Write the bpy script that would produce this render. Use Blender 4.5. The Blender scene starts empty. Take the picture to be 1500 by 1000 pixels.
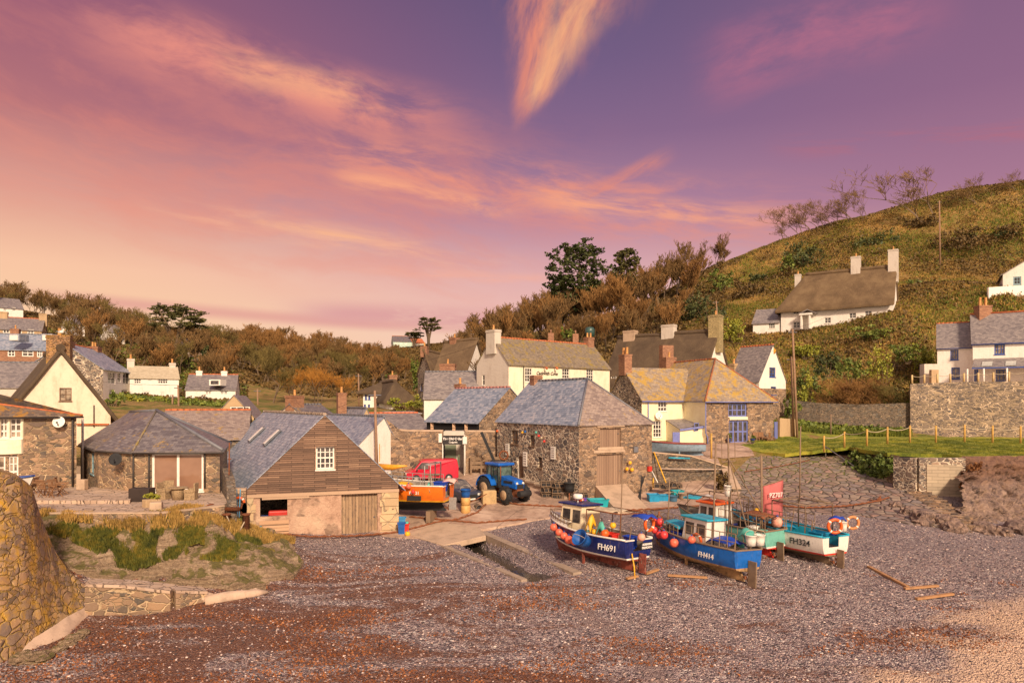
import bpy, bmesh, math, random
import numpy as np
from mathutils import Vector, Matrix, noise
from mathutils.geometry import delaunay_2d_cdt
random.seed(7)
S = bpy.context.scene
COL = S.collection
PI = math.pi
# ---------------------------------------------------------------- camera
F, HY, CZ = 1000.0, 590.0, 7.1
cam = bpy.data.objects.new('camera', bpy.data.cameras.new('camera'))
COL.objects.link(cam)
cam.location = (0, 0, CZ)
cam.rotation_euler = (PI / 2, 0, 0)
cam.data.sensor_width = 36
cam.data.lens = 24
cam.data.shift_y = 0.06
cam.data.clip_end = 3000
cam.data.clip_start = 0.3
S.camera = cam
S.view_settings.view_transform = 'Standard'
S.view_settings.look = 'None'
S.view_settings.exposure = 0.0
S.view_settings.gamma = 1.0

def lin(c):
    c = c / 255.0
    return c / 12.92 if c <= 0.04045 else ((c + 0.055) / 1.055) ** 2.4
def rgb(r, g, b):
    return (lin(r), lin(g), lin(b), 1.0)

# ------------------------------------------------- node expression helper
class NT:
    def __init__(s, tree): s.t = tree; s.n = tree.nodes; s.l = tree.links
    def new(s, typ, **kw):
        n = s.n.new(typ)
        for k, v in kw.items(): setattr(n, k, v)
        return n
    def put(s, sock, val):
        if isinstance(val, E): s.l.new(val.s, sock)
        elif isinstance(val, bpy.types.NodeSocket): s.l.new(val, sock)
        else: sock.default_value = val
    def math(s, op, a, b=None, c=None, clamp=False):
        n = s.new('ShaderNodeMath', operation=op, use_clamp=clamp)
        s.put(n.inputs[0], a)
        if b is not None: s.put(n.inputs[1], b)
        if c is not None: s.put(n.inputs[2], c)
        return E(s, n.outputs[0])
    def mix(s, f, a, b, mode='MIX'):
        n = s.new('ShaderNodeMix', data_type='RGBA', blend_type=mode)
        s.put(n.inputs[0], f); s.put(n.inputs[6], a); s.put(n.inputs[7], b)
        return n.outputs[2]
    def sstep(s, x, a, b, lo=0.0, hi=1.0):
        n = s.new('ShaderNodeMapRange', interpolation_type='SMOOTHSTEP')
        s.put(n.inputs[0], x); s.put(n.inputs[1], a); s.put(n.inputs[2], b); s.put(n.inputs[3], lo); s.put(n.inputs[4], hi)
        return E(s, n.outputs[0])
    def noise(s, vec, scale, detail=4.0, rough=0.55, dist=0.0, out=0):
        n = s.new('ShaderNodeTexNoise')
        s.put(n.inputs['Vector'], vec); s.put(n.inputs['Scale'], scale); s.put(n.inputs['Detail'], detail)
        s.put(n.inputs['Roughness'], rough); s.put(n.inputs['Distortion'], dist)
        return E(s, n.outputs[out])
    def vor(s, vec, scale, feature='F1', rnd=1.0):
        n = s.new('ShaderNodeTexVoronoi', feature=feature)
        s.put(n.inputs['Vector'], vec); s.put(n.inputs['Scale'], scale); s.put(n.inputs['Randomness'], rnd)
        return n
    def comb(s, x, y, z):
        n = s.new('ShaderNodeCombineXYZ')
        for i, v in enumerate((x, y, z)): s.put(n.inputs[i], v)
        return n.outputs[0]
    def sep(s, v):
        n = s.new('ShaderNodeSeparateXYZ'); s.put(n.inputs[0], v)
        return [E(s, o) for o in n.outputs]
    def mapping(s, vec, scale=(1, 1, 1), loc=(0, 0, 0), rot=(0, 0, 0)):
        n = s.new('ShaderNodeMapping'); s.put(n.inputs[0], vec)
        n.inputs['Scale'].default_value = scale; n.inputs['Location'].default_value = loc; n.inputs['Rotation'].default_value = rot
        return n.outputs[0]
    def ramp(s, f, stops, mode='LINEAR'):
        n = s.new('ShaderNodeValToRGB'); s.put(n.inputs[0], f)
        cr = n.color_ramp; cr.interpolation = mode
        while len(cr.elements) < len(stops): cr.elements.new(0.5)
        for e, (p, c) in zip(cr.elements, stops): e.position = p; e.color = c
        return n.outputs[0]
class E:
    def __init__(s, nt, sock): s.nt = nt; s.s = sock
    def __add__(s, o): return s.nt.math('ADD', s, o)
    def __radd__(s, o): return s.nt.math('ADD', s, o)
    def __sub__(s, o): return s.nt.math('SUBTRACT', s, o)
    def __rsub__(s, o): return s.nt.math('SUBTRACT', o, s)
    def __mul__(s, o): return s.nt.math('MULTIPLY', s, o)
    def __rmul__(s, o): return s.nt.math('MULTIPLY', s, o)
    def __truediv__(s, o): return s.nt.math('DIVIDE', s, o)

# ---------------------------------------------------------------- world: a dawn sky
def pdir(px, py):
    a = (px - 750) / F
    return math.atan(a), math.atan2((HY - py) / F, math.sqrt(1 + a * a))
W = bpy.data.worlds.new('World'); S.world = W; W.use_nodes = True
w = NT(W.node_tree); w.n.clear()
tc = w.new('ShaderNodeTexCoord')
dx, dy, dz = w.sep(tc.outputs['Generated'])
u = w.math('ARCTAN2', dx, dy)
v = w.math('ARCSINE', dz)
uv = w.comb(u, v, 0.0)
def vv(py): return math.atan((HY - py) / F)
def skyramp(cols):
    st = []
    for py, c in cols: st.append((max(0.0, vv(py)) / 0.8, rgb(*c)))
    return st
vn = v * 1.25
left = w.ramp(vn, skyramp([(590, (250, 196, 146)), (490, (251, 206, 164)), (420, (249, 198, 164)), (330, (220, 158, 144)), (230, (182, 116, 122)), (110, (158, 98, 118)), (0, (138, 90, 118)), (-400, (90, 76, 112))]))
right = w.ramp(vn, skyramp([(590, (246, 204, 182)), (490, (244, 202, 184)), (450, (234, 186, 180)), (400, (222, 172, 174)), (320, (180, 134, 158)), (200, (136, 105, 140)), (90, (116, 94, 132)), (0, (105, 88, 126)), (-400, (80, 72, 116))]))
lr = w.sstep(u, -0.66, 0.12)
base = w.mix(lr, left, right)
base = w.mix(w.sstep(u, 0.1, 0.65) * w.sstep(v, 0.0, 0.3) * 0.5, base, rgb(154, 104, 132))
# warp for wispy look
wn = w.new('ShaderNodeTexNoise'); w.put(wn.inputs['Vector'], uv); wn.inputs['Scale'].default_value = 3.2; wn.inputs['Detail'].default_value = 4
wx, wy, wz = w.sep(wn.outputs['Color'])
def streak(p0, p1, halfw, gain, ns=2.2, stretch=7.0, feather=1.0, seed=0.0, lo=0.42, hi=0.72, taper=None, warp=0.35):
    """soft cloud band from p0 to p1 (directions given in degrees-like az/el)"""
    a0, b0 = pdir(*p0); a1, b1 = pdir(*p1)
    L = math.hypot(a1 - a0, b1 - b0); ca, sa = (a1 - a0) / L, (b1 - b0) / L
    du = u - a0; dv = v - b0
    s_ = du * ca + dv * sa + (wx - 0.5) * warp * 0.3
    t_ = dv * ca - du * sa + (wy - 0.5) * warp * halfw * 3
    sl = s_ / L
    if taper: wd = (w.math('MULTIPLY_ADD', sl, taper[1] - taper[0], taper[0])) * halfw
    else: wd = halfw
    tt = w.math('ABSOLUTE', t_ / wd)
    m = w.sstep(tt, 1.0, 0.0) * w.sstep(sl, -0.12, 0.2) * w.sstep(sl, 1.12, 0.7)
    n = w.noise(w.comb(s_ * ns + seed, t_ * ns * stretch, seed), 1.0 * 3, 6.0, 0.64, 0.25)
    return m * w.sstep(n, lo, hi) * gain
def add(c, m, col): return w.mix(w.math('MINIMUM', m, 1.0), c, col)
PINK, CORAL = rgb(228, 142, 130), rgb(252, 172, 134)
c = base
c = add(c, streak((-150, 90), (900, 330), 0.17, 0.45, seed=3.1, stretch=3.0, lo=0.36, hi=0.68, warp=.2), rgb(228, 138, 122))
c = add(c, streak((-100, 200), (760, 400), 0.10, 0.5, seed=9.1, stretch=5, lo=0.35, hi=0.75), rgb(236, 152, 132))
c = add(c, streak((120, 30), (680, 190), 0.06, 1.0, seed=1.7, stretch=3, lo=0.36, hi=0.62), PINK)
c = add(c, streak((300, 90), (570, 150), 0.034, 0.85, seed=5.7, stretch=3, lo=0.34, hi=0.6), CORAL)
c = add(c, streak((420, 210), (1210, 330), 0.065, 1.0, seed=2.2, stretch=5, lo=0.36, hi=0.66), rgb(234, 148, 128))
c = add(c, streak((780, 290), (1180, 322), 0.026, 0.95, seed=6.2, stretch=6, lo=0.35, hi=0.64), rgb(250, 168, 132))
c = add(c, streak((500, 262), (760, 310), 0.022, 0.9, seed=8.2, stretch=5, lo=0.35, hi=0.6), CORAL)
c = add(c, streak((860, 290), (985, 225), 0.018, 0.7, seed=4.2, stretch=5, lo=0.35, hi=0.6), rgb(230, 140, 120))
c = add(c, streak((762, 175), (840, -110), 0.15, 1.0, seed=7.7, stretch=2.6, lo=0.36, hi=0.7, taper=(0.14, 1.15), warp=0.2), rgb(242, 146, 116))
c = add(c, streak((775, 150), (868, -40), 0.05, 0.8, seed=2.7, stretch=3, lo=0.3, hi=0.6, taper=(0.4, 1.4), warp=0.2), rgb(255, 184, 132))
c = add(c, streak((1020, 110), (1400, -20), 0.07, 0.75, seed=1.2, stretch=3, lo=0.36, hi=0.7), rgb(186, 112, 136))
c = add(c, streak((1150, 215), (1640, 175), 0.03, 0.6, seed=1.9, stretch=6), rgb(190, 108, 120))
c = add(c, streak((230, 300), (760, 385), 0.028, 0.7, seed=4.9, stretch=6), rgb(250, 184, 150))
c = add(c, streak((380, 325), (560, 358), 0.010, 0.8, seed=3.9, stretch=6, lo=0.3), rgb(254, 186, 140))
c = add(c, streak((540, 395), (840, 410), 0.012, 0.6, seed=5.3, stretch=6, lo=0.3), rgb(252, 176, 146))
c = add(c, streak((40, 430), (700, 482), 0.014, .75, seed=7.3, stretch=5, lo=0.2, hi=0.45, warp=0.1), rgb(226, 160, 150))
c = add(c, streak((440, 455), (820, 470), 0.026, 0.95, seed=6.8, stretch=4, lo=0.25, hi=0.5, warp=0.15), rgb(222, 162, 160))
# the glow of dawn over the sea, behind the viewer
glow = w.sstep(dy, 0.35, -0.85) * w.sstep(v, 1.35, 0.25)
c = w.mix(glow * 0.85, c, (1.25, 0.92, 0.70, 1.0))
high = w.sstep(v, 0.62, 1.35)
c = w.mix(high, c, (0.50, 0.42, 0.46, 1.0))
bg = w.new('ShaderNodeBackground'); w.put(bg.inputs[0], c); bg.inputs[1].default_value = 1.0
wo = w.new('ShaderNodeOutputWorld'); w.l.new(bg.outputs[0], wo.inputs[0])
# ---------------------------------------------------------------- sun
sd = bpy.data.lights.new('sun', 'SUN'); sd.energy = 4.8; sd.angle = math.radians(8); sd.color = (1.0, 0.78, 0.56)
sun = bpy.data.objects.new('sun', sd); COL.objects.link(sun)
sun.rotation_euler = Vector((0.28, -0.85, 0.52)).to_track_quat('Z', 'Y').to_euler()
sun.location = (0, -20, 60)

# ---------------------------------------------------------------- placing helpers
def Zp(py, Y): return CZ - (py - HY) / F * Y
def Xp(px, Y): return (px - 750) / F * Y
def PT(px, py, Y): return Vector((Xp(px, Y), Y, Zp(py, Y)))
def hit(A, B, px):
    k = (px - 750) / F
    t = (k * A[1] - A[0]) / ((B[0] - A[0]) - k * (B[1] - A[1]))
    return t
def tag(o, label=None, cat=None, group=None, kind=None):
    if label: o['label'] = label
    if cat: o['category'] = cat
    if group: o['group'] = group
    if kind: o['kind'] = kind
    return o
def empty(name, loc, label=None, cat=None, group=None, rz=0.0):
    o = bpy.data.objects.new(name, None); COL.objects.link(o)
    o.empty_display_size = 0.3; o.location = loc; o.rotation_euler = (0, 0, rz)
    return tag(o, label, cat, group)
def origin(parent):
    v_ = Vector((0, 0, 0)); p = parent
    while p is not None:
        v_ = v_ + p.location; p = p.parent
    return v_
class MB:
    def __init__(s): s.v = []; s.f = []; s.m = []; s.mi = 0; s.sm = []; s.smooth = False
    def poly(s, pts):
        n = len(s.v); s.v += [tuple(p) for p in pts]; s.f.append(tuple(range(n, n + len(pts)))); s.m.append(s.mi); s.sm.append(s.smooth)
    def faces(s, pts, fs):
        n = len(s.v); s.v += [tuple(p) for p in pts]
        for f in fs: s.f.append(tuple(n + i for i in f)); s.m.append(s.mi); s.sm.append(s.smooth)
    def hexa(s, p):  # 4 bottom + 4 top
        s.faces(p, [(3, 2, 1, 0), (4, 5, 6, 7), (0, 1, 5, 4), (1, 2, 6, 5), (2, 3, 7, 6), (3, 0, 4, 7)])
    def box(s, c, d, rz=0.0, M=None):
        c = Vector(c); R = Matrix.Rotation(rz, 3, 'Z') if M is None else M
        x, y, z = d[0] / 2, d[1] / 2, d[2] / 2
        s.hexa([c + R @ Vector(q) for q in ((-x, -y, -z), (x, -y, -z), (x, y, -z), (-x, y, -z), (-x, -y, z), (x, -y, z), (x, y, z), (-x, y, z))])
    def bar(s, a, b, wd, ht=None):  # box beam from a to b
        a, b = Vector(a), Vector(b); d = b - a; L = d.length
        if L < 1e-6: return
        q = d.to_track_quat('X', 'Z').to_matrix()
        s.box((a + b) / 2, (L, wd, ht or wd), M=q)
    def tube(s, pts, r, n=6, cap=True, r1=None):
        pts = [Vector(p) for p in pts]; N = len(pts); base = len(s.v)
        up = Vector((0.02, 0.01, 1))
        for i, p in enumerate(pts):
            d = (pts[min(i + 1, N - 1)] - pts[max(i - 1, 0)])
            if d.length < 1e-9: d = Vector((0, 0, 1))
            d.normalize()
            a = d.cross(up)
            if a.length < 0.05: a = d.cross(Vector((1, 0, 0)))
            a.normalize(); b = d.cross(a)
            rr = r[i] if isinstance(r, (list, tuple)) else (r if r1 is None else r + (r1 - r) * i / max(1, N - 1))
            for k in range(n):
                t = 2 * PI * k / n
                s.v.append(tuple(p + a * (rr * math.cos(t)) + b * (rr * math.sin(t))))
        for i in range(N - 1):
            for k in range(n):
                k2 = (k + 1) % n
                s.f.append((base + i * n + k, base + (i + 1) * n + k, base + (i + 1) * n + k2, base + i * n + k2)); s.m.append(s.mi); s.sm.append(s.smooth or n > 5)
        if cap:
            s.f.append(tuple(base + k for k in range(n))); s.m.append(s.mi); s.sm.append(False)
            s.f.append(tuple(base + (N - 1) * n + k for k in reversed(range(n)))); s.m.append(s.mi); s.sm.append(False)
    def lathe(s, prof, c=(0, 0, 0), n=16, M=None):  # prof list (r,z)
        c = Vector(c); base = len(s.v); N = len(prof)
        for r, z in prof:
            for k in range(n):
                t = 2 * PI * k / n; p = Vector((r * math.cos(t), r * math.sin(t), z))
                if M: p = M @ p
                s.v.append(tuple(c + p))
        for i in range(N - 1):
            for k in range(n):
                k2 = (k + 1) % n
                s.f.append((base + i * n + k, base + i * n + k2, base + (i + 1) * n + k2, base + (i + 1) * n + k)); s.m.append(s.mi); s.sm.append(True)
        s.f.append(tuple(base + k for k in reversed(range(n)))); s.m.append(s.mi); s.sm.append(False)
        s.f.append(tuple(base + (N - 1) * n + k for k in range(n))); s.m.append(s.mi); s.sm.append(False)
    def ball(s, c, r, n=12, sq=(1, 1, 1), drop=0.0):
        prof = []
        for i in range(1, 8):
            a = PI * i / 8; prof.append((math.sin(a) * r, -math.cos(a) * r))
        prof = [(r * 0.02, -r)] + prof + [(r * 0.02, r)]
        M = Matrix.Diagonal(Vector(sq))
        s.lathe(prof, c, n, M)
    def torus(s, c, R, r, M=None, n=24, k=8, arc=(0, 2 * PI)):
        c = Vector(c); pts = []
        full = abs(arc[1] - arc[0] - 2 * PI) < 1e-6
        base = len(s.v)
        for i in range(n if full else n + 1):
            t = arc[0] + (arc[1] - arc[0]) * i / n
            for j in range(k):
                q = 2 * PI * j / k
                p = Vector(((R + r * math.cos(q)) * math.cos(t), (R + r * math.cos(q)) * math.sin(t), r * math.sin(q)))
                if M: p = M @ p
                s.v.append(tuple(c + p))
        cnt = n if full else n
        for i in range(cnt):
            i2 = (i + 1) % n if full else i + 1
            for j in range(k):
                j2 = (j + 1) % k
                s.f.append((base + i * k + j, base + i2 * k + j, base + i2 * k + j2, base + i * k + j2)); s.m.append(s.mi); s.sm.append(True)
    def slab(s, polys, t):  # polys: list of point lists forming a sheet; thickens downwards
        key = lambda p: (round(p[0], 4), round(p[1], 4), round(p[2], 4))
        idx = {}; P = []
        fs = []
        for pl in polys:
            f = []
            for p in pl:
                k = key(p)
                if k not in idx: idx[k] = len(P); P.append(Vector(p))
                f.append(idx[k])
            fs.append(f)
        n = len(P); edges = {}
        for f in fs:
            for i in range(len(f)):
                a, b = f[i], f[(i + 1) % len(f)]
                edges[(a, b)] = edges.get((a, b), 0) + 1
        out = [tuple(f) for f in fs] + [tuple(n + i for i in reversed(f)) for f in fs]
        for (a, b) in edges:
            if (b, a) not in edges: out.append((b, a, n + a, n + b))
        s.faces(P + [p - Vector((0, 0, t)) for p in P], out)
    def build(s, name, mats, parent=None, smooth=False, bevel=0.0, seg=2, loc=None):
        me = bpy.data.meshes.new(name)
        if loc is not None: o_ = Vector(loc)
        else: o_ = origin(parent) if parent is not None else Vector((0, 0, 0))
        vs = [(p[0] - o_.x, p[1] - o_.y, p[2] - o_.z) for p in s.v] if o_.length > 0 else s.v
        me.from_pydata(vs, [], s.f)
        if not isinstance(mats, (list, tuple)): mats = [mats]
        for m_ in mats: me.materials.append(m_)
        me.polygons.foreach_set('material_index', s.m)
        me.polygons.foreach_set('use_smooth', [True] * len(s.f) if smooth else s.sm)
        me.update()
        uvs(me)
        ob = bpy.data.objects.new(name, me); COL.objects.link(ob)
        if parent is not None: ob.parent = parent
        elif loc is not None: ob.location = loc
        if bevel > 0:
            md = ob.modifiers.new('bevel', 'BEVEL'); md.width = bevel; md.segments = seg; md.limit_method = 'ANGLE'; md.angle_limit = math.radians(35)
        return ob
def uvs(me):
    uvl = me.uv_layers.new(name='UVMap')
    nl = len(me.loops)
    vi = np.empty(nl, dtype=np.int64); me.loops.foreach_get('vertex_index', vi)
    co = np.empty(len(me.vertices) * 3); me.vertices.foreach_get('co', co); co = co.reshape(-1, 3)
    nr = np.empty(len(me.polygons) * 3); me.polygons.foreach_get('normal', nr); nr = nr.reshape(-1, 3)
    lt = np.empty(len(me.polygons), dtype=np.int64); me.polygons.foreach_get('loop_total', lt)
    N = np.repeat(nr, lt, axis=0)
    flat = np.abs(N[:, 2]) > 0.995
    U = np.stack([-N[:, 1], N[:, 0], np.zeros(len(N))], 1); ln = np.linalg.norm(U, axis=1); ln[ln < 1e-9] = 1; U /= ln[:, None]
    U[flat] = (1, 0, 0)
    V = np.cross(N, U)
    P = co[vi]
    uv_ = np.stack([(P * U).sum(1), (P * V).sum(1)], 1).astype(np.float32)
    uvl.data.foreach_set('uv', uv_.ravel())
def npmesh(name, V, Fq, mat, parent=None, smooth=False, loc=None, k=None):
    """fast mesh from numpy arrays of equal-size faces"""
    V = np.asarray(V, dtype=np.float64); Fq = np.asarray(Fq, dtype=np.int32)
    o_ = Vector(loc) if loc is not None else (origin(parent) if parent is not None else Vector((0, 0, 0)))
    V = V - np.array(o_)
    me = bpy.data.meshes.new(name); k = Fq.shape[1]
    me.vertices.add(len(V)); me.vertices.foreach_set('co', V.astype(np.float32).ravel())
    me.loops.add(Fq.size); me.loops.foreach_set('vertex_index', Fq.ravel())
    me.polygons.add(len(Fq)); me.polygons.foreach_set('loop_start', np.arange(0, Fq.size, k, dtype=np.int32))
    me.polygons.foreach_set('use_smooth', np.full(len(Fq), smooth))
    me.update(calc_edges=True); me.validate()
    for m_ in (mat if isinstance(mat, (list, tuple)) else [mat]): me.materials.append(m_)
    ob = bpy.data.objects.new(name, me); COL.objects.link(ob)
    if parent is not None: ob.parent = parent
    elif loc is not None: ob.location = loc
    return ob
def copy_tree(o, parent=None):
    c_ = o.copy(); COL.objects.link(c_); c_.parent = parent
    for ch in o.children: copy_tree(ch, c_)
    return c_

# ---------------------------------------------------------------- materials
MT = {}
def newmat(name):
    m_ = bpy.data.materials.new(name); m_.use_nodes = True; nt = NT(m_.node_tree); nt.n.clear()
    b = nt.new('ShaderNodeBsdfPrincipled'); o = nt.new('ShaderNodeOutputMaterial'); nt.l.new(b.outputs[0], o.inputs[0])
    tcn = nt.new('ShaderNodeTexCoord')
    nt.b = b; nt.P = tcn.outputs['Object']; nt.U = tcn.outputs['UV']; nt.m = m_
    MT[name] = m_
    return nt
def bump(nt, h, strength=0.5, dist=0.02, normal=None):
    n = nt.new('ShaderNodeBump'); nt.put(n.inputs['Height'], h); n.inputs['Strength'].default_value = strength; n.inputs['Distance'].default_value = dist
    if normal is not None: nt.l.new(normal, n.inputs['Normal'])
    nt.l.new(n.outputs[0], nt.b.inputs['Normal']); return n.outputs[0]
def paint(name, c, rough=0.5, var=0.12, sc=3.0, metal=0.0, dirt=0.0, dirtc=None, bmp=0.0):
    nt = newmat(name); c = c if len(c) == 4 else (*c, 1)
    n = nt.noise(nt.P, sc, 5, 0.6)
    d = tuple(x * (1 - var * 2.5) for x in c[:3]) + (1,)
    l_ = tuple(min(1, x * (1 + var)) for x in c[:3]) + (1,)
    col = nt.ramp(n, [(0.3, d), (0.5, c), (0.7, l_)])
    if dirt > 0:
        n2 = nt.noise(nt.mapping(nt.P, (1.5, 1.5, 0.5)), sc * 2.2, 6, 0.7, 0.3)
        col = nt.mix(nt.sstep(n2, 0.55, 0.72) * dirt, col, dirtc or (0.16, 0.08, 0.04, 1))
    nt.put(nt.b.inputs['Base Color'], col); nt.b.inputs['Roughness'].default_value = rough; nt.b.inputs['Metallic'].default_value = metal
    if bmp: bump(nt, nt.noise(nt.P, sc * 6, 4, 0.6), bmp, 0.02)
    return nt.m
def rubble(name, cols, mortar, scale=2.6, flat=1.7, mw=0.05, rough=0.9, lichen=0.0, lc=(0.45, 0.26, 0.04, 1), bmp=0.8, vary=1.0):
    """random stones with mortar joints"""
    cols = [tuple(min(.75, x * 1.5) for x in q) for q in cols]; mortar = tuple(min(.8, x * 1.2) for x in mortar)
    nt = newmat(name)
    P = nt.mapping(nt.P, (1, 1, flat))
    wv = nt.noise(P, 1.9, 3, 0.6, 0, out=1)
    n_ = nt.new('ShaderNodeMix', data_type='VECTOR'); n_.inputs[0].default_value = 0.2
    nt.put(n_.inputs[4], P); nt.put(n_.inputs[5], wv); PW = n_.outputs[1]
    ve = nt.vor(PW, scale, 'DISTANCE_TO_EDGE'); vc = nt.vor(PW, scale, 'F1'); ve2 = nt.vor(PW, scale * 1.9, 'DISTANCE_TO_EDGE'); vc2 = nt.vor(PW, scale * 1.9, 'F1')
    sm = nt.sstep(nt.noise(nt.P, 1.1, 3, 0.6), 0.49, 0.50); r_, g_, b_ = nt.sep(nt.mix(sm, vc.outputs['Color'], vc2.outputs['Color']))
    ED = E(nt, ve.outputs['Distance']) * (1.0 - sm) + E(nt, ve2.outputs['Distance']) * sm
    st = [(i / max(1, len(cols) - 1), (*q, 1)) for i, q in enumerate(cols)]
    col = nt.ramp(r_, st)
    big = nt.noise(nt.P, 0.5, 3, 0.6)
    col = nt.mix(nt.sstep(big, 0.3, 0.7) * 0.2 * vary, col, (*cols[0], 1))
    fine = nt.noise(nt.P, 14, 5, 0.7)
    col = nt.mix(nt.sstep(fine, 0.35, 0.7) * 0.22, col, nt.mix(0.5, col, (0.55, 0.45, 0.35, 1)))
    j = nt.sstep(ED + (fine - 0.5) * 0.05, mw * 1.35, mw * 0.7)
    mn = nt.noise(nt.P, 0.9, 3, 0.6)
    mort = nt.mix(nt.sstep(mn, 0.38, 0.62), (*mortar, 1), tuple(x * 0.5 for x in mortar) + (1,))
    col = nt.mix(j, col, mort)
    if lichen > 0:
        ln_ = nt.noise(nt.P, 1.4, 7, 0.72, 0.4)
        col = nt.mix(nt.sstep(ln_, 0.56 - lichen * 0.15, 0.68) * 0.85, col, lc)
    nt.put(nt.b.inputs['Base Color'], col); nt.b.inputs['Roughness'].default_value = rough
    h = nt.sstep(ED, 0.0, mw * 2.4) + fine * 0.35 + g_ * 0.4
    bump(nt, h, bmp, 0.06)
    return nt.m
def coursed(name, cols, gap, w_=0.28, h_=0.2, rough=0.55, lichen=0.0, lc=(0.42, 0.25, 0.03, 1), mort=0.008, gapd=0.5, bmp=0.6, patch=None):
    """slates / tiles / boards in courses on the UV (u level, v up the slope)"""
    cols = [tuple(min(.75, x * 1.35) for x in q) for q in cols]
    nt = newmat(name)
    uw = nt.noise(nt.U, 0.9, 2, 0.5, 0, out=1)
    n_ = nt.new('ShaderNodeMix', data_type='VECTOR'); n_.inputs[0].default_value = 0.03
    nt.put(n_.inputs[4], nt.U); nt.put(n_.inputs[5], uw)
    br = nt.new('ShaderNodeTexBrick', offset=0.5); nt.put(br.inputs['Vector'], n_.outputs[1])
    br.inputs['Color1'].default_value = (0, 0, 0, 1); br.inputs['Color2'].default_value = (1, 1, 1, 1); br.inputs['Mortar'].default_value = (0.5, 0.5, 0.5, 1)
    br.inputs['Scale'].default_value = 1.0; br.inputs['Mortar Size'].default_value = mort; br.inputs['Mortar Smooth'].default_value = 0.2
    br.inputs['Bias'].default_value = 0.0; br.inputs['Brick Width'].default_value = w_; br.inputs['Row Height'].default_value = h_
    r_, _, _ = nt.sep(br.outputs['Color'])
    nz = nt.noise(nt.U, 7, 5, 0.7); big = nt.noise(nt.P, 0.55, 5, 0.65, 0.3)
    st = [(i / max(1, len(cols) - 1), (*q, 1)) for i, q in enumerate(cols)]
    col = nt.ramp(r_ * 0.55 + nz * 0.35 + big * 0.35 - 0.12, st)
    j = E(nt, br.outputs['Fac'])
    col = nt.mix(j * gapd, col, (*gap, 1))
    if patch: col = nt.mix(nt.sstep(nt.noise(nt.P, 0.8, 6, 0.7, 0.5), 0.5, 0.62) * 0.7, col, patch)
    if lichen > 0:
        ln_ = nt.noise(nt.P, 1.1, 8, 0.75, 0.3); l2 = nt.noise(nt.P, 6, 4, 0.7)
        col = nt.mix(nt.sstep(ln_ + (l2 - 0.5) * 0.35, 0.60 - lichen * 0.2, 0.68 - lichen * 0.12) * 0.85, col, lc)
    nt.put(nt.b.inputs['Base Color'], col); nt.b.inputs['Roughness'].default_value = rough
    ux, uy, uz = nt.sep(n_.outputs[1])
    tilt = nt.math('FRACT', uy / h_)
    bump(nt, (1.0 - tilt) * 0.8 + r_ * 0.35 - j * 0.8 + nz * 0.25, bmp, 0.03)
    return nt.m
def thatch(name, a, b, c_):
    a, b, c_ = [tuple(x * .85 for x in q) for q in (a, b, c_)]
    nt = newmat(name)
    n1 = nt.noise(nt.mapping(nt.U, (9, 0.8, 1)), 2.2, 6, 0.7); n2 = nt.noise(nt.P, 0.5, 5, 0.65, 0.4)
    col = nt.ramp(n1 * 0.45 + n2 * 0.55, [(0.34, (*a, 1)), (0.5, (*b, 1)), (0.66, (*c_, 1))])
    n3 = nt.noise(nt.P, 9, 4, 0.7)
    col = nt.mix(nt.sstep(n3, 0.5, 0.75) * 0.4, col, (*c_, 1))
    nt.put(nt.b.inputs['Base Color'], col); nt.b.inputs['Roughness'].default_value = 0.95
    bump(nt, n1 + n3 * 0.8, 0.9, 0.06); return nt.m
def wash(name, c, stain=(0.34, 0.24, 0.15), st=0.35, rough=0.85, stones=0.5):
    """lime-washed or rendered wall"""
    nt = newmat(name)
    n1 = nt.noise(nt.mapping(nt.P, (1.0, 1.0, 0.35)), 1.3, 7, 0.68, 0.2); n2 = nt.noise(nt.P, 5, 5, 0.7)
    col = nt.mix(nt.sstep(n1, 0.46, 0.72) * st, (*c, 1), (*stain, 1))
    col = nt.mix(nt.sstep(n2, 0.45, 0.75) * 0.16, col, (*stain, 1))
    nt.put(nt.b.inputs['Base Color'], col); nt.b.inputs['Roughness'].default_value = rough
    vo = nt.vor(nt.mapping(nt.P, (1, 1, 1.7)), 2.4, 'F1')
    bump(nt, E(nt, vo.outputs['Distance']) * stones + n2 * 0.6, 0.5, 0.04); return nt.m
def wood(name, a, b, board=0.14, gapc=(0.03, 0.02, 0.015), axis='v', rough=0.85, wear=None):
    """boards; axis 'v' = boards run up, 'h' = boards run level"""
    nt = newmat(name)
    ux, uy, uz = nt.sep(nt.U)
    q, r2 = (ux, uy) if axis == 'v' else (uy, ux)
    cell = nt.math('FLOOR', q / board); fr = nt.math('FRACT', q / board)
    wn_ = nt.new('ShaderNodeTexWhiteNoise', noise_dimensions='1D'); nt.put(wn_.inputs['W'], cell)
    rnd = E(nt, wn_.outputs['Value'])
    g = nt.noise(nt.comb(q * 16, r2 * 1.6 + rnd * 9, 0.0), 2.0, 6, 0.7)
    col = nt.mix(rnd * 0.45 + g * 0.55, (*a, 1), (*b, 1))
    if wear:
        wn2 = nt.noise(nt.mapping(nt.U, (1, 5, 1) if axis == 'h' else (5, 1, 1)), 1.6, 7, 0.75, 0.4)
        col = nt.mix(nt.sstep(wn2, 0.48, 0.62) * 0.8, col, (*wear, 1))
    edge = nt.math('MINIMUM', fr, 1.0 - fr)
    j = nt.sstep(edge, 0.09, 0.02)
    col = nt.mix(j * 0.85, col, (*gapc, 1))
    nt.put(nt.b.inputs['Base Color'], col); nt.b.inputs['Roughness'].default_value = rough
    bump(nt, nt.sstep(edge, 0.0, 0.12) + g * 0.4, 0.6, 0.02); return nt.m
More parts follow.
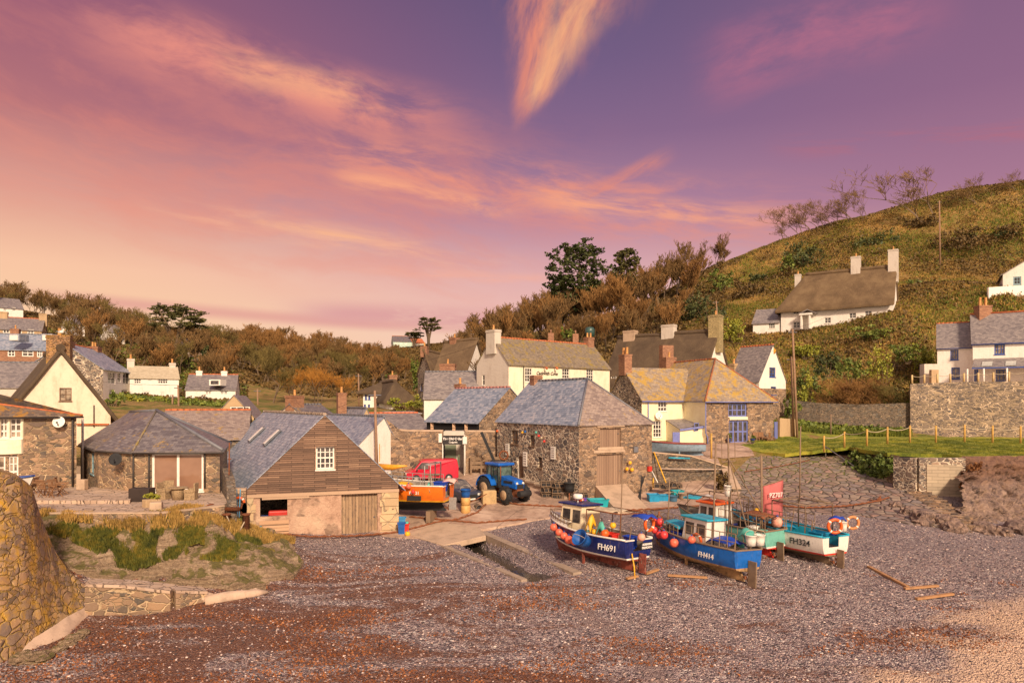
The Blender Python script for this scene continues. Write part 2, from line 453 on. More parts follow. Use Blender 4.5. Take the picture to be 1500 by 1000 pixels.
def leafmat(name, a, b, c_, rough=0.7, sc=0.45):
    a, b, c_ = [tuple(x * 1.35 for x in q) for q in (a, b, c_)]
    nt = newmat(name)
    n = nt.noise(nt.P, sc, 3, 0.6); n2 = nt.noise(nt.P, 5, 2, 0.6)
    col = nt.ramp(n * 0.55 + n2 * 0.45, [(0.36, (*a, 1)), (0.5, (*b, 1)), (0.64, (*c_, 1))])
    nt.put(nt.b.inputs['Base Color'], col); nt.b.inputs['Roughness'].default_value = rough
    return nt.m
M_stone = rubble('rubble_stone', [(0.045, 0.035, 0.032), (0.13, 0.08, 0.05), (0.22, 0.14, 0.08), (0.15, 0.12, 0.10), (0.32, 0.21, 0.12)], (0.50, 0.36, 0.22), 2.7, 1.5, 0.045)
M_stoneb = rubble('rubble_brown', [(0.045, 0.032, 0.028), (0.17, 0.105, 0.065), (0.28, 0.175, 0.10), (0.09, 0.07, 0.06), (0.38, 0.25, 0.15)], (0.46, 0.32, 0.21), 2.4, 1.7, 0.04)
M_stonew = rubble('rubble_pale_joints', [(0.03, 0.028, 0.032), (0.08, 0.065, 0.06), (0.20, 0.14, 0.10), (0.045, 0.04, 0.045), (0.30, 0.20, 0.13)], (0.72, 0.56, 0.42), 2.2, 1.5, 0.075)
M_stoned = rubble('rubble_dark', [(0.04, 0.035, 0.03), (0.10, 0.075, 0.055), (0.17, 0.12, 0.08), (0.09, 0.08, 0.07), (0.22, 0.16, 0.10)], (0.16, 0.115, 0.075), 3.2, 1.8, 0.045)
M_stoneR = rubble('rubble_bright', [(0.04, 0.035, 0.035), (0.30, 0.22, 0.15), (0.13, 0.10, 0.085), (0.07, 0.06, 0.06), (0.40, 0.29, 0.18)], (0.66, 0.50, 0.35), 2.0, 2.3, 0.06)
M_stoneL = rubble('rubble_lichen', [(0.09, 0.065, 0.05), (0.24, 0.14, 0.08), (0.36, 0.22, 0.11), (0.12, 0.09, 0.08), (0.42, 0.27, 0.13)], (0.36, 0.23, 0.07), 2.2, 1.4, 0.04, lichen=0.85, lc=(0.62, 0.34, 0.02, 1))
M_stoneV = rubble('rubble_big', [(0.05, 0.045, 0.04), (0.16, 0.10, 0.06), (0.26, 0.16, 0.09), (0.10, 0.07, 0.055), (0.34, 0.21, 0.12)], (0.55, 0.40, 0.24), 1.9, 2.1, 0.045)
M_slate = coursed('slate_blue', [(0.06, 0.075, 0.10), (0.15, 0.18, 0.235), (0.25, 0.27, 0.32), (0.42, 0.37, 0.36)], (0.05, 0.05, 0.06), 0.30, 0.21, 0.38)
M_slateg = coursed('slate_grey', [(0.075, 0.065, 0.07), (0.14, 0.12, 0.12), (0.21, 0.18, 0.17), (0.28, 0.24, 0.21)], (0.03, 0.03, 0.03), 0.30, 0.2, 0.5)
M_slated = coursed('slate_dark', [(0.055, 0.045, 0.05), (0.10, 0.085, 0.09), (0.15, 0.13, 0.13), (0.21, 0.18, 0.17)], (0.025, 0.02, 0.02), 0.28, 0.19, 0.45, lichen=0.12)
M_slatel = coursed('slate_lichen', [(0.10, 0.085, 0.08), (0.19, 0.15, 0.12), (0.27, 0.21, 0.15), (0.34, 0.27, 0.19)], (0.05, 0.04, 0.035), 0.28, 0.2, 0.7, lichen=0.66, lc=(0.48, 0.29, 0.03, 1))
M_slatelg = coursed('slate_mossy', [(0.08, 0.06, 0.045), (0.14, 0.11, 0.08), (0.20, 0.155, 0.11), (0.28, 0.22, 0.16)], (0.06, 0.05, 0.04), 0.26, 0.17, 0.75, lichen=0.5, lc=(0.30, 0.21, 0.02, 1))
M_slatebr = coursed('slate_brown', [(0.10, 0.075, 0.07), (0.18, 0.135, 0.12), (0.26, 0.20, 0.17), (0.34, 0.27, 0.22)], (0.06, 0.04, 0.035), 0.26, 0.17, 0.6, lichen=0.1)
M_slateor = coursed('slate_left_house', [(0.06, 0.045, 0.04), (0.10, 0.075, 0.06), (0.15, 0.11, 0.08), (0.2, 0.15, 0.1)], (0.03, 0.02, 0.02), 0.28, 0.19, 0.7, lichen=0.55, lc=(0.42, 0.20, 0.02, 1))
M_clap = coursed('weathered_shingles', [(0.06, 0.035, 0.025), (0.11, 0.066, 0.045), (0.17, 0.10, 0.066), (0.30, 0.19, 0.12)], (0.03, 0.018, 0.014), 1.3, 0.12, 0.9, mort=0.012, gapd=0.75, bmp=0.8)
M_thatch = thatch('thatch', (0.10, 0.062, 0.032), (0.18, 0.115, 0.06), (0.28, 0.19, 0.10))
M_thatchd = thatch('thatch_dark', (0.07, 0.045, 0.028), (0.12, 0.08, 0.048), (0.19, 0.13, 0.075))
M_white = wash('whitewash', (0.86, 0.80, 0.72), st=0.22)
M_cream = wash('cream_render', (0.87, 0.79, 0.60), (0.42, 0.28, 0.12), 0.25)
M_yellow = wash('pale_yellow_wash', (0.87, 0.78, 0.53), (0.5, 0.36, 0.16), 0.2)
M_grey_r = wash('grey_render', (0.62, 0.55, 0.47), (0.3, 0.22, 0.16), 0.4)
M_tan_r = wash('tan_render', (0.50, 0.35, 0.20), (0.28, 0.17, 0.09), 0.5)
M_mint = paint('mint_wall', (0.52, 0.66, 0.56), 0.8, 0.06)
M_brick = coursed('red_brick', [(0.08, 0.035, 0.022), (0.17, 0.07, 0.038), (0.26, 0.115, 0.06), (0.34, 0.19, 0.11)], (0.36, 0.26, 0.18), 0.22, 0.075, 0.9, gapd=0.9, bmp=0.3)
M_terra = paint('terracotta', (0.52, 0.15, 0.055), 0.8, 0.2, 5)
M_pot = paint('clay_pot', (0.62, 0.30, 0.10), 0.8, 0.2, 5)
M_lead = paint('lead_grey', (0.16, 0.16, 0.18), 0.5, 0.1)
M_wwhite = paint('white_paint', (0.82, 0.78, 0.70), 0.45, 0.05, 5)
M_wblue = paint('blue_paint', (0.035, 0.08, 0.30), 0.4, 0.1, 4)
M_wlav = paint('lavender_paint', (0.17, 0.20, 0.48), 0.45, 0.08, 4)
M_wbrown = paint('brown_timber', (0.16, 0.09, 0.05), 0.7, 0.2, 6)
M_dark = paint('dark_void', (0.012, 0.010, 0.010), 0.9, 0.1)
M_pipe = paint('dark_drainpipe', (0.05, 0.04, 0.035), 0.6, 0.1)
M_pipel = paint('pale_pipe', (0.55, 0.50, 0.45), 0.5, 0.1)
M_galv = paint('galvanised_steel', (0.42, 0.40, 0.38), 0.45, 0.1, 8, metal=0.5)
M_rust = paint('rust', (0.22, 0.075, 0.03), 0.9, 0.3, 14, bmp=0.5)
M_conc = paint('concrete', (0.50, 0.36, 0.25), 0.9, 0.12, 1.2, dirt=0.5, dirtc=(0.25, 0.17, 0.12, 1), bmp=0.3)
M_concg = paint('grey_concrete', (0.36, 0.27, 0.20), 0.9, 0.15, 1.5, dirt=0.6, dirtc=(0.16, 0.11, 0.08, 1), bmp=0.3)
M_bark = paint('bark', (0.16, 0.11, 0.07), 0.95, 0.25, 6)
M_twig = paint('winter_twigs', (0.185, 0.105, 0.035), 0.9, 0.25, 0.3)
M_twigr = paint('reddish_twigs', (0.25, 0.125, 0.035), 0.9, 0.25, 0.3)
M_twigy = paint('golden_twigs', (0.42, 0.19, 0.03), 0.9, 0.2, 0.3)
M_twiggr = paint('greenish_twigs', (0.17, 0.125, 0.032), 0.9, 0.25, 0.3)
def glass(name, c, rough=0.08, sc=0.6, c2=None):
    nt = newmat(name); n = nt.noise(nt.P, sc, 3, 0.6)
    nt.put(nt.b.inputs['Base Color'], nt.mix(nt.sstep(n, 0.4, 0.62), (*c, 1), (*(c2 or tuple(x * 2.2 for x in c)), 1)))
    nt.b.inputs['Roughness'].default_value = rough; nt.b.inputs['Specular IOR Level'].default_value = 0.6
    return nt.m
M_glass = glass('window_glass', (0.035, 0.032, 0.035), 0.1, 1.3, (0.12, 0.10, 0.09))
M_glassc = glass('curtained_glass', (0.12, 0.09, 0.07), 0.12, 1.5, (0.42, 0.33, 0.24))
M_glassr = glass('patio_glass', (0.24, 0.13, 0.085), 0.06, 0.5, (0.30, 0.17, 0.11))
M_leafd = leafmat('evergreen_leaf', (0.022, 0.032, 0.010), (0.05, 0.062, 0.016), (0.10, 0.105, 0.025))
M_leafc = leafmat('cypress_leaf', (0.035, 0.038, 0.012), (0.08, 0.075, 0.02), (0.16, 0.13, 0.03))
M_leafg = leafmat('bush_leaf', (0.04, 0.06, 0.010), (0.10, 0.13, 0.018), (0.22, 0.23, 0.03))
M_leafy = leafmat('yellow_green_leaf', (0.11, 0.13, 0.015), (0.22, 0.22, 0.022), (0.36, 0.33, 0.04))
M_leafb = leafmat('brown_scrub_leaf', (0.03, 0.018, 0.006), (0.09, 0.055, 0.014), (0.19, 0.11, 0.028))
M_leafr = leafmat('russet_scrub', (0.08, 0.03, 0.012), (0.17, 0.07, 0.022), (0.26, 0.12, 0.03))
M_grass = leafmat('grass_blade', (0.035, 0.052, 0.005), (0.095, 0.115, 0.008), (0.24, 0.22, 0.015), 0.8, 0.25)
M_grassd = leafmat('dry_grass_blade', (0.10, 0.065, 0.015), (0.24, 0.145, 0.035), (0.42, 0.25, 0.07), 0.85, 0.2)
M_ivy = leafmat('ivy_leaf', (0.03, 0.05, 0.01), (0.08, 0.11, 0.018), (0.15, 0.18, 0.03), 0.6, 0.8)
# ================================================================ terrain
CP = [(p[0], p[1], p[2]) for p in [  # (px, py, distance) seen points of bare ground
 (-150, 1000, 22.5), (0, 1000, 22.7), (375, 1000, 22.9), (750, 1000, 23.0), (1125, 1000, 23.2), (1500, 1000, 23.4), (1750, 1000, 23.5),
 (150, 895, 29.0), (400, 860, 32.0), (600, 850, 33.0), (800, 850, 32.8), (900, 842, 33.2), (1100, 856, 31.8), (1190, 838, 33.6), (1300, 850, 32.6), (1500, 900, 28.0), (1700, 880, 29.0),
 (600, 930, 27.0), (1000, 930, 27.0), (1300, 930, 26.6), (300, 930, 26.6),
 (1450, 785, 42.0), (1600, 790, 41.5), (1300, 800, 38.2), (1100, 790, 39.0), (960, 780, 40.0), (860, 790, 39.2),
 (361, 778, 40.0), (460, 784, 41.2), (583, 785, 42.5), (440, 830, 35.0), (660, 783, 42.3), (700, 776, 43.5), (860, 752, 45.8), (960, 745, 47.3), (1060, 740, 48.6), (1150, 744, 47.6),
 (750, 735, 49.0), (845, 736, 49.5), (690, 738, 49.0), (640, 720, 51.5), (955, 715, 53.5), (1040, 715, 54.0), (740, 705, 56.0), (600, 705, 56.0), (660, 688, 60.0), (590, 690, 60.0),
 (1100, 672, 62.0), (1240, 668, 62.0), (1170, 672, 61.5), (1420, 776, 42.2), (1360, 752, 45.0), (1250, 745, 47.5), (1250, 700, 55.0),
 (1050, 655, 66.0), (1034, 651, 70.0), (1133, 646, 73.0), (1500, 770, 44.0), (1400, 720, 51.0), (1500, 705, 55.0), (1650, 770, 44.0),
 (1200, 640, 78.0), (1330, 645, 79.0), (1500, 650, 79.0), (1165, 632, 80.0), (1110, 600, 92.0), (1200, 612, 90.0), (1300, 610, 88.0),
 (1200, 560, 100.0), (1300, 540, 102.0), (1370, 560, 95.0), (1500, 550, 98.0), (1115, 497, 124), (1150, 494, 122), (1240, 480, 117), (1320, 463, 112), (1370, 470, 112), (1420, 480, 112.0), (1500, 450, 112.0), (1480, 425, 122.0), (1600, 440, 112.0), (1480, 430, 114), (1448, 433, 114),
 (1340, 400, 148.0), (1500, 370, 150.0), (1200, 400, 160.0), (1080, 376, 195.0), (1150, 352, 185.0), (1280, 322, 178.0), (1400, 296, 172.0), (1500, 277, 168.0), (1700, 230, 165.0), (1000, 420, 185.0), (1080, 440, 150.0), (980, 470, 150.0), (1060, 520, 110.0),
 (950, 520, 120.0), (900, 464, 205), (820, 482, 215), (740, 503, 225), (650, 514, 260), (600, 508, 320), (560, 520, 340), (480, 532, 250), (400, 524, 235), (330, 518, 215), (200, 498, 200.0), (100, 470, 185.0), (0, 452, 175.0), (-200, 430, 170.0),
 (0, 530, 112.0), (60, 520, 118.0), (100, 575, 92.0), (150, 575, 92.0), (230, 585, 98.0), (320, 588, 100.0), (265, 520, 150.0), (170, 500, 150.0), (300, 545, 130.0), (400, 585, 120.0), (480, 590, 120.0), (570, 590, 112.0), (640, 582, 118.0), (400, 560, 160.0), (500, 555, 190.0),
 (560, 625, 78.0), (680, 625, 80.0), (800, 620, 82.0), (900, 610, 88.0), (1000, 590, 96.0), (430, 640, 62.0), (250, 640, 60.0), (100, 655, 58.0), (0, 650, 60.0),
 (60, 768, 32.4), (240, 766, 32.6), (330, 772, 35.4), (180, 732, 40.0), (330, 745, 40.0), (60, 745, 36.0), (100, 745, 38.0), (320, 868, 30.8), (200, 872, 31.0), (180, 820, 31.6), (380, 815, 33.8), (-200, 760, 34.0)]]
cpw = [(Xp(a, c), c, Zp(b, c)) for a, b, c in CP]
cpw += [(-60, 4, -4.0), (0, 4, -4.2), (60, 4, -4.2), (-30, 12, -3.2), (0, 14, -3.1), (35, 13, -3.2), (-300, 300, 55), (-150, 420, 48), (0, 450, 40), (150, 420, 70), (300, 300, 70), (200, 235, 58), (130, 240, 50), (60, 270, 44), (230, 175, 72), (-200, 100, 30), (-90, 40, 3.0), (-120, 60, 9), (110, 45, 6), (170, 100, 38), (-400, 700, 60), (400, 700, 90), (0, 750, 50)]
cpw = np.array(cpw)
def _u(r2): return np.where(r2 > 0, 0.5 * r2 * np.log(r2 + 1e-12), 0.0)
_n = len(cpw); _xy = cpw[:, :2] / 30.0
_d2 = ((_xy[:, None] - _xy[None]) ** 2).sum(-1)
_K = _u(_d2) + np.eye(_n) * 0.002
_Pm = np.hstack([np.ones((_n, 1)), _xy]); _A = np.zeros((_n + 3, _n + 3)); _A[:_n, :_n] = _K; _A[:_n, _n:] = _Pm; _A[_n:, :_n] = _Pm.T
_sol = np.linalg.solve(_A, np.concatenate([cpw[:, 2], np.zeros(3)]))
CH0, CH1 = Vector((Xp(676, 41.5), 42.5)), Vector((Xp(812, 32.6), 32.6))
def GA(x, y, chan=True):
    x = np.asarray(x, float); y = np.asarray(y, float); sh = x.shape
    q = np.stack([x.ravel(), y.ravel()], 1) / 30.0
    out = np.empty(len(q))
    for i in range(0, len(q), 20000):
        p = q[i:i + 20000]
        d2 = ((p[:, None] - _xy[None]) ** 2).sum(-1)
        out[i:i + 20000] = _u(d2) @ _sol[:_n] + _sol[_n] + p @ _sol[_n + 1:]
    out = out.reshape(sh)
    if chan:
        d = CH1 - CH0; L = d.length; ux, uy = d.x / L, d.y / L
        s_ = (x - CH0.x) * ux + (y - CH0.y) * uy; t_ = np.abs((x - CH0.x) * -uy + (y - CH0.y) * ux)
        m = np.clip((1.02 - t_) / 0.25, 0, 1) * np.clip((s_ + 0.5) / 0.3, 0, 1) * np.clip((L - s_) / 1.5, 0, 1)
        dep = 0.95 * (1 - np.clip(s_ / L, 0, 1) * 0.75)
        out = out - m * dep
    return out
def G(x, y): return float(GA(np.array([x]), np.array([y]), False)[0])
def gp(px, py, y0=20.0, y1=260.0, dz=0.0):
    """the ground point seen at a pixel: march the sight line down to the terrain"""
    ys = np.linspace(y0, y1, 1600) if y1 > 120 else np.linspace(y0, y1, 900)
    xs = (px - 750) / F * ys; zs = CZ - (py - HY) / F * ys
    g = GA(xs, ys, False) + dz
    i = np.where(zs <= g)[0]
    k = i[0] if len(i) else len(ys) - 1
    return Vector((xs[k], ys[k], g[k]))
def nz(x, y, s, seed=0.0): return noise.noise(Vector((x * s + seed, y * s, seed * 1.7)))

def axisgrid(a, segs):
    out = [a]
    for end, st in segs:
        n = max(1, round((end - out[-1]) / st)); s0 = out[-1]
        out += [s0 + (end - s0) * (i + 1) / n for i in range(n)]
    return np.array(out)
def sheet(name, xs, ys, zfun, mat, keep=None):
    X, Y = np.meshgrid(xs, ys); Z = zfun(X, Y)
    V = np.stack([X.ravel(), Y.ravel(), Z.ravel()], 1)
    nx, ny = len(xs), len(ys)
    i, j = np.meshgrid(np.arange(nx - 1), np.arange(ny - 1)); a = (j * nx + i).ravel()
    Fq = np.stack([a, a + 1, a + nx + 1, a + nx], 1)
    if keep is not None:
        cx = V[Fq][:, :, 0].mean(1); cy = V[Fq][:, :, 1].mean(1); Fq = Fq[keep(cx, cy)]
    o = npmesh(name, V, Fq, mat, smooth=True); tag(o, kind='structure'); return o
def fbm(X, Y, s, octs=4, seed=0):
    rs = np.random.RandomState(seed); out = 0
    for k in range(octs):
        a = rs.uniform(0, 2 * PI, 5); ph = rs.uniform(0, 6, 5); f = s * 2 ** k
        for t, p in zip(a, ph): out = out + np.sin((X * math.cos(t) + Y * math.sin(t)) * f * 1.9 + p + 1.3 * np.sin((X * math.sin(t) - Y * math.cos(t)) * f * 1.1 + p * 2)) / (5 * 1.7 ** k)
    return out
# --- shingle beach material
nt = newmat('shingle')
P = nt.P
v1 = nt.vor(P, 11.5, 'F1'); v2 = nt.vor(P, 18.0, 'F1')
r1, g1, b1 = nt.sep(v1.outputs['Color']); r2, g2, b2 = nt.sep(v2.outputs['Color'])
pc = [(0.0, (0.09, 0.065, 0.075, 1)), (0.16, (0.19, 0.145, 0.16, 1)), (0.36, (0.36, 0.27, 0.27, 1)), (0.56, (0.52, 0.37, 0.35, 1)), (0.74, (0.68, 0.50, 0.46, 1)), (0.84, (0.78, 0.62, 0.55, 1)), (0.94, (0.95, 0.85, 0.78, 1))]
ca = nt.ramp(r1, pc, 'CONSTANT'); cb = nt.ramp(r2, pc, 'CONSTANT')
col = nt.mix(nt.sstep(nt.noise(P, 0.7, 4, 0.7), 0.46, 0.54) * 0.75 + 0.1, ca, cb)
big = nt.noise(nt.mapping(P, (0.35, 1.0, 1), rot=(0, 0, 0.25)), 0.16, 4, 0.6, 0.5)
px_, py_, pz_ = nt.sep(P)
# bluish clean shingle on the upper beach, seaweed lines lower down
greyer = nt.sstep(py_ + (big - 0.5) * 14, 33.0, 38.0)
col = nt.mix(greyer * 0.45, col, nt.mix(0.5, col, (0.27, 0.22, 0.25, 1)))
sw = nt.noise(nt.mapping(P, (0.28, 1.0, 1), rot=(0, 0, -0.2)), 0.30, 7, 0.66, 1.2)
sw2 = nt.noise(P, 4.5, 5, 0.75, 0.5)
leftm = nt.sstep(px_, 9.0, -9.0, 0.0, 0.085)
upm = nt.sstep(py_, 36.5, 31.0, -0.12, 0.0)
mask = nt.sstep(sw + leftm + upm + (sw2 - 0.5) * 0.34, 0.53, 0.62)
weed = nt.ramp(nt.noise(P, 11, 4, 0.7), [(0.35, (0.11, 0.035, 0.018, 1)), (0.55, (0.25, 0.085, 0.035, 1)), (0.7, (0.48, 0.21, 0.08, 1))])
col = nt.mix(mask * 0.84, col, weed)
# sand, bottom right corner
sn = nt.noise(nt.mapping(P, (0.5, 1, 1), rot=(0, 0, 0.3)), 0.45, 5, 0.65, 0.6)
sandm = nt.sstep(px_ * 0.75 - py_ + (sn - 0.5) * 11.0, -14.8, -12.4) * nt.sstep(py_, 32.0, 28.0)
col = nt.mix(sandm * 0.9, col, (0.88, 0.60, 0.41, 1))
# damp drain line running from the channel towards the sea
dl = nt.math('ABSOLUTE', (px_ - 1.6) - (33.5 - py_) * 0.36 + nt.math('SINE', py_ * 0.9) * 0.25)
damp = nt.sstep(dl + (sw2 - 0.5) * 0.5, 0.75, 0.3) * nt.sstep(py_, 34.0, 32.0)
col = nt.mix(damp * 0.65, col, (0.34, 0.24, 0.22, 1))
nt.put(nt.b.inputs['Base Color'], col)
nt.put(nt.b.inputs['Roughness'], 0.62 - damp * 0.25 + mask * 0.2)
h = (1.0 - E(nt, v1.outputs['Distance']) * 4.0) * 0.7 + (1.0 - E(nt, v2.outputs['Distance']) * 8) * 0.3 + nt.noise(P, 30, 3, 0.7) * 0.25 + mask * sw2 * 1.2
bump(nt, h, 0.9, 0.07)
M_shingle = nt.m
# --- hillside grass and bracken material
nt = newmat('hill_turf')
n1 = nt.noise(nt.P, 0.055, 6, 0.62, 0.5); n2 = nt.noise(nt.P, 0.6, 5, 0.7, 0.3); n3 = nt.noise(nt.mapping(nt.P, (1, 1, 0.4)), 3.0, 5, 0.75)
col = nt.ramp(n1 * 0.5 + n2 * 0.5, [(0.36, (0.035, 0.045, 0.006, 1)), (0.45, (0.12, 0.145, 0.012, 1)), (0.51, (0.27, 0.17, 0.05, 1)), (0.57, (0.36, 0.22, 0.08, 1)), (0.66, (0.12, 0.16, 0.014, 1))])
col = nt.mix(nt.sstep(n3, 0.4, 0.65) * 0.5, col, nt.mix(0.5, col, (0.30, 0.22, 0.05, 1)))
nt.put(nt.b.inputs['Base Color'], col); nt.b.inputs['Roughness'].default_value = 0.95
bump(nt, n2 + n3 * 0.5, 1.0, 0.4); M_turf = nt.m
nt = newmat('lawn_turf')
n1 = nt.noise(nt.P, 0.5, 5, 0.65); n2 = nt.noise(nt.P, 7, 4, 0.75)
col = nt.ramp(n1 * 0.6 + n2 * 0.4, [(0.36, (0.08, 0.11, 0.010, 1)), (0.48, (0.20, 0.22, 0.016, 1)), (0.58, (0.36, 0.32, 0.03, 1)), (0.68, (0.40, 0.28, 0.07, 1))])
nt.put(nt.b.inputs['Base Color'], col); nt.b.inputs['Roughness'].default_value = 0.9; bump(nt, n2, 0.7, 0.05); M_lawn = nt.m

def beachz(X, Y):
    g = GA(X, Y); g = np.where((X / Y < -.412) & (Y > 33.1), np.minimum(g, 1.3), g); g = np.where((X / Y < -.36) & (Y > 31.25) & (Y < 37), g - .55, g); return g + fbm(X, Y, 0.35, 4, 3) * 0.075 + fbm(X, Y, 2.6, 3, 5) * 0.018
sheet('beach', axisgrid(-50, [(-22, 0.8), (30, 0.26), (60, 0.9)]), axisgrid(4, [(20, 0.8), (50.2, 0.26)]), beachz, M_shingle)
def hillz(X, Y):
    k = np.clip((Y - 70) / 40, 0, 1) * np.clip((X + 20) / 30, 0, 1) 
    return GA(X, Y) + fbm(X, Y, 0.10, 5, 11) * 0.7 * k * np.clip(np.hypot(X - 57, Y - 118) / 22, .1, 1) + fbm(X, Y, 0.5, 3, 12) * 0.22 * k
sheet('hillside', axisgrid(-420, [(-150, 15), (-60, 4), (40, 3), (140, 1.6), (420, 14)]), axisgrid(50.2, [(70, 1.2), (130, 1.6), (210, 2.5), (340, 6), (760, 35)]), hillz, M_turf)

def patch(name, pts, mat, dz=0.012, step=0.8, zf=None, kind='structure', nzamp=0.0, nzs=1.0, skirt=0.0, parent=None):
    """sheet laid on the ground inside a polygon given in world XY"""
    pts = [Vector((p[0], p[1])) for p in pts]
    xs = [p.x for p in pts]; ys = [p.y for p in pts]
    edge = []
    for i, p in enumerate(pts):
        q = pts[(i + 1) % len(pts)]; n = max(1, int((q - p).length / step))
        edge += [p + (q - p) * k / n for k in range(n)]
    ne = len(edge)
    def inside(x, y):
        c = False
        for i in range(len(pts)):
            a, b = pts[i], pts[i - 1]
            if (a.y > y) != (b.y > y) and x < (b.x - a.x) * (y - a.y) / (b.y - a.y) + a.x: c = not c
        return c
    inner = []
    y = min(ys) + step / 2; r = 0
    while y < max(ys):
        x = min(xs) + (step / 2 if r % 2 else step)
        while x < max(xs):
            if inside(x, y) and min((Vector((x, y)) - e).length for e in edge) > step * 0.45: inner.append(Vector((x, y)))
            x += step
        y += step * 0.87; r += 1
    allp = edge + inner
    vs, es, fs, *_ = delaunay_2d_cdt(allp, [(i, (i + 1) % ne) for i in range(ne)], [], 1, 1e-5)
    X = np.array([v_.x for v_ in vs]); Y = np.array([v_.y for v_ in vs])
    Z = (GA(X, Y, False) if zf is None else np.array([zf(a, b) for a, b in zip(X, Y)])) + dz
    if nzamp: Z = Z + np.array([noise.fractal(Vector((a * nzs, b * nzs, 3.1)), 0.9, 2.1, 5) for a, b in zip(X, Y)]) * nzamp
    m = MB(); P3 = [(a, b, c_) for a, b, c_ in zip(X, Y, Z)]
    tri = []
    for f in fs:
        a, b, c_ = [vs[i] for i in f[:3]]
        tri.append(tuple(f) if (b - a).cross(c_ - a) > 0 else tuple(reversed(f)))
    m.faces(P3, tri)
    if skirt:
        cnt = {}
        for f in tri:
            for i in range(len(f)): cnt[(f[i], f[(i + 1) % len(f)])] = 1
        base = len(P3); low = [(p[0], p[1], p[2] - skirt) for p in P3]
        m.v += low
        for (a, b) in cnt:
            if (b, a) not in cnt: m.f.append((a, base + a, base + b, b)); m.m.append(0); m.sm.append(False)
    o = m.build(name, mat, parent)
    if kind: tag(o, kind=kind)
    return o
def W2(px, Y): return (Xp(px, Y), Y)
def PG(*pts): return [gp(a, b)[:2] for a, b in pts]

# cobble material
nt = newmat('stone_setts')
Pc = nt.mapping(nt.P, (1, 0.85, 0.3), rot=(0, 0, 0.5))
ve = nt.vor(Pc, 1.6, 'DISTANCE_TO_EDGE'); vc = nt.vor(Pc, 1.6, 'F1'); r_, g_, b_ = nt.sep(vc.outputs['Color'])
col = nt.ramp(r_, [(0.0, (0.14, 0.11, 0.11, 1)), (0.3, (0.27, 0.17, 0.14, 1)), (0.6, (0.33, 0.25, 0.19, 1)), (0.8, (0.20, 0.17, 0.17, 1)), (1.0, (0.42, 0.25, 0.19, 1))])
fn = nt.noise(nt.P, 6, 5, 0.7); gx, gy, gz = nt.sep(nt.P)
col = nt.mix(nt.sstep(fn, 0.4, 0.7) * 0.4, col, (0.38, 0.28, 0.2, 1))
jj = nt.sstep(E(nt, ve.outputs['Distance']) + (fn - 0.5) * 0.05, 0.06, 0.02)
moss = nt.sstep(gy + (nt.noise(nt.P, 0.6, 5, 0.7) - 0.5) * 18, 50.0, 61.0)
col = nt.mix(jj, col, nt.mix(moss, (0.10, 0.075, 0.055, 1), (0.15, 0.16, 0.02, 1)))
col = nt.mix(moss * nt.sstep(fn, 0.5, 0.6) * 0.5, col, (0.15, 0.16, 0.02, 1))
nt.put(nt.b.inputs['Base Color'], col); nt.b.inputs['Roughness'].default_value = 0.75
bump(nt, nt.sstep(E(nt, ve.outputs['Distance']), 0.0, 0.14) + fn * 0.3 + r_ * 0.4, 0.9, 0.09); M_setts = nt.m
# yard concrete
nt = newmat('yard_concrete')
n1 = nt.noise(nt.P, 0.35, 6, 0.65, 0.4); n2 = nt.noise(nt.P, 3, 6, 0.7)
col = nt.ramp(n1 * 0.7 + n2 * 0.3, [(0.36, (0.22, 0.15, 0.11, 1)), (0.48, (0.42, 0.28, 0.20, 1)), (0.6, (0.58, 0.42, 0.31, 1))])
_v = nt.vor(nt.mapping(nt.P, (0.25, 0.3, 1), rot=(0, 0, 0.4)), 1.0, 'DISTANCE_TO_EDGE', 0.4)
col = nt.mix(nt.sstep(E(nt, _v.outputs['Distance']), 0.012, 0.004) * 0.6, col, (0.1, 0.06, 0.045, 1))
n4 = nt.noise(nt.P, 1.1, 7, 0.72, 0.6)
col = nt.mix(nt.sstep(n4, 0.55, 0.66) * 0.55, col, (0.17, 0.11, 0.085, 1))
nt.put(nt.b.inputs['Base Color'], col); nt.b.inputs['Roughness'].default_value = 0.8; bump(nt, n2 + n4 * 0.6, 0.5, 0.03); M_yard = nt.m

yard = PG((560, 787), (600, 790), (655, 792), (700, 778), (760, 768), (830, 757), (868, 748), (960, 748), (1075, 737), (1085, 722), (1060, 690)) + [W2(1020, 60), W2(960, 58), W2(730, 62), W2(560, 64), W2(480, 60), W2(480, 46)]
patch('yard', yard, M_yard, 0.11, 0.9, skirt=0.3)
ramp_pts = PG((1076, 735), (1135, 748), (1180, 752), (1260, 756), (1330, 768), (1425, 780)) + PG((1380, 750), (1300, 705)) + [W2(1248, 61.5), W2(1200, 63), W2(1100, 62.5), W2(1076, 58)]
patch('cobbled_ramp', ramp_pts, M_setts, 0.06, 0.5, nzamp=0.05, nzs=1.2, skirt=0.2)
path = [W2(1012, 64.0), W2(1060, 62), W2(1105, 62.8), W2(1100, 66), W2(1085, 69), W2(1140, 72.0), W2(1140, 73.5), W2(1030, 70.6), W2(1010, 68.0)]
patch('path', path, M_yard, 0.05, 0.8)
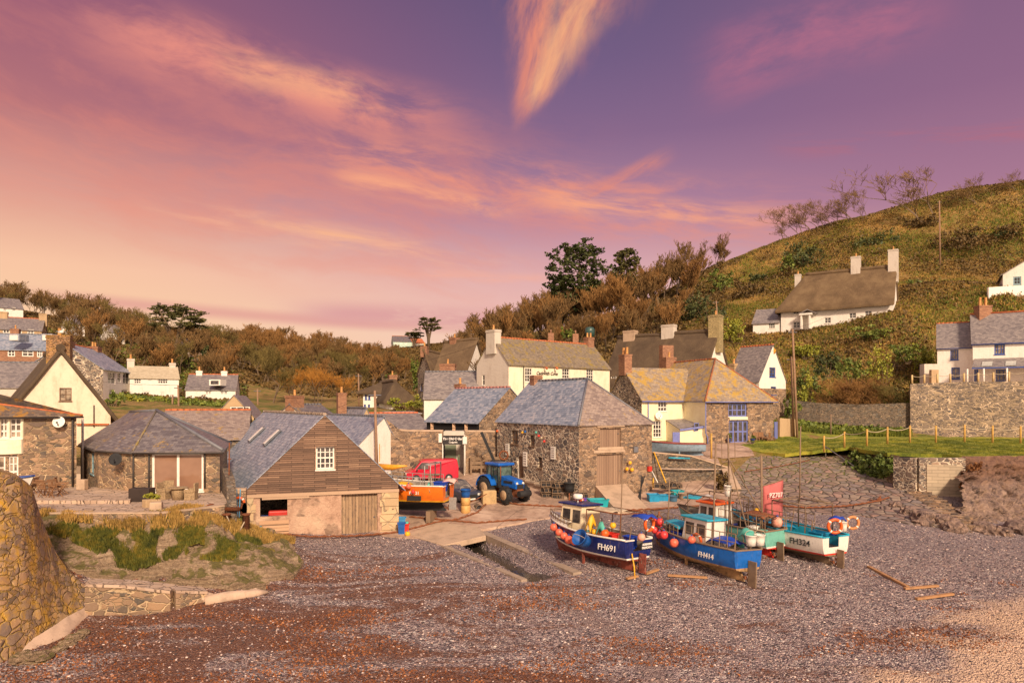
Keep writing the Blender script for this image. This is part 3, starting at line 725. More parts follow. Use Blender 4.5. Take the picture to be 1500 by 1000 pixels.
# lawn terrace above the shore
def lawnz(x, y): 
    k = min(1, max(0, (x / y * 1000 + 750 - 1100) / 150.0)); return G(x, y) * (1 - k) + k * (3.05 + (y - 52) * 0.016) if y < 70 else max(G(x, y), 3.1)
lawn = [W2(1085, 69), W2(1100, 65), W2(1150, 61.8), W2(1245, 61), W2(1260, 58), W2(1300, 54.5), W2(1380, 53.2), W2(1420, 51.5), W2(1520, 51.5), W2(1700, 52), W2(1700, 78.5), W2(1400, 79.5), W2(1330, 80), W2(1240, 82), W2(1170, 80.5), W2(1136, 76), W2(1140, 71.5)]
patch('lawn', lawn, M_lawn, 0.05, 0.7, zf=lawnz, nzamp=0.08, nzs=1.1, skirt=0.3)

# ================================================================ houses
def Q(px0, Y0, px1, Y1, D):
    a = Vector(W2(px0, Y0)); b = Vector(W2(px1, Y1)); d = (b - a).normalized(); n = Vector((-d.y, d.x))
    if n.y < 0 and abs(n.y) > abs(n.x) * 0.3: n = -n
    return [a, b, b + n * D, a + n * D]
def bil(q, u_, v_): return (q[0] * (1 - u_) + q[1] * u_) * (1 - v_) + (q[3] * (1 - u_) + q[2] * u_) * v_
def clip(poly, a, b, c_):  # keep a*s+b*z<=c
    out = []
    for i in range(len(poly)):
        p, r = poly[i], poly[(i + 1) % len(poly)]
        dp, dr = a * p[0] + b * p[1] - c_, a * r[0] + b * r[1] - c_
        if dp <= 1e-9: out.append(p)
        if (dp < -1e-9 and dr > 1e-9) or (dp > 1e-9 and dr < -1e-9):
            t = dp / (dp - dr); out.append((p[0] + (r[0] - p[0]) * t, p[1] + (r[1] - p[1]) * t))
    return out
def wallside(m, A, B, z0, clips, holes, dep=0.16, ztop=60.0):
    d = (B - A); L = d.length; d = d / L; n = Vector((d.y, -d.x))  # outward when the quad runs anticlockwise
    def p3(s_, z, off=0.0): return (A.x + d.x * s_ - n.x * off, A.y + d.y * s_ - n.y * off, z)
    ss = sorted({0.0, L} | {min(L, max(0, h[0])) for h in holes} | {min(L, max(0, h[1])) for h in holes})
    zs = sorted({z0, ztop} | {max(z0, h[2]) for h in holes} | {h[3] for h in holes})
    for i in range(len(ss) - 1):
        for j in range(len(zs) - 1):
            cs, cz = (ss[i] + ss[i + 1]) / 2, (zs[j] + zs[j + 1]) / 2
            if any(h[0] < cs < h[1] and h[2] < cz < h[3] for h in holes): continue
            pl = [(ss[i], zs[j]), (ss[i + 1], zs[j]), (ss[i + 1], zs[j + 1]), (ss[i], zs[j + 1])]
            for c_ in clips:
                pl = clip(pl, *c_)
                if len(pl) < 3: break
            if len(pl) >= 3: m.poly([p3(*q_) for q_ in pl])
    for h in holes:
        a, b, c_, e = h[0], h[1], max(z0, h[2]), h[3]
        m.poly([p3(a, c_), p3(a, c_, dep), p3(a, e, dep), p3(a, e)]); m.poly([p3(b, c_), p3(b, e), p3(b, e, dep), p3(b, c_, dep)])
        m.poly([p3(a, c_), p3(b, c_), p3(b, c_, dep), p3(a, c_, dep)]); m.poly([p3(a, e), p3(a, e, dep), p3(b, e, dep), p3(b, e)])
def window(root, A, B, s0, s1, za, zb, nx=2, ny=3, fm=None, gm=None, dep=0.12, fw=0.07, sill=True, bar=0.035, kind='w', dm=None, lab=None, sillm=None):
    d = (B - A).normalized(); n = Vector((d.y, -d.x)); fm = fm or M_wwhite
    def p3(s_, z, off): return Vector((A.x + d.x * s_ - n.x * off, A.y + d.y * s_ - n.y * off, z))
    def bx(m, a, b, c_, e, o0, o1): m.hexa([p3(a, c_, o0), p3(b, c_, o0), p3(b, c_, o1), p3(a, c_, o1), p3(a, e, o0), p3(b, e, o0), p3(b, e, o1), p3(a, e, o1)])
    m = MB()
    if kind == 'w':
        bx(m, s0 + .01, s1 - .01, za + .01, zb - .01, dep, dep + 0.03); w_ = m.build('window', gm or M_glass, root)
        f = MB(); o0, o1 = dep - 0.05, dep + 0.035
        bx(f, s0, s0 + fw, za, zb, o0, o1); bx(f, s1 - fw, s1, za, zb, o0, o1); bx(f, s0 + fw, s1 - fw, zb - fw, zb, o0, o1); bx(f, s0 + fw, s1 - fw, za, za + fw, o0, o1)
        for i in range(1, nx):
            c_ = s0 + (s1 - s0) * i / nx; bx(f, c_ - bar, c_ + bar, za + fw, zb - fw, o0 + .008, o1 - .01)
        for j in range(1, ny):
            c_ = za + (zb - za) * j / ny; k = bar * (1.5 if (j == ny // 2 and ny > 2) else 0.8); bx(f, s0 + fw, s1 - fw, c_ - k, c_ + k, o0 + .016, o1 - .015)
        f.build('frame', fm, w_)
        if sill:
            f = MB(); bx(f, s0 - .06, s1 + .06, za - .09, za - .002, -.07, dep - .06); f.build('sill', sillm or fm, w_)
    elif kind == 'd':
        bx(m, s0 + .05, s1 - .05, za, zb - .05, dep, dep + 0.05); w_ = m.build('door', dm or M_wbrown, root)
        f = MB(); bx(f, s0, s0 + .05, za, zb, dep - .04, dep + .06); bx(f, s1 - .05, s1, za, zb, dep - .04, dep + .06); bx(f, s0 + .05, s1 - .05, zb - .05, zb, dep - .04, dep + .06); f.build('frame', fm, w_)
        h = MB(); h.ball(p3(s1 - .18, za + 1.0, dep - .04), 0.045); h.build('handle', M_lead, w_)
    if lab: w_['label'] = lab
    return w_
def house(name, label, q, z0, ze, zr, axis=0, wall=None, roof=None, hips=(0, 0), ov=0.22, og=0.12, t=0.07, rv=0.5, ridge=None, ops=(), chims=(), cat='house', group=None, thick=None, gutter=None, dep=0.16, roof2=None, walls=None, z0b=1.0, ridger=0.11):
    """q: anticlockwise ground quad, side 0 faces the viewer; ops: (side, px0, py0, px1, py1, dict)"""
    c_ = sum(q, Vector((0, 0))) / 4
    root = empty(name, (c_.x, c_.y, z0), label, cat, group)
    sides = [(q[i], q[(i + 1) % 4]) for i in range(4)]
    wm = MB(); mats = walls or [wall] * 4; ul = []
    for x in mats:
        if x not in ul: ul.append(x)
    opl = [[] for _ in range(4)]
    for o in ops:
        s_, x0, y0, x1, y1 = o[:5]; kw = dict(o[5]) if len(o) > 5 else {}
        A, B = sides[s_]; L = (B - A).length
        t0, t1 = sorted((hit(A, B, x0), hit(A, B, x1)))
        pm = A + (B - A) * (t0 + t1) / 2
        za, zb = Zp(y1, pm.y), Zp(y0, pm.y)
        opl[s_].append((max(.08, t0 * L), min(L - .08, t1 * L), za, zb, kw))
    for s_ in range(4):
        A, B = sides[s_]; L = (B - A).length; wm.mi = ul.index(mats[s_])
        gab = (axis == 0 and s_ in (1, 3)) or (axis == 1 and s_ in (0, 2))
        hip = hips[0 if s_ in (3, 0) and gab and ((axis == 0 and s_ == 3) or (axis == 1 and s_ == 0)) else 1] if gab else 0
        if gab and not hip:
            r_ = rv if s_ in (1, 2) else 1 - rv
            a = L * r_; k = (zr - ze)
            cl = [(-k / a, 1, ze), (k / (L - a), 1, ze + k * L / (L - a))]
        else: cl = [(0, 1, ze)]
        wallside(wm, A, B, z0 - z0b, cl, [o[:4] for o in opl[s_]], dep)
        for o in opl[s_]:
            kw = o[4]; kw.setdefault('dep', dep - .04)
            if kw.get('kind') == 'void':
                m = MB(); continue
            window(root, A, B, o[0], o[1], o[2], o[3], **kw)
    wm.build('wall', ul, root)
    qq = q if axis == 0 else [q[1], q[2], q[3], q[0]]
    # axis 1: along the ridge runs q1->q2 ; hips[0]=front end
    rvv = rv if axis == 0 else 1 - rv if False else rv
    Lu, Lv = (qq[1] - qq[0]).length, (qq[3] - qq[0]).length
    ogu, ovv = og / Lu, ov / Lv
    def P_(u_, v_, z): b = bil(qq, u_, v_); return (b.x, b.y, z)
    k0 = (zr - ze) * ovv / rvv; k1 = (zr - ze) * ovv / (1 - rvv); T = thick or t
    hA, hB = hips[0], hips[1]
    uA = -ogu if not hA else -(ov / Lu); uB = 1 + ogu if not hB else 1 + ov / Lu
    kk = k0
    z00, z11 = ze - k0 + T, ze - k1 + T
    if hA or hB: z00 = z11 = ze - min(k0, k1) + T
    rA = (hA / Lu) if hA else -ogu; rB = 1 - (hB / Lu) if hB else 1 + ogu
    R0, R1 = P_(rA, rvv, zr + T), P_(rB, rvv, zr + T)
    a, b, c2, d2 = P_(uA, -ovv, z00), P_(uB, -ovv, z00), P_(uB, 1 + ovv, z11), P_(uA, 1 + ovv, z11)
    polys = [[a, b, R1, R0], [c2, d2, R0, R1]]
    if hA and roof2: r2 = MB(); r2.slab([[d2, a, R0]], T); r2.build('roof', roof2, root)
    elif hA: polys.append([d2, a, R0])
    if hB: polys.append([b, c2, R1])
    rm = MB()
    if thick:  # rounded, slightly uneven thatch
        def sub(pl, n1=10, n2=5):
            if len(pl) == 3: pl = [pl[0], pl[1], pl[2], pl[2]]
            A_, B_, C_, D_ = [Vector(x) for x in pl]; out = []
            for i in range(n1):
                for j in range(n2):
                    f = lambda s_, r_: (A_ * (1 - s_) + B_ * s_) * (1 - r_) + (D_ * (1 - s_) + C_ * s_) * r_
                    out.append([f(i / n1, j / n2), f((i + 1) / n1, j / n2), f((i + 1) / n1, (j + 1) / n2), f(i / n1, (j + 1) / n2)])
            return out
        pp = []
        for pl in polys: pp += sub(pl)
        def wob(p):
            p = Vector(p); w_ = noise.noise(p * 0.35) * 0.16 + noise.noise(p * 1.3) * 0.05
            return (p.x, p.y, round(p.z + w_, 5))
        pp = [[wob(p) for p in pl] for pl in pp]
        pp2 = []
        for pl in pp:
            o_ = []
            for p in pl:
                if not o_ or (Vector(p) - Vector(o_[-1])).length > 1e-3: o_.append(p)
            if (Vector(o_[0]) - Vector(o_[-1])).length < 1e-3: o_.pop()
            if len(o_) >= 3: pp2.append(o_)
        rm.slab(pp2, T); ro = rm.build('roof', roof, root, smooth=True, bevel=T * 0.3, seg=3)
    else:
        rm.slab(polys, T); ro = rm.build('roof', roof, root)
    if ridge:
        m = MB()
        pr0, pr1 = Vector(R0), Vector(R1); d = (pr1 - pr0); n = max(2, int(d.length / 0.45))
        for i in range(n): m.tube([pr0 + d * (i / n) + Vector((0, 0, 0.0)), pr0 + d * ((i + 0.96) / n)], ridger + 0.012 * (i % 2), 6)
        if hA:
            for x in (a, d2): m.tube([Vector(x), pr0], ridger * 0.75, 6)
        if hB:
            for x in (b, c2): m.tube([Vector(x), pr1], ridger * 0.75, 6)
        m.build('ridge_tiles', ridge, root)
    elif thick:
        m = MB(); pr0, pr1 = Vector(R0), Vector(R1); N_ = 16
        pts = [pr0 + (pr1 - pr0) * i / N_ for i in range(N_ + 1)]; pts = [Vector((p.x, p.y, p.z - 0.10 + noise.noise(p * 0.35) * 0.16)) for p in pts]
        m.tube(pts, T * 0.62, 8); m.smooth = True; m.build('thatch_ridge', roof, root)
    if gutter:
        m = MB()
        for (x, y) in ((a, b),): m.tube([Vector(x) - Vector((0, 0, T + .05)), Vector(y) - Vector((0, 0, T + .05))], 0.06, 6)
        if axis == 0 and not hB: pass
        if hB: m.tube([Vector(b) - Vector((0, 0, T + .05)), Vector(c2) - Vector((0, 0, T + .05))], 0.06, 6)
        if hA: m.tube([Vector(d2) - Vector((0, 0, T + .05)), Vector(a) - Vector((0, 0, T + .05))], 0.06, 6)
        m.build('gutter', gutter, root)
    for ch in chims:
        u_, v_, w_, d_, zt, cm, pots = ch[:7]; b = bil(q, u_, v_); ang = math.atan2((q[1] - q[0]).y, (q[1] - q[0]).x)
        zb = ch[7] if len(ch) > 7 else ze
        m = MB(); m.box((b.x, b.y, (zb + zt) / 2), (w_, d_, zt - zb), ang)
        m.box((b.x, b.y, zt - 0.22), (w_ + .12, d_ + .12, .12), ang); m.box((b.x, b.y, zt - .05), (w_ + .08, d_ + .08, .1), ang)
        co = m.build('chimney', cm, ro)
        if pots:
            for i in range(pots):
                m = MB(); off = (i - (pots - 1) / 2) * w_ * 0.55; cx, cy = b.x + math.cos(ang) * off, b.y + math.sin(ang) * off
                m.lathe([(0.13, zt), (0.15, zt + .1), (0.12, zt + .15), (0.12, zt + .55), (0.15, zt + .6), (0.11, zt + .62)], (cx, cy, 0), 10)
                pass
                m.build('chimney_pot', M_pot, ro)
    return root
def pipe(root, pts, m_=None, r=0.05, name='drainpipe'):
    m = MB(); m.tube(pts, r, 6); return m.build(name, m_ or M_pipe, root)
def onwall(A, B, px, py, off=0.0):
    t_ = hit(A, B, px); p = A + (B - A) * t_; d = (B - A).normalized(); n = Vector((d.y, -d.x))
    return Vector((p.x + n.x * off, p.y + n.y * off, Zp(py, p.y)))
w = dict
SW = w(nx=2, ny=4, fm=M_wwhite)

# ---- central stone net store (corner towards the viewer)
a, b, c3 = Vector(W2(848, 49.2)), Vector(W2(955, 52.4)), Vector(W2(728, 58.6))
q = [a, b, b + (c3 - a), c3]
M_plank = wood('door_planks', (0.20, 0.12, 0.08), (0.42, 0.28, 0.19), 0.16)
hs = house('stone_store', 'stone fish cellar with slate hipped roof, wooden hatch and double doors', q, 0.0, 5.6, 8.95, 1, walls=[M_stoneb, M_stoneb, M_stoneb, M_stonew], roof=M_slate, roof2=M_slatebr, hips=(3.4, 0), ov=0.16, ridge=M_lead, cat='stone building', dep=0.22, ops=[
  (0, 879, 627, 910, 655, w(kind='d', dm=M_plank, fm=M_plank, lab='upper plank hatch')), (0, 874, 665, 912, 710, w(kind='d', dm=M_plank, fm=M_plank, lab='plank double door')),
  (3, 749, 630, 759, 650, w(nx=2, ny=3, fm=M_wbrown)), (3, 776, 637, 783, 653, w(nx=2, ny=3, fm=M_wbrown)), (3, 788, 669, 794, 685, w(nx=2, ny=2, fm=M_wbrown)), (3, 757, 667, 767, 702, w(kind='d', dm=M_wbrown))],
  chims=[(0.5, 0.93, 0.8, 0.7, 9.5, M_brick, 0)])
A0, B0 = q[0], q[1]
m = MB()
for (x0, x1, y) in ((874, 914, 623.5), (869, 914, 661.5), (875, 912, 657)):
    p0, p1 = onwall(A0, B0, x0, y, .04), onwall(A0, B0, x1, y, .04); p1.z = p0.z; m = MB(); m.bar(p0, p1, .12, .2); m.build('lintel', M_conc, hs)
# bench ledge along its left wall, ramp to the doors
m = MB(); L0, L1 = q[3], q[0]; nrm = (L1 - L0).normalized(); nn = Vector((nrm.y, -nrm.x))
for i in range(5):
    s0 = L0 + (L1 - L0) * (0.35 + i * 0.11) + nn * 0.3; s1 = L0 + (L1 - L0) * (0.35 + (i + 1) * 0.11 - .005) + nn * 0.3
    z = max(G(s0.x, s0.y), G(s1.x, s1.y)) + .42; m.bar((s0.x, s0.y, z), (s1.x, s1.y, z), 0.5, .12); m.bar((s0.x, s0.y, z - .3), (s1.x, s1.y, z - .3), .3, .5)
tag(m.build('stone_bench', M_concg, None), 'long low stone ledge along the left wall of the fish cellar', 'bench')
pA, pB = onwall(A0, B0, 872, 712), onwall(A0, B0, 916, 712)
rp = MB(); dn = (B0 - A0).normalized(); on = Vector((dn.y, -dn.x)); gz = G(pA.x, pA.y)
t0, t1 = Vector((pA.x, pA.y, 1.05)), Vector((pB.x, pB.y, 1.05))
e0, e1 = Vector((*gp(905, 752)[:2], 0)), Vector((*gp(950, 747)[:2], 0)); e0.z = G(e0.x, e0.y) + .1; e1.z = G(e1.x, e1.y) + .1
lo = [Vector((p.x, p.y, -1.5)) for p in (t0, t1, e1, e0)]
rp.hexa([lo[3], lo[2], lo[1], lo[0], e0, e1, t1, t0])
o = rp.build('loading_ramp', [M_conc], None); tag(o, kind='structure')

# ---- old boathouse (weathered gable)
A_, B_ = Vector(W2(360, 40.4)), Vector(W2(583, 43.3)); bk = Vector((-0.52, 0.85)) * 17.5
q = [A_, B_, B_ + bk, A_ + bk]
zE, zR = 1.95, 6.35
M_bdoor = wood('old_boathouse_doors', (0.22, 0.13, 0.075), (0.50, 0.34, 0.20), 0.2, wear=(0.16, 0.11, 0.08))
nt = newmat('boathouse_render')
nA = nt.noise(nt.P, 0.8, 6, 0.65, 0.3); nB = nt.noise(nt.P, 9, 5, 0.75)
bw = nt.vor(nt.mapping(nt.P, (1, 1, 1.6)), 3.0, 'F1')
br_, _, _ = nt.sep(bw.outputs['Color'])
col = nt.ramp(nA * 0.6 + nB * 0.4, [(0.35, (0.30, 0.17, 0.11, 1)), (0.5, (0.52, 0.33, 0.23, 1)), (0.65, (0.62, 0.45, 0.31, 1))])
col = nt.mix(nt.sstep(nt.noise(nt.P, 0.5, 3, 0.6), 0.5, 0.56) * br_ * 0.8, col, (0.16, 0.10, 0.07, 1))
nt.put(nt.b.inputs['Base Color'], col); nt.b.inputs['Roughness'].default_value = 0.95; bump(nt, nB + br_ * 0.4, 0.8, 0.05); M_bhr = nt.m
bh = house('boathouse', 'old boathouse with weathered shingle gable, slate roof and plank doors', q, -0.6, zE, zR, 1, walls=[M_bhr, M_stoneb, M_stoneb, M_stoneb], roof=M_slate, ov=0.45, og=0.1, t=0.06, ridge=M_concg, cat='boathouse', z0b=2.0, dep=0.3, rv=0.50, ops=[
  (0, 463, 654, 490, 687, w(nx=4, ny=4, fm=M_cream if False else M_wwhite, bar=.028, fw=.09)), (0, 500, 723, 553, 782, w(kind='d', dm=M_bdoor, fm=M_bdoor, lab='weathered plank door at the right')), (0, 381, 727, 421, 756, w(kind='void'))])
dn = (B_ - A_).normalized(); on = Vector((dn.y, -dn.x)); Lw = (B_ - A_).length
def bp(s_, z, off): return Vector((A_.x + dn.x * s_ + on.x * off, A_.y + dn.y * s_ + on.y * off, z))
# shingle cladding of the gable, proud of the wall, with a hole for the window
m = MB(); k = (zR - zE); cl = [(-k / (Lw / 2), 1, zE - .0), (k / (Lw / 2), 1, zE + 2 * k)]
hA_, hB_ = hit(A_, B_, 461) * Lw, hit(A_, B_, 492) * Lw; ym = (A_ + (B_ - A_) * (hA_ + hB_) / 2 / Lw).y
hz0, hz1 = Zp(689, ym), Zp(652, ym)
ss = [0.0, hA_, hB_, Lw]; zs = [zE - .28, hz0, hz1, 20]
for i in range(3):
    for j in range(3):
        if i == 1 and j == 1: continue
        pl = [(ss[i], zs[j]), (ss[i + 1], zs[j]), (ss[i + 1], zs[j + 1]), (ss[i], zs[j + 1])]
        for c_ in cl:
            pl = clip(pl, *c_)
            if len(pl) < 3: break
        if len(pl) >= 3: m.poly([bp(x, z, .06) for x, z in pl])
m.poly([bp(0, zE - .28, .06), bp(0, zE - .28, 0), bp(Lw, zE - .28, 0), bp(Lw, zE - .28, .06)])
for (x, y) in ((hA_, hz0), (hA_, hz1), (hB_, hz0), (hB_, hz1)): pass
m.bar(bp(hA_, (hz0 + hz1) / 2, .03) - Vector((0, 0, (hz1 - hz0) / 2)), bp(hA_, (hz0 + hz1) / 2, .03) + Vector((0, 0, (hz1 - hz0) / 2)), .05)
m.bar(bp(hB_, hz0, .03), bp(hB_, hz1, .03), .05); m.bar(bp(hA_, hz0, .03), bp(hB_, hz0, .03), .05); m.bar(bp(hA_, hz1, .03), bp(hB_, hz1, .03), .05)
m.build('gable_cladding', M_clap, bh)
m = MB(); m.bar(bp(.0, zE - .38, .05), bp(Lw + .05, zE - .38, .05), .12, .2); m.build('wall_plate', wood('grey_beam', (.35, .22, .14), (.6, .42, .28), 3.0, axis='h'), bh); m = MB(); m.bar(bp(0.9, zE - .55, .03), bp(3.6, zE - .55, .03), .1, .14); m.build('lintel', MT['grey_beam'], bh)
m = MB()
for i in range(5): m.bar(bp(hit(A_, B_, 380) * Lw, -.95 + i * .23, .06), bp(hit(A_, B_, 423) * Lw, -.95 + i * .23, .06), .05, .215)
m.build('timber_boards', wood('fresh_boards', (.48, .28, .16), (.66, .42, .26), 0.4, axis='h'), bh)
m = MB()
for s0, s1 in ((-.03, .55), (Lw - 1.15, Lw + .03)):
    m = MB()
    for i in range(8):
        dxx = 0.12 * (i % 2); z0_ = -2.4 + i * .5
        m.bar(bp(s0 + (dxx if s0 > 1 else 0), z0_ + .24, .0), bp(s1 - (dxx if s0 < 1 else 0), z0_ + .24, .0), .14, .47)
    m.build('quoins', MT.get('quoin_stone') or rubble('quoin_stone', [(.30, .21, .12), (.45, .32, .18), (.36, .28, .17)], (.5, .38, .25), .9, 1, .02), bh)
m = MB()
for (s_, z, c_) in ((2.0, .35, (0, 0)),): m.box(bp(s_, z, -.9), (1.5, .5, .35), .3)
o = m.build('folded_tarpaulin', paint('red_tarp', (.55, .03, .02), .5, .2), None, bevel=.08); tag(o, 'red folded tarpaulin inside the open boathouse bay', 'tarpaulin')
m = MB(); m.box(bp(1.35, .1, -.8), (1.3, .6, .3), .3); o = m.build('folded_tarpaulin', paint('blue_tarp', (.03, .10, .45), .5, .2), None, bevel=.08); tag(o, 'blue folded sheet under the red one in the boathouse bay', 'tarpaulin')
m = MB(); m.bar(bp(3.1, -.2, -.15), bp(3.55, 1.1, -.5), .05, .28); o = m.build('leaning_plank', MT['fresh_boards'], None); tag(o, 'sawn plank leaning in the open boathouse bay', 'plank')
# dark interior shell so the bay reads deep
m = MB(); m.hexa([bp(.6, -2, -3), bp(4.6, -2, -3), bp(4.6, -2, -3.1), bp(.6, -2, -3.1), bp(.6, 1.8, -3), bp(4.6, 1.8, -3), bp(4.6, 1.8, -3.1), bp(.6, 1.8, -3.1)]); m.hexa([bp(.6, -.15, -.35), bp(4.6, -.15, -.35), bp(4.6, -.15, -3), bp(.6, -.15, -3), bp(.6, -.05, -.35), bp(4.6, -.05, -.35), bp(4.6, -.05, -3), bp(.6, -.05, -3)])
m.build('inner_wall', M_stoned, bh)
# skylights on the left slope
for (x0, y0, x1, y1) in ((342, 642, 364, 626), (366, 646, 389, 630), (388, 651, 413, 634)):
    # slope plane through the eave line and ridge line
    ea = Vector((*(A_ + Vector((0, 0))), zE)); rg = Vector((*((A_ + B_) / 2), zR)); dirv = Vector((bk.x, bk.y, 0)).normalized()
    nn_ = (rg - ea).cross(dirv).normalized()
    if nn_.z < 0: nn_ = -nn_
    def onr(px, py):
        d_ = Vector(((px - 750) / F, 1, (HY - py) / F)); o_ = Vector((0, 0, CZ)); t_ = (ea - o_).dot(nn_) / d_.dot(nn_); return o_ + d_ * t_
    p0, p1 = onr(x0, y0), onr(x1, y1); up = (rg - ea).normalized()
    cpt = (p0 + p1) / 2 + nn_ * .15
    Lh = abs((p1 - p0).dot(up)); Mx = Matrix((dirv, up, nn_)).transposed()
    if Mx.determinant() < 0: Mx = Matrix((-dirv, up, nn_)).transposed()
    m = MB(); m.box(cpt, (.62, max(1.0, Lh) + .1, .12), M=Mx); sk = m.build('skylight', M_lead, bh)
    m = MB(); m.box(cpt + nn_ * .075, (.5, max(1.0, Lh) - .05, .03), M=Mx); m.build('pane', paint('sky_pane', (.75, .70, .68), .15, .05), sk)

# ---- left stone cottage with bay windows
b_ = Vector(W2(112, 41.5)); d_ = Vector((-.78, -.62)); q = [b_ + d_ * 15, b_, b_ + Vector((-.62, .78)) * 8, b_ + d_ * 15 + Vector((-.62, .78)) * 8]
ops = [(0, 0, 612, 12, 641, w(nx=2, ny=3, gm=M_glassc)), (0, 15, 612, 32, 641, w(nx=2, ny=3, gm=M_glassc)), (0, -4, 668, 8, 702, w(nx=1, ny=2, gm=M_glassc, sill=False)), (0, 13, 668, 27, 702, w(nx=2, ny=3, gm=M_glassc, sill=False)),
       (0, -60, 612, -30, 641, w(gm=M_glassc)), (0, -60, 665, -30, 700, w(gm=M_glassc))]
lh = house('stone_cottage', 'stone cottage at the left edge with lichened slate roof and satellite dish', q, 1.8, 6.45, 8.6, 0, wall=M_stoneV, roof=M_slateor, hips=(8, 13.5), ov=.3, ridge=M_terra, gutter=M_pipe, ops=ops, ridger=.09)
A1, B1 = q[0], q[1]
m = MB(); p0, p1 = onwall(A1, B1, -70, 606, .05), onwall(A1, B1, 33.5, 606, .05)
# pale render panel between the windows
for (x0, x1, y0, y1) in ((-20, 33.5, 643, 666),):
    a_, b_ = onwall(A1, B1, x0, y1, .03), onwall(A1, B1, x1, y0, .03); m.hexa([Vector((a_.x, a_.y - .12, a_.z)), Vector((b_.x, b_.y - .12, a_.z)), Vector((b_.x, b_.y + .05, a_.z)), Vector((a_.x, a_.y + .05, a_.z)), Vector((a_.x, a_.y - .12, b_.z)), Vector((b_.x, b_.y - .12, b_.z)), Vector((b_.x, b_.y + .05, b_.z)), Vector((a_.x, a_.y + .05, b_.z))])
for x in (-1, 13.5, 33): p_ = onwall(A1, B1, x, 640, .02); m.box((p_.x, p_.y, (Zp(607, p_.y) + Zp(643, p_.y)) / 2), (.1, .1, Zp(607, p_.y) - Zp(643, p_.y)))
m.build('render_panel', M_cream, lh)
pipe(lh, [onwall(A1, B1, 106, 608, .12), onwall(A1, B1, 106, 712, .12)], r=.06)

# ---- hipped stone house with the picture window
pts = [W2(118, 46.0), W2(144, 41.0), W2(196, 39.6), W2(322, 39.9), W2(333, 47.0), W2(150, 50.0)]
pts = [Vector(p) for p in pts]; ze, z0 = 4.35, 1.8
hr = empty('hipped_stone_house', (-21, 43, 1.8), 'low stone house with dark slate hipped roof and wide white patio window', 'house')
m = MB(); n_ = len(pts)
for i in range(n_):
    A2, B2 = pts[i], pts[(i + 1) % n_]; hl = []
    if i == 2: L_ = (B2 - A2).length; hl = [(hit(A2, B2, 222) * L_, hit(A2, B2, 298) * L_, Zp(719, 39.8), Zp(663, 39.8))]
    if i == 0: L_ = (B2 - A2).length; hl = [(L_ * .6, L_ * .78, 2.7, 4.0)]
    wallside(m, A2, B2, z0 - 1.2, [(0, 1, ze)], hl, .16)
m.build('wall', M_stoneV, hr)
A2, B2 = pts[2], pts[3]; L_ = (B2 - A2).length; wn = window(hr, A2, B2, hit(A2, B2, 222) * L_, hit(A2, B2, 298) * L_, Zp(719, 39.8), Zp(663, 39.8), nx=2, ny=1, gm=M_glassr, fw=.13, bar=.07)
A3, B3 = pts[0], pts[1]; L3 = (B3 - A3).length; window(hr, A3, B3, L3 * .6, L3 * .78, 2.7, 4.0, nx=1, ny=2, fm=paint('pale_blue_paint', (.25, .38, .42), .5, .1))
ctr = sum(pts, Vector((0, 0))) / n_
ev = [Vector((p.x + (p.x - ctr.x) * .045, p.y + (p.y - ctr.y) * .06, ze - .03)) for p in pts]
R0 = Vector((Xp(229, 43.2), 43.2, Zp(601, 43.2))); R1 = Vector((Xp(190, 47.0), 47.0, Zp(603, 47.0)))
m = MB(); m.slab([[ev[2], ev[3], R0], [ev[3], ev[4], R0], [ev[4], ev[5], R1, R0], [ev[5], ev[0], R1], [ev[0], ev[1], R1], [ev[1], ev[2], R0, R1]], .09)
m.build('roof', M_slated, hr)
m = MB(); m.tube([R0 + Vector((0, 0, .03)), ev[3] + Vector((0, 0, .03))], .11, 6); m.tube([R0, ev[4]], .11, 6); m.tube([R1, R0], .1, 6); m.build('ridge_tiles', M_lead, hr)
m = MB(); m.tube([ev[2] + Vector((0, 0, .03)), R0], .07, 6); m.build('hip_tiles', M_slatelg, hr)
m = MB()
for i in range(3): m.tube([ev[i] - Vector((0, 0, .12)), ev[i + 1] - Vector((0, 0, .12))], .06, 6)
m.build('gutter', M_pipe, hr)
for x in (196, 219): pipe(hr, [onwall(A2, B2, x + .5, 660, .1), onwall(A2, B2, x + .5, 722, .1)])
pipe(hr, [onwall(A2, B2, 301, 663, .1), onwall(A2, B2, 301, 714, .1)])
pp = Vector((Xp(121, 43.5), 43.5, 0)); pipe(hr, [(pp.x, pp.y, 1.8), (pp.x, pp.y, 6.1)], M_pipel, .07, 'soil_pipe')

# ---- thatched white cottage, gable towards us
q = [Vector(W2(12, 57)), Vector(W2(162, 59.5))]; q += [q[1] + Vector((-6.6, 8)), q[0] + Vector((-6.6, 8))]
tw = house('thatched_cottage', 'white cottage behind the left roofs with steep thatched gable and brick stack', q, 2.0, 6.0, 11.3, 1, wall=wash('whitewash_warm', (.80, .66, .50), (.38, .24, .14), .45), roof=M_thatchd, ov=.6, og=.35, thick=.55, chims=[(.5, .06, 1.75, .9, 12.9, rubble('stack_stone', [(.16, .08, .04), (.30, .16, .06), (.22, .13, .07)], (.2, .13, .07), 4, 2, .04, lichen=.2), 1, 8)],
  ops=[(0, 87, 568, 105, 587, w(nx=2, ny=2, fm=M_wbrown, gm=M_glassc))])
pipe(tw, [onwall(q[0], q[1], 138, 593, .1), onwall(q[0], q[1], 138, 625, .1)])
m = MB(); m.bar(onwall(q[0], q[1], 113, 621, .1), onwall(q[0], q[1], 160, 621, .1), .25, .12); m.build('coping', M_terra, tw)

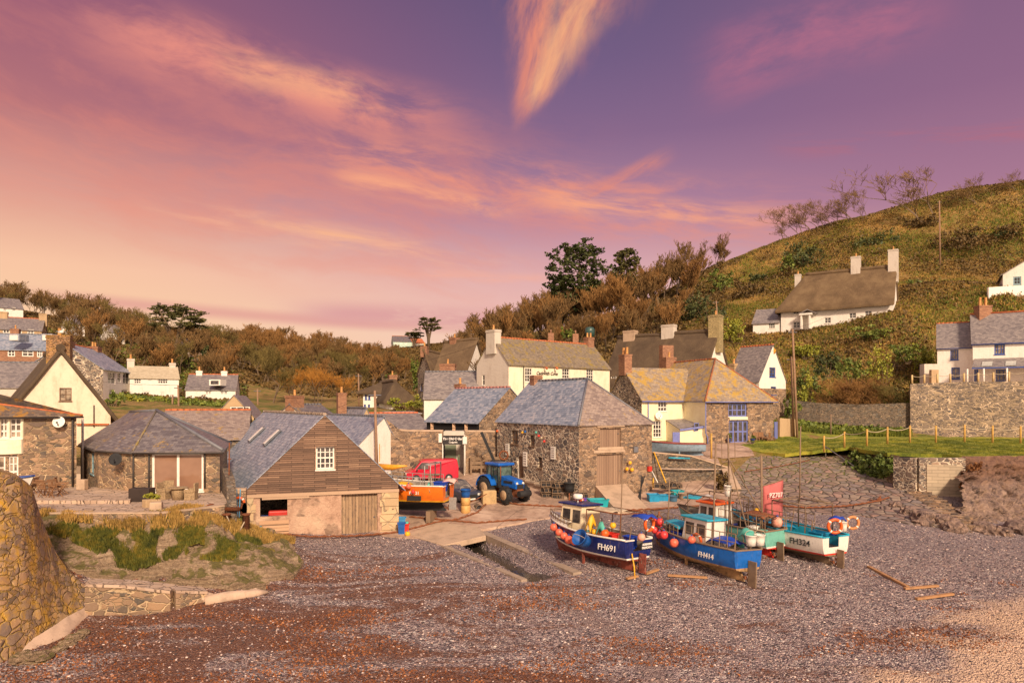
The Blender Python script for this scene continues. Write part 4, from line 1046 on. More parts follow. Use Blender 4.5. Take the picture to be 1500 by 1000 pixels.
# ---- pub, white three-storey with painted name
a, b = Vector(W2(745, 80)), Vector(W2(893, 91)); d = (b - a).normalized(); n = Vector((-d.y, d.x)); q = [a, b, b + n * 6.3, a + n * 6.3]
pb = house('pub', 'big cream pub with a mossy slate roof and its name painted between the windows', q, 3.5, 11.75, 15.0, 0, walls=[M_cream, M_cream, M_cream, wash('pub_gable', (.68, .60, .52), (.4, .3, .24), .35)], roof=M_slatelg, ov=.25, og=.12, t=.08, ridge=M_terra, cat='pub', dep=.14,
  chims=[(.012, .5, 1.0, 1.7, 15.9, M_grey_r, 1, 13), (.96, .5, 1.1, .9, 16.0, M_brick, 2, 13)],
  ops=[(0, 769, 539, 779.5, 559, w(nx=3, ny=4, bar=.03)), (0, 823.5, 540, 834, 558, w(nx=3, ny=4, bar=.03)), (0, 859, 541, 869, 558, w(nx=3, ny=4, bar=.03)), (3, 706, 549, 710, 564, w(nx=1, ny=2)),
       (0, 769, 574, 779, 600, w(nx=3, ny=4)), (0, 823, 574, 834, 600, w(nx=3, ny=4))])
pipe(pb, [onwall(q[0], q[1], 766.5, 535, .1), onwall(q[0], q[1], 766.5, 600, .1)])
pq = q
FONTC = {}
def lettering(root, txt, p, right, size, mat, name='lettering', ext=.01, align='CENTER', shear=0.0, bold=0.0, up=(0, 0, 1)):
    cu = bpy.data.curves.new(name, 'FONT'); cu.body = txt; cu.size = size; cu.extrude = ext; cu.align_x = align; cu.align_y = 'CENTER'; cu.shear = shear; cu.offset = bold
    tmp = bpy.data.objects.new('tmp', cu); COL.objects.link(tmp)
    dg = bpy.context.evaluated_depsgraph_get(); me = bpy.data.meshes.new_from_object(tmp.evaluated_get(dg)); bpy.data.objects.remove(tmp)
    r = Vector(right).normalized(); u3 = Vector(up); u3 = (u3 - r * u3.dot(r)).normalized(); nrm = r.cross(u3)
    Mx = Matrix((r, u3, nrm)).transposed().to_4x4(); Mx.translation = Vector(p) - origin(root)
    me.transform(Mx); me.materials.clear(); me.materials.append(mat)
    o = bpy.data.objects.new(name, me); COL.objects.link(o); o.parent = root; return o
M_ink = paint('dark_lettering', (.06, .035, .03), .6, .1)
p = onwall(q[0], q[1], 801, 547, .06); lettering(pb, 'Cadgwith Cove', p, (d.x, d.y, 0), .56, M_ink, shear=.25, bold=.012)
m = MB()
for x in (796, 811): m.bar(onwall(q[0], q[1], x, 538, .0), onwall(q[0], q[1], x, 537.5, .6), .08); m.ball(onwall(q[0], q[1], x, 539.5, .6), .17)
m.build('wall_lamp', M_terra, pb)

# ---- gallery building behind the yard with blue slate roof
a, b = Vector(W2(625, 66)), Vector(W2(702, 60.5)); d = (b - a).normalized(); n = Vector((-d.y, d.x)); q = [a, b, b + n * 7.4, a + n * 7.4]
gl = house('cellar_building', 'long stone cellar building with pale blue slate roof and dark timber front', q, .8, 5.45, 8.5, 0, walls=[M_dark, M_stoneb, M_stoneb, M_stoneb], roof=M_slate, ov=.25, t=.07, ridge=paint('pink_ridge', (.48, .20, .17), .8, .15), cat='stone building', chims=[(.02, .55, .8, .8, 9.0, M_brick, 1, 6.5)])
m = MB()
for x in (634, 666, 684): p_ = onwall(q[0], q[1], x, 622, .05); m.box((p_.x, p_.y, 4.95), (.35, .08, .75))
m.build('timber_post', MT['fresh_boards'], gl)
# ---- yard wall with the gallery porch
def wallrun(name, label, pts, zt, zb, thick, mat, cap=None, capt=.1, cat='wall', z0=None, capn='coping'):
    c_ = Vector(pts[len(pts) // 2]); root = empty(name, (c_.x, c_.y, z0 if z0 is not None else (zb[0] if isinstance(zb, (list, tuple)) else zb)), label, cat)
    m = MB(); cp = MB()
    for i in range(len(pts) - 1):
        a_, b_ = Vector(pts[i]), Vector(pts[i + 1]); t0_, t1_ = (zt[i], zt[i + 1]) if isinstance(zt, (list, tuple)) else (zt, zt); b0_, b1_ = (zb[i], zb[i + 1]) if isinstance(zb, (list, tuple)) else (zb, zb)
        n_ = Vector(((b_ - a_).y, -(b_ - a_).x)).normalized() * thick / 2; e_ = (b_ - a_).normalized() * (.02 if 0 < i else 0)
        def V3(p, s_, z): return (p.x + n_.x * s_, p.y + n_.y * s_, z)
        a2 = a_ - e_
        m.hexa([V3(a2, 1, b0_), V3(b_, 1, b1_), V3(b_, -1, b1_), V3(a2, -1, b0_), V3(a2, 1, t0_), V3(b_, 1, t1_), V3(b_, -1, t1_), V3(a2, -1, t0_)])
        if cap: cp.hexa([V3(a2, 1.12, t0_ - .02), V3(b_, 1.12, t1_ - .02), V3(b_, -1.12, t1_ - .02), V3(a2, -1.12, t0_ - .02), V3(a2, 1.12, t0_ + capt), V3(b_, 1.12, t1_ + capt), V3(b_, -1.12, t1_ + capt), V3(a2, -1.12, t0_ + capt)])
    m.build('masonry', mat, root)
    if cap: cp.build(capn, cap, root)
    return root
yw = wallrun('yard_wall', 'high stone wall at the back of the boat yard', [W2(548, 56), W2(600, 57), W2(647, 58), W2(649, 58)], [5.0, 4.75, 4.7, 4.7], -.3, .6, M_stoneb, M_conc, .12)
yw = wallrun('yard_wall', 'high stone wall between the gallery porch and the fish cellar', [W2(680, 58.6), W2(729, 59.5)], [4.65, 4.6], -.3, .6, M_stoneb, M_conc, .12)
wallrun('wall_gable', 'stone outbuilding gable joined to the left end of the yard wall', [W2(552, 55.4), W2(562, 55.4), W2(592, 56.2)], [4.4, 5.9, 4.6], -.3, .5, M_stoneb)
po = empty('gallery_porch', (*W2(664, 58), 1.2), 'small open porch with black gallery sign over a green door', 'porch')
m = MB(); x0, x1 = Xp(649, 58), Xp(680, 58)
m.box(((x0 + x1) / 2, 58.9, 4.5), (x1 - x0 - .02, 1.2, .35)); m.box(((x0 + x1) / 2, 59.6, 3.1), (x1 - x0, .1, 3.2)); m.box((x1 + .05, 58.3, 2.7), (.1, 1.4, 3.4)); m.build('wall', M_grey_r, po)
m = MB(); m.box((Xp(660, 59.4), 59.48, 2.3), (.95, .08, 2.3)); m.build('door', paint('sage_door', (.17, .20, .13), .6, .1), po)
m = MB(); m.box((Xp(664, 57.6), 57.55, 3.95), (1.75, .08, .68)); sg = m.build('sign_board', paint('black_sign', (.02, .018, .018), .5, .1), po)
M_signw = paint('sign_white', (.85, .8, .74), .6, .03)
lettering(sg, 'The Old Cellars', (Xp(664, 57.6), 57.49, 4.08), (1, 0, 0), .27, M_signw, bold=.008); lettering(sg, 'Cadgwith', (Xp(664, 57.6), 57.49, 3.8), (1, 0, 0), .19, M_signw, bold=.005)
m = MB(); m.box((Xp(681, 57.6), 57.6, 3.95), (.35, .3, .6)); m.build('light_box', M_wwhite, po); m = MB(); m.box((Xp(645, 57.6), 57.6, 4.15), (.28, .2, .75)); m.build('notice', M_wwhite, po)
m = MB(); m.tube([(Xp(681, 57.6), 57.6, 1.2), (Xp(681, 57.6), 57.6, 3.7)], .05); m.tube([(Xp(648.5, 57.6), 57.6, 1.0), (Xp(648.5, 57.6), 57.6, 3.7)], .05); m.build('post', M_wwhite, po)
m = MB(); m.bar((Xp(669, 57.4), 57.5, 1.3), (Xp(672, 57.4), 57.9, 2.7), .06, .3); tag(m.build('leaning_board', MT['sage_door'], None), 'green board leaning in the gallery porch', 'board')

# ---- slate roofs behind the boathouse
a, b = Vector(W2(524, 52)), Vector(W2(580, 56)); bk2 = Vector((-.55, .83)) * 13; q = [a, b, b + bk2, a + bk2]
house('slate_roofed_house', 'white house with blue slate roof right behind the boathouse ridge', q, .5, 3.9, 5.95, 1, wall=M_white, roof=M_slate, ov=.3, og=.15, ridge=M_lead, rv=.34)
house('dark_slate_house', 'small dark slate roof with brick stack beyond the boathouse', Q(462, 70, 505, 74, 7), 2.5, 4.9, 6.9, 0, wall=M_grey_r, roof=M_slated, ridge=M_lead, chims=[(.15, .5, 1.5, 1.2, 7.9, M_brick, 1, 6)])
house('slate_cross_wing', 'slate cross wing with tan gable and pipe topped chimney behind the boathouse', Q(520, 66, 553, 67, 9), 2.5, 4.2, 6.55, 1, wall=M_tan_r, roof=M_slate, ridge=M_lead, chims=[(.15, .8, .9, .8, 8.2, M_brick, 1, 5.5)])
house('grey_roofed_shed', 'low grey slate range with bright red ridge left of the cellar building', Q(556, 66, 632, 69, 7), 2.5, 4.5, 6.0, 0, wall=M_stoned, roof=M_slateg, ridge=paint('bright_ridge', (.62, .16, .06), .8, .15))
house('shingled_outbuilding', 'long pale brown tiled roof between hipped house and boathouse', Q(232, 52, 362, 54, 8), 1.0, 4.3, 6.45, 0, wall=M_stoned, roof=M_slatebr, ridge=M_terra)
house('gabled_house', 'brown roofed house with tan gable and white triple window', Q(313, 72, 372, 73, 10) , 3, 5.6, 7.9, 1, wall=M_tan_r, roof=M_slateg, ov=.3, ops=[(0, 337, 595, 366, 609, w(nx=3, ny=1, gm=M_glass, fw=.12))])
# ---- yellow house with hipped stone end
d = Vector((-.38, .925)); a, b = Vector(W2(1034, 70)), Vector(W2(1133, 73))
q = [a, b, b + d * 13, a + d * 13]; zE = 7.55
yh = house('yellow_cottage', 'cream and stone cottage with orange lichened roof and lavender blue windows', q, 2.6, zE, 11.9, 1, walls=[M_stoneb, M_stoneb, M_stoneb, M_yellow], roof=M_slatel, hips=(4.0, 0), ov=.3, t=.08, ridge=paint('rusty_ridge', (.36, .12, .05), .8, .2), gutter=M_wlav, dep=.2, chims=[(.45, .92, 1.4, .9, 12.6, M_brick, 1, 10)], ops=[
  (0, 1067, 591, 1094, 610, w(nx=4, ny=2, fm=M_wlav, bar=.06, fw=.14, sillm=M_cream)), (0, 1068, 616, 1096, 648, w(nx=4, ny=2, fm=M_wlav, bar=.09, fw=.12, sill=False))])
p_ = onwall(a, b, 1081, 613, .06); ang = math.atan2((b - a).y, (b - a).x)
m = MB(); m.box(p_, (2.3, .18, .22), ang); m.build('lintel', M_cream, yh)
pa = a + d * 3.7; e = Vector((d.y, -d.x)); wa = pa - e * 5.3 ; q2 = [wa, pa + e * 3.0, pa + e * 3.0 + d * 7, wa + d * 7]
wl = MB()
# wing walls and roof as parts of the same cottage
wallops = [(965 - 1, 585, 971 + 6, 602, 3, 3), (957, 616, 969, 640, 3, 4)]
hl = []; A4, B4 = q2[0], q2[1]; L4 = (B4 - A4).length
for (x0, y0, x1, y1, nx, ny) in wallops:
    s0, s1 = hit(A4, B4, x0) * L4, hit(A4, B4, x1) * L4; Ym = (A4 + (B4 - A4) * (s0 + s1) / 2 / L4).y; hl.append((s0, s1, Zp(y1, Ym), Zp(y0, Ym)))
wallside(wl, A4, B4, 1.6, [(0, 1, zE)], hl, .16)
wl.mi = 1; D4, C4 = q2[3], q2[2]; Lg = (A4 - D4).length; k = (10.9 - zE); wallside(wl, D4, A4, 1.6, [(-k / (Lg / 2), 1, zE), (k / (Lg / 2), 1, zE + 2 * k)], [], .16)
wl.build('wall', [M_yellow, M_stonew], yh)
for h_, (x0, y0, x1, y1, nx, ny) in zip(hl, wallops): window(yh, A4, B4, *h_, nx=nx, ny=ny, dep=.12, bar=.03)
def P2(u_, v_, z): b_ = bil(q2, u_, v_); return (b_.x, b_.y, z)
m = MB(); m.slab([[P2(-.02, -.04, zE - .2), P2(1, -.04, zE - .2), P2(1, .5, 11.0), P2(-.02, .5, 11.0)], [P2(1, 1.04, zE - .2), P2(-.02, 1.04, zE - .2), P2(-.02, .5, 11.0), P2(1, .5, 11.0)]], .08)
wr = m.build('roof', M_slatel, yh)
for (v_, px_c) in ((.42, 0), ):
    b_ = bil(q2, .02, .5); m = MB(); m.box((b_.x, b_.y, 11.2), (.9, 1.3, 2.2), ang); m.box((b_.x, b_.y, 12.3), (1.0, 1.4, .15), ang); m.build('chimney', M_brick, wr)
    for dv in (-.35, .35): m = MB(); m.lathe([(.15, 12.35), (.17, 12.5), (.14, 12.6), (.14, 13.1), (.17, 13.15)], (b_.x + dv * d.x, b_.y + dv * d.y, 0), 10); m.build('chimney_pot', M_pot, wr)
m = MB(); x = Vector(P2(-.02, -.05, zE - .3)); y = Vector(P2(.63, -.05, zE - .3)); m.tube([x, y], .07, 6); y2 = a - Vector((.15, 0)); m.tube([y, (y2.x, y2.y, zE - .3)], .07, 6); m.build('gutter', M_wlav, yh)
pipe(yh, [onwall(A4, B4, 949, 585, .1), onwall(A4, B4, 949, 625, .1)], M_wlav); pipe(yh, [(a.x - .05, a.y - .12, zE - .3), (a.x - .05, a.y - .12, 4.0), (a.x + .15, a.y - .12, 3.6), (a.x + .15, a.y - .12, 2.6)], M_wlav)
# porch lean-to
pc = onwall(A4, B4, 976, 640, 0); pr = Vector((a.x, a.y)); 
pq2 = [Vector((pc.x, pc.y)) - d * 2.4, Vector((pr.x, pr.y)) + d * .4, pa, Vector((pc.x, pc.y))]
m = MB(); zt = Zp(612, 72)
m.hexa([(p.x, p.y, 1.6) for p in pq2] + [(pq2[0].x, pq2[0].y, 4.35), (pq2[1].x, pq2[1].y, 4.7), (pq2[2].x, pq2[2].y, 5.3), (pq2[3].x, pq2[3].y, 5.2)]); m.build('porch', M_yellow, yh)
o = [p + (p - (pq2[0] + pq2[2]) / 2) * .07 for p in pq2]
m = MB(); m.slab([[(o[0].x, o[0].y, 4.42), (o[1].x, o[1].y, 4.75), (o[2].x, o[2].y, 5.45), (o[3].x, o[3].y, 5.35)]], .08); m.build('porch_roof', M_slateg, yh)
m = MB(); m.bar((o[0].x, o[0].y - .04, 4.32), (o[1].x, o[1].y - .04, 4.66), .06, .2); m.build('fascia', M_wlav, yh)
pm_ = onwall(pq2[0], pq2[1], 991, 632, .04); m = MB(); m.box((pm_.x, pm_.y, 3.1), (.95, .08, 2.0), ang); m.build('door', M_wlav, yh)
pm_ = onwall(pq2[0], pq2[1], 1020, 625, .04); m = MB(); m.box(pm_, (.42, .08, .7), ang); o_ = m.build('window', M_glass, yh); m = MB(); m.box((pm_.x, pm_.y + .01, pm_.z), (.56, .06, .84), ang); m.build('frame', M_wlav, o_)
# ---- long thatched row
a, b = Vector(W2(884, 100)), Vector(W2(1030, 90)); d = (b - a).normalized(); n = Vector((-d.y, d.x)); 
q = [a, b, b + n * 9, a + n * 9]
house('thatched_row', 'long white cottage row under dark thatch behind the yellow cottage', q, 5, 10.0, 16.6, 0, wall=M_white, roof=M_thatchd, ov=.9, og=.3, thick=.5, chims=[(.12, .5, 1.9, 1.1, 17.9, M_conc, 0, 14), (.53, .5, 1.9, 1.1, 18.3, M_grey_r, 0, 14), (.985, .5, 1.5, 1.5, 19.1, rubble('lichen_stack', [(.22, .17, .08), (.34, .26, .12)], (.3, .24, .12), 4, 2, .03), 1, 14)],
  ops=[(0, 895, 551, 902, 560, w())])
# ---- white house with blue trim right of the row
a, b = Vector(W2(1066, 88)), Vector(W2(1112, 84)); b2 = Vector(W2(1151, 88)); q = [a, b, b2, a + (b2 - b)]
wh = house('white_blue_house', 'small white cottage with blue sash windows and an orange round dish beside the telegraph poles', q, 4.5, 9.9, 14.4, 0, walls=[M_white] * 4, roof=M_slateg, ov=.2, ridge=M_terra, ops=[(1, 1127, 538, 1136, 552, w(nx=2, ny=3, fm=M_wblue, fw=.12)), (1, 1129, 566, 1137, 578, w(nx=2, ny=2, fm=M_wblue, fw=.12))], chims=[(.02, .2, .8, .8, 12.2, M_tan_r, 1, 9)])
m = MB()
for k_ in (0, 1):
    p0 = q[1] + (q[2] - q[1]) * (-.02 if k_ == 0 else 1.02)
p0, p1 = q[1], q[2]; nn_ = Vector(((p1 - p0).y, -(p1 - p0).x)).normalized() * .04
m.hexa([(p0.x + nn_.x, p0.y + nn_.y, 3.5), (p1.x + nn_.x, p1.y + nn_.y, 3.5), (p1.x, p1.y, 3.5), (p0.x, p0.y, 3.5), (p0.x + nn_.x, p0.y + nn_.y, Zp(569, 86)), (p1.x + nn_.x, p1.y + nn_.y, Zp(569, 86)), (p1.x, p1.y, Zp(569, 86)), (p0.x, p0.y, Zp(569, 86))]); m.build('stone_plinth', M_stoneb, wh)
# ---- thatched cottage on the hill
a, b = Vector(W2(1144, 125)), Vector(W2(1308, 115)); n = Vector((-(b - a).y, (b - a).x)).normalized(); q = [a, b, b + n * 8, a + n * 8]
d = (b - a).normalized()
zb_ = Zp(488, 125)
hc = house('thatched_cottage', 'long white thatched cottage on the hillside with a slate lean-to and tall stacks', q, zb_, 24.6, 30.3, 0, wall=M_white, roof=M_thatch, hips=(3.5, 0), ov=.9, og=.3, thick=.6, z0b=3, chims=[(.12, .5, 1.0, 1.0, 31.0, M_grey_r, 1, 28), (.66, .5, 1.5, 1.3, 33.1, M_grey_r, 1, 28), (.985, .5, 1.5, 1.5, 33.6, M_grey_r, 1, 28)],
  ops=[(0, 1162, 452, 1170, 460, w(nx=2, ny=2)), (0, 1208, 447, 1216, 455, w(nx=2, ny=2)), (0, 1259, 441, 1271, 450, w(nx=3, ny=2)), (0, 1162, 471, 1172, 480, w(nx=2, ny=2)), (0, 1244, 458, 1254, 466, w(nx=2, ny=2)), (0, 1267, 455, 1277, 463, w(nx=2, ny=2)), (0, 1208, 465, 1217, 473, w(nx=2, ny=2))])
# porch
p = onwall(q[0], q[1], 1183, 470, .8); m = MB(); ang = math.atan2(d.y, d.x)
m.box((p.x, p.y, p.z - .6), (.25, 1.2, 3.0), ang)
p2 = onwall(q[0], q[1], 1190, 470, .8); m = MB(); pL, pR = onwall(q[0], q[1], 1179, 470, 1.3), onwall(q[0], q[1], 1191, 470, 1.3)
for pp_ in (pL, pR): m.box((pp_.x, pp_.y + .6, p.z - .2), (.25, 1.3, 2.6), ang)
pm_ = (pL + pR) / 2; m.box((pm_.x, pm_.y + .5, p.z + 1.1), (2.2, 1.4, .3), ang); m.build('porch', M_white, hc)
m = MB(); 
e_ = Vector((d.x, d.y, 0)); f_ = Vector((-d.y, d.x, 0)); c0 = Vector((pm_.x, pm_.y, p.z + 1.25))
m.slab([[c0 - e_ * 1.4 - f_ * .3, c0 + Vector((0, 0, .7)) - f_ * .3, c0 + Vector((0, 0, .7)) + f_ * 1.3, c0 - e_ * 1.4 + f_ * 1.3], [c0 + Vector((0, 0, .7)) - f_ * .3, c0 + e_ * 1.4 - f_ * .3, c0 + e_ * 1.4 + f_ * 1.3, c0 + Vector((0, 0, .7)) + f_ * 1.3]], .15); m.build('porch_roof', M_slateg, hc)
a2 = Vector(W2(1103, 127.5)); q3 = [a2, a + Vector((0, .3)), a + Vector((0, .3)) + (q[3] - q[0]) * .8, a2 + (q[3] - q[0]) * .8]
m = MB(); hl = [(hit(q3[0], q3[1], 1126) * (q3[1] - q3[0]).length, hit(q3[0], q3[1], 1135) * (q3[1] - q3[0]).length, Zp(481, 126), Zp(473, 126))]
zt = Zp(472, 126)
wallside(m, q3[0], q3[1], zb_ - 3, [(0, 1, zt)], hl); k = 2.8; L_ = (q3[0] - q3[3]).length; wallside(m, q3[3], q3[0], zb_ - 3, [(-k / (L_ / 2), 1, zt), (k / (L_ / 2), 1, zt + 2 * k)], [])
m.build('wall', M_white, hc); window(hc, q3[0], q3[1], *hl[0], nx=3, ny=2)
def P3_(u_, v_, z): b_ = bil(q3, u_, v_); return (b_.x, b_.y, z)
m = MB(); m.slab([[P3_(-.04, -.05, zt - .1), P3_(1, -.05, zt - .1), P3_(1, .5, zt + 2.9), P3_(-.04, .5, zt + 2.9)], [P3_(1, 1.05, zt - .1), P3_(-.04, 1.05, zt - .1), P3_(-.04, .5, zt + 2.9), P3_(1, .5, zt + 2.9)]], .1); m.build('roof', M_slateg, hc)
# ---- white house with blue windows on the right, terrace wall under it
a = Vector(W2(1373, 92)); b = a + Vector((.85, -.53)) * 4.6; n = Vector((.53, .85)); q = [a, b, b + n * 6.5, a + n * 6.5]
B3w = w(nx=3, ny=2, fm=M_wblue, fw=.13, gm=M_glassc)
rh = house('white_terrace_house', 'white slate roofed house with navy windows and glazed verandah above the tall stone wall', q, 9.4, Zp(508, 92), Zp(473, 93.5), 0, wall=M_white, roof=M_slateg, ov=.25, ridge=M_terra, gutter=M_wblue, ops=[(0, 1392, 512, 1404, 527, B3w), (0, 1393.5, 538, 1406, 555, B3w)])
a2 = Vector(W2(1425, 88.4)); b2 = a2 + Vector((.85, -.53)) * 18; n = Vector((.53, .85)); q3 = [a2, b2, b2 + n * 7.5, a2 + n * 7.5]
zE, zR = Zp(503, 88), Zp(462, 92)
hl = []; A5, B5 = q3[0], q3[1]; L5 = (B5 - A5).length
sp = [(1456.5, 504, 1472, 519), (1459, 541, 1475, 558), (1419 + 8, 541, 1433, 562), (1530, 504, 1546, 519), (1534, 541, 1550, 558)]
for x0, y0, x1, y1 in sp: s0, s1 = hit(A5, B5, x0) * L5, hit(A5, B5, x1) * L5; Ym = (A5 + (B5 - A5) * (s0 + s1) / 2 / L5).y; hl.append((s0, s1, Zp(y1, Ym), Zp(y0, Ym)))
m = MB(); wallside(m, A5, B5, 8.4, [(0, 1, zE)], hl)
k = zR - zE; Lg = (q3[3] - q3[0]).length; wallside(m, q3[3], q3[0], 8.4, [(-k / (Lg / 2), 1, zE), (k / (Lg / 2), 1, zE + 2 * k)], []); m.build('wall', M_white, rh)
for i, h_ in enumerate(hl): window(rh, A5, B5, *h_, nx=3, ny=2, fm=M_wblue, fw=.13, dep=.12, gm=M_glassc)
def P5(u_, v_, z): b_ = bil(q3, u_, v_); return (b_.x, b_.y, z)
m = MB(); m.slab([[P5(-.01, -.03, zE - .05), P5(1, -.03, zE - .05), P5(1, .5, zR + .1), P5(-.01, .5, zR + .1)], [P5(1, 1.03, zE - .05), P5(-.01, 1.03, zE - .05), P5(-.01, .5, zR + .1), P5(1, .5, zR + .1)]], .1); r5 = m.build('roof', M_slateg, rh)
m = MB(); m.tube([P5(-.01, .5, zR + .12), P5(1, .5, zR + .12)], .14, 6); m.build('ridge_tiles', M_terra, rh)
m = MB(); m.tube([P5(-.01, -.035, zE - .15), P5(1, -.035, zE - .15)], .09, 6); m.build('gutter', M_wblue, rh)
b_ = bil(q3, .07, .5); m = MB(); m.box((b_.x, b_.y, zR - .3), (1.7, 1.1, 2.6)); m.box((b_.x, b_.y, zR + 1.05), (1.8, 1.2, .2)); m.build('chimney', M_brick, r5)
for dx_ in (-.4, .35): m = MB(); m.lathe([(.2, zR + 1.15), (.17, zR + 1.3), (.15, zR + 2.2), (.19, zR + 2.25)], (b_.x + dx_, b_.y, 0), 10); m.build('chimney_pot', M_pot, r5)
# verandah
va, vb = A5 + (B5 - A5) * (-.01) - n * 2.2, A5 + (B5 - A5) * .8 - n * 2.2; vc, vd = A5 + (B5 - A5) * .8, A5 + (B5 - A5) * (.01)
zv = Zp(537, 86); m = MB(); m.slab([[(va.x, va.y, zv), (vb.x, vb.y, zv), (vc.x, vc.y, zv + 1.15), (vd.x, vd.y, zv + 1.15)]], .08); m.build('verandah_roof', M_slateg, rh)
m = MB()
for px_ in (1442, 1448.5, 1477, 1483.5): 
    s_ = (hit(va, vb, px_)); p0 = va + (vb - va) * s_; p1 = vd + (vc - vd) * s_; m.bar((p0.x, p0.y, zv + .08), ((p0.x + p1.x) / 2, (p0.y + p1.y) / 2, zv + .08 + .6), .62, .05)
m.build('roof_glazing', paint('pale_glazing', (.50, .50, .46), .15, .1), rh)
m = MB(); m.bar((va.x, va.y, zv - .16), (vb.x, vb.y, zv - .16), .1, .16); m.build('fascia', M_wblue, rh)
for px_ in (1417, 1441, 1475, 1520): s_ = hit(va, vb, px_); p0 = va + (vb - va) * s_; m = MB(); m.tube([(p0.x, p0.y, 9.3), (p0.x, p0.y, zv - .22)], .11, 8); m.build('verandah_post', M_wwhite, rh)
tr = [W2(1333, 82.9), W2(1500, 78.3), W2(1700, 72.4), W2(1700, 100), W2(1400, 100), W2(1340, 94)]
patch('terrace', tr, M_conc, 0, 2.5, zf=lambda x, y: 9.30, skirt=8)
zt_ = [Zp(562, 82.5), Zp(559, 80.1), Zp(556, 72)]
wallrun('retaining_wall', 'tall pale jointed stone retaining wall under the white terrace house', [W2(1333, 82.5), W2(1420, 80.1), W2(1720, 72)], zt_, 1.5, .5, M_stoneR, z0=2.5)
# low dark walls left of it along the slope
wallrun('boundary_wall', 'old mossy stone wall across the slope behind the lawn', [W2(1150, 88), W2(1200, 86), W2(1260, 84.5), W2(1332, 83)], [Zp(585, 88), Zp(590, 86), Zp(592, 84.5), Zp(590, 83)], [3, 3, 3, 3], .5, M_stoned)
wallrun('garden_wall', 'pale stone garden wall by the blue gate of the yellow cottage', [W2(1140, 76), W2(1165, 77.5)], [Zp(612, 76), Zp(614, 77)], 2.0, .4, M_tan_r)
m = MB(); p = Vector(W2(1136.5, 74.5)); m.box((p.x, p.y, 3.9), (.75, .08, 2.3), .8); tag(m.build('garden_gate', M_wlav, None), 'tall lavender blue garden gate beside the stone end of the yellow cottage', 'gate')
# ---- more far houses
def sh(name, label, q, z0py, zepy, zrpy, axis, wall, roof, **k_):
    Y_ = q[0].y; return house(name, label, q, Zp(z0py, Y_), Zp(zepy, Y_), Zp(zrpy, Y_ + 3), axis, wall=wall, roof=roof, z0b=4, **k_)
WW = w(nx=2, ny=2, sill=False, fw=.14, bar=.06)
sh('slate_roof_house', 'long blue slate roof showing left of the thatched cottage', Q(-60, 72, 64, 74, 8), 600, 566, 530, 0, M_grey_r, M_slateg, ridge=M_lead)
sh('dormer_terrace', 'blue slate terrace with two white dormers on the left hillside', Q(-60, 108, 76, 112, 8), 530, 510, 487, 0, M_brick, M_slate, ridge=M_lead, chims=[(.5, .5, 1.2, 1, Zp(480, 112), M_brick, 1, Zp(500, 112))], ops=[(0, 11, 512, 22, 522, WW), (0, 32, 511, 49, 522, WW), (0, 54, 511, 62, 523, WW)])
for x in (21, 69):
    p = PT(x, 494, 108.5)
    m = MB(); m.box((p.x, p.y + 1.0, p.z), (1.7, 2.2, 1.1)); o = m.build('dormer', M_slate, [c__ for c__ in bpy.data.objects if c__.name == 'dormer_terrace'][0]); m = MB(); m.box((p.x, p.y - .13, p.z - .05), (1.3, .06, .8)); o2 = m.build('window', M_wwhite, o)
sh('grey_roof_house', 'pale house under a grey slate roof at the upper left', Q(-40, 125, 61, 130, 9), 492, 480, 462, 0, M_tan_r, M_slateg, ridge=M_terra, chims=[(.98, .5, 1.3, 1.2, Zp(456, 130), M_tan_r, 0, Zp(475, 130)), (.38, .5, 1.3, 1.2, Zp(456, 130), M_tan_r, 0, Zp(475, 130))], ops=[(0, 4, 482, 14, 492, WW), (0, 24, 482, 32, 492, WW), (0, 40, 482, 50, 492, WW)])
sh('hilltop_house', 'white house glimpsed among the bare trees at the top left', Q(-20, 150, 34, 155, 8), 460, 448, 434, 0, M_white, M_slateg, ops=[(0, 5, 450, 10, 456, WW), (0, 18, 450, 23, 456, WW)])
# stone and bay window house
a, b = Vector(W2(151, 84)), Vector(W2(192, 94)); n = Vector((-(b - a).y, (b - a).x)).normalized(); q = [a, b, b + n * 8.5, a + n * 8.5]
sh('bay_window_house', 'stone house with white bay windows and red brick stacks on the left slope', q, 590, 540, 507, 0, None, M_slate, walls=[M_white, M_stoned, M_stoned, M_stonew], ridge=M_terra, chims=[(.02, .5, 1.4, 1.6, Zp(503, 86), M_brick, 1, 9), (.9, .5, 1.6, 1.4, Zp(506, 90), M_brick, 2, 9)],
   ops=[(0, 158, 545, 169, 562, w(nx=2, ny=2, sill=False)), (0, 180, 545, 189, 562, w(nx=2, ny=2, sill=False)), (0, 172, 546, 177, 560, w(nx=1, ny=2, sill=False)), (0, 160, 570, 168, 590, WW), (0, 178, 570, 187, 590, WW)])
sh('cream_roof_house', 'white house with pale cream slate roof and long windows on the left slope', Q(190, 92, 262, 95, 7), 590, 553, 536, 0, M_white, coursed('cream_slates', [(.30, .25, .16), (.42, .35, .24), (.52, .44, .31)], (.2, .16, .1), .3, .2, .8), chims=[(.03, .5, .9, .9, Zp(524, 93), M_grey_r, 1, 9), (.9, .5, .8, .8, Zp(530, 95), M_grey_r, 1, 9)],
   ops=[(0, 196, 554, 207, 562, w(nx=3, ny=2, fw=.1)), (0, 217, 554, 222, 561, WW), (0, 231, 553, 246, 562, w(nx=4, ny=2, fw=.1)), (0, 209, 573, 220, 582, WW), (0, 235, 574, 241, 582, WW)])
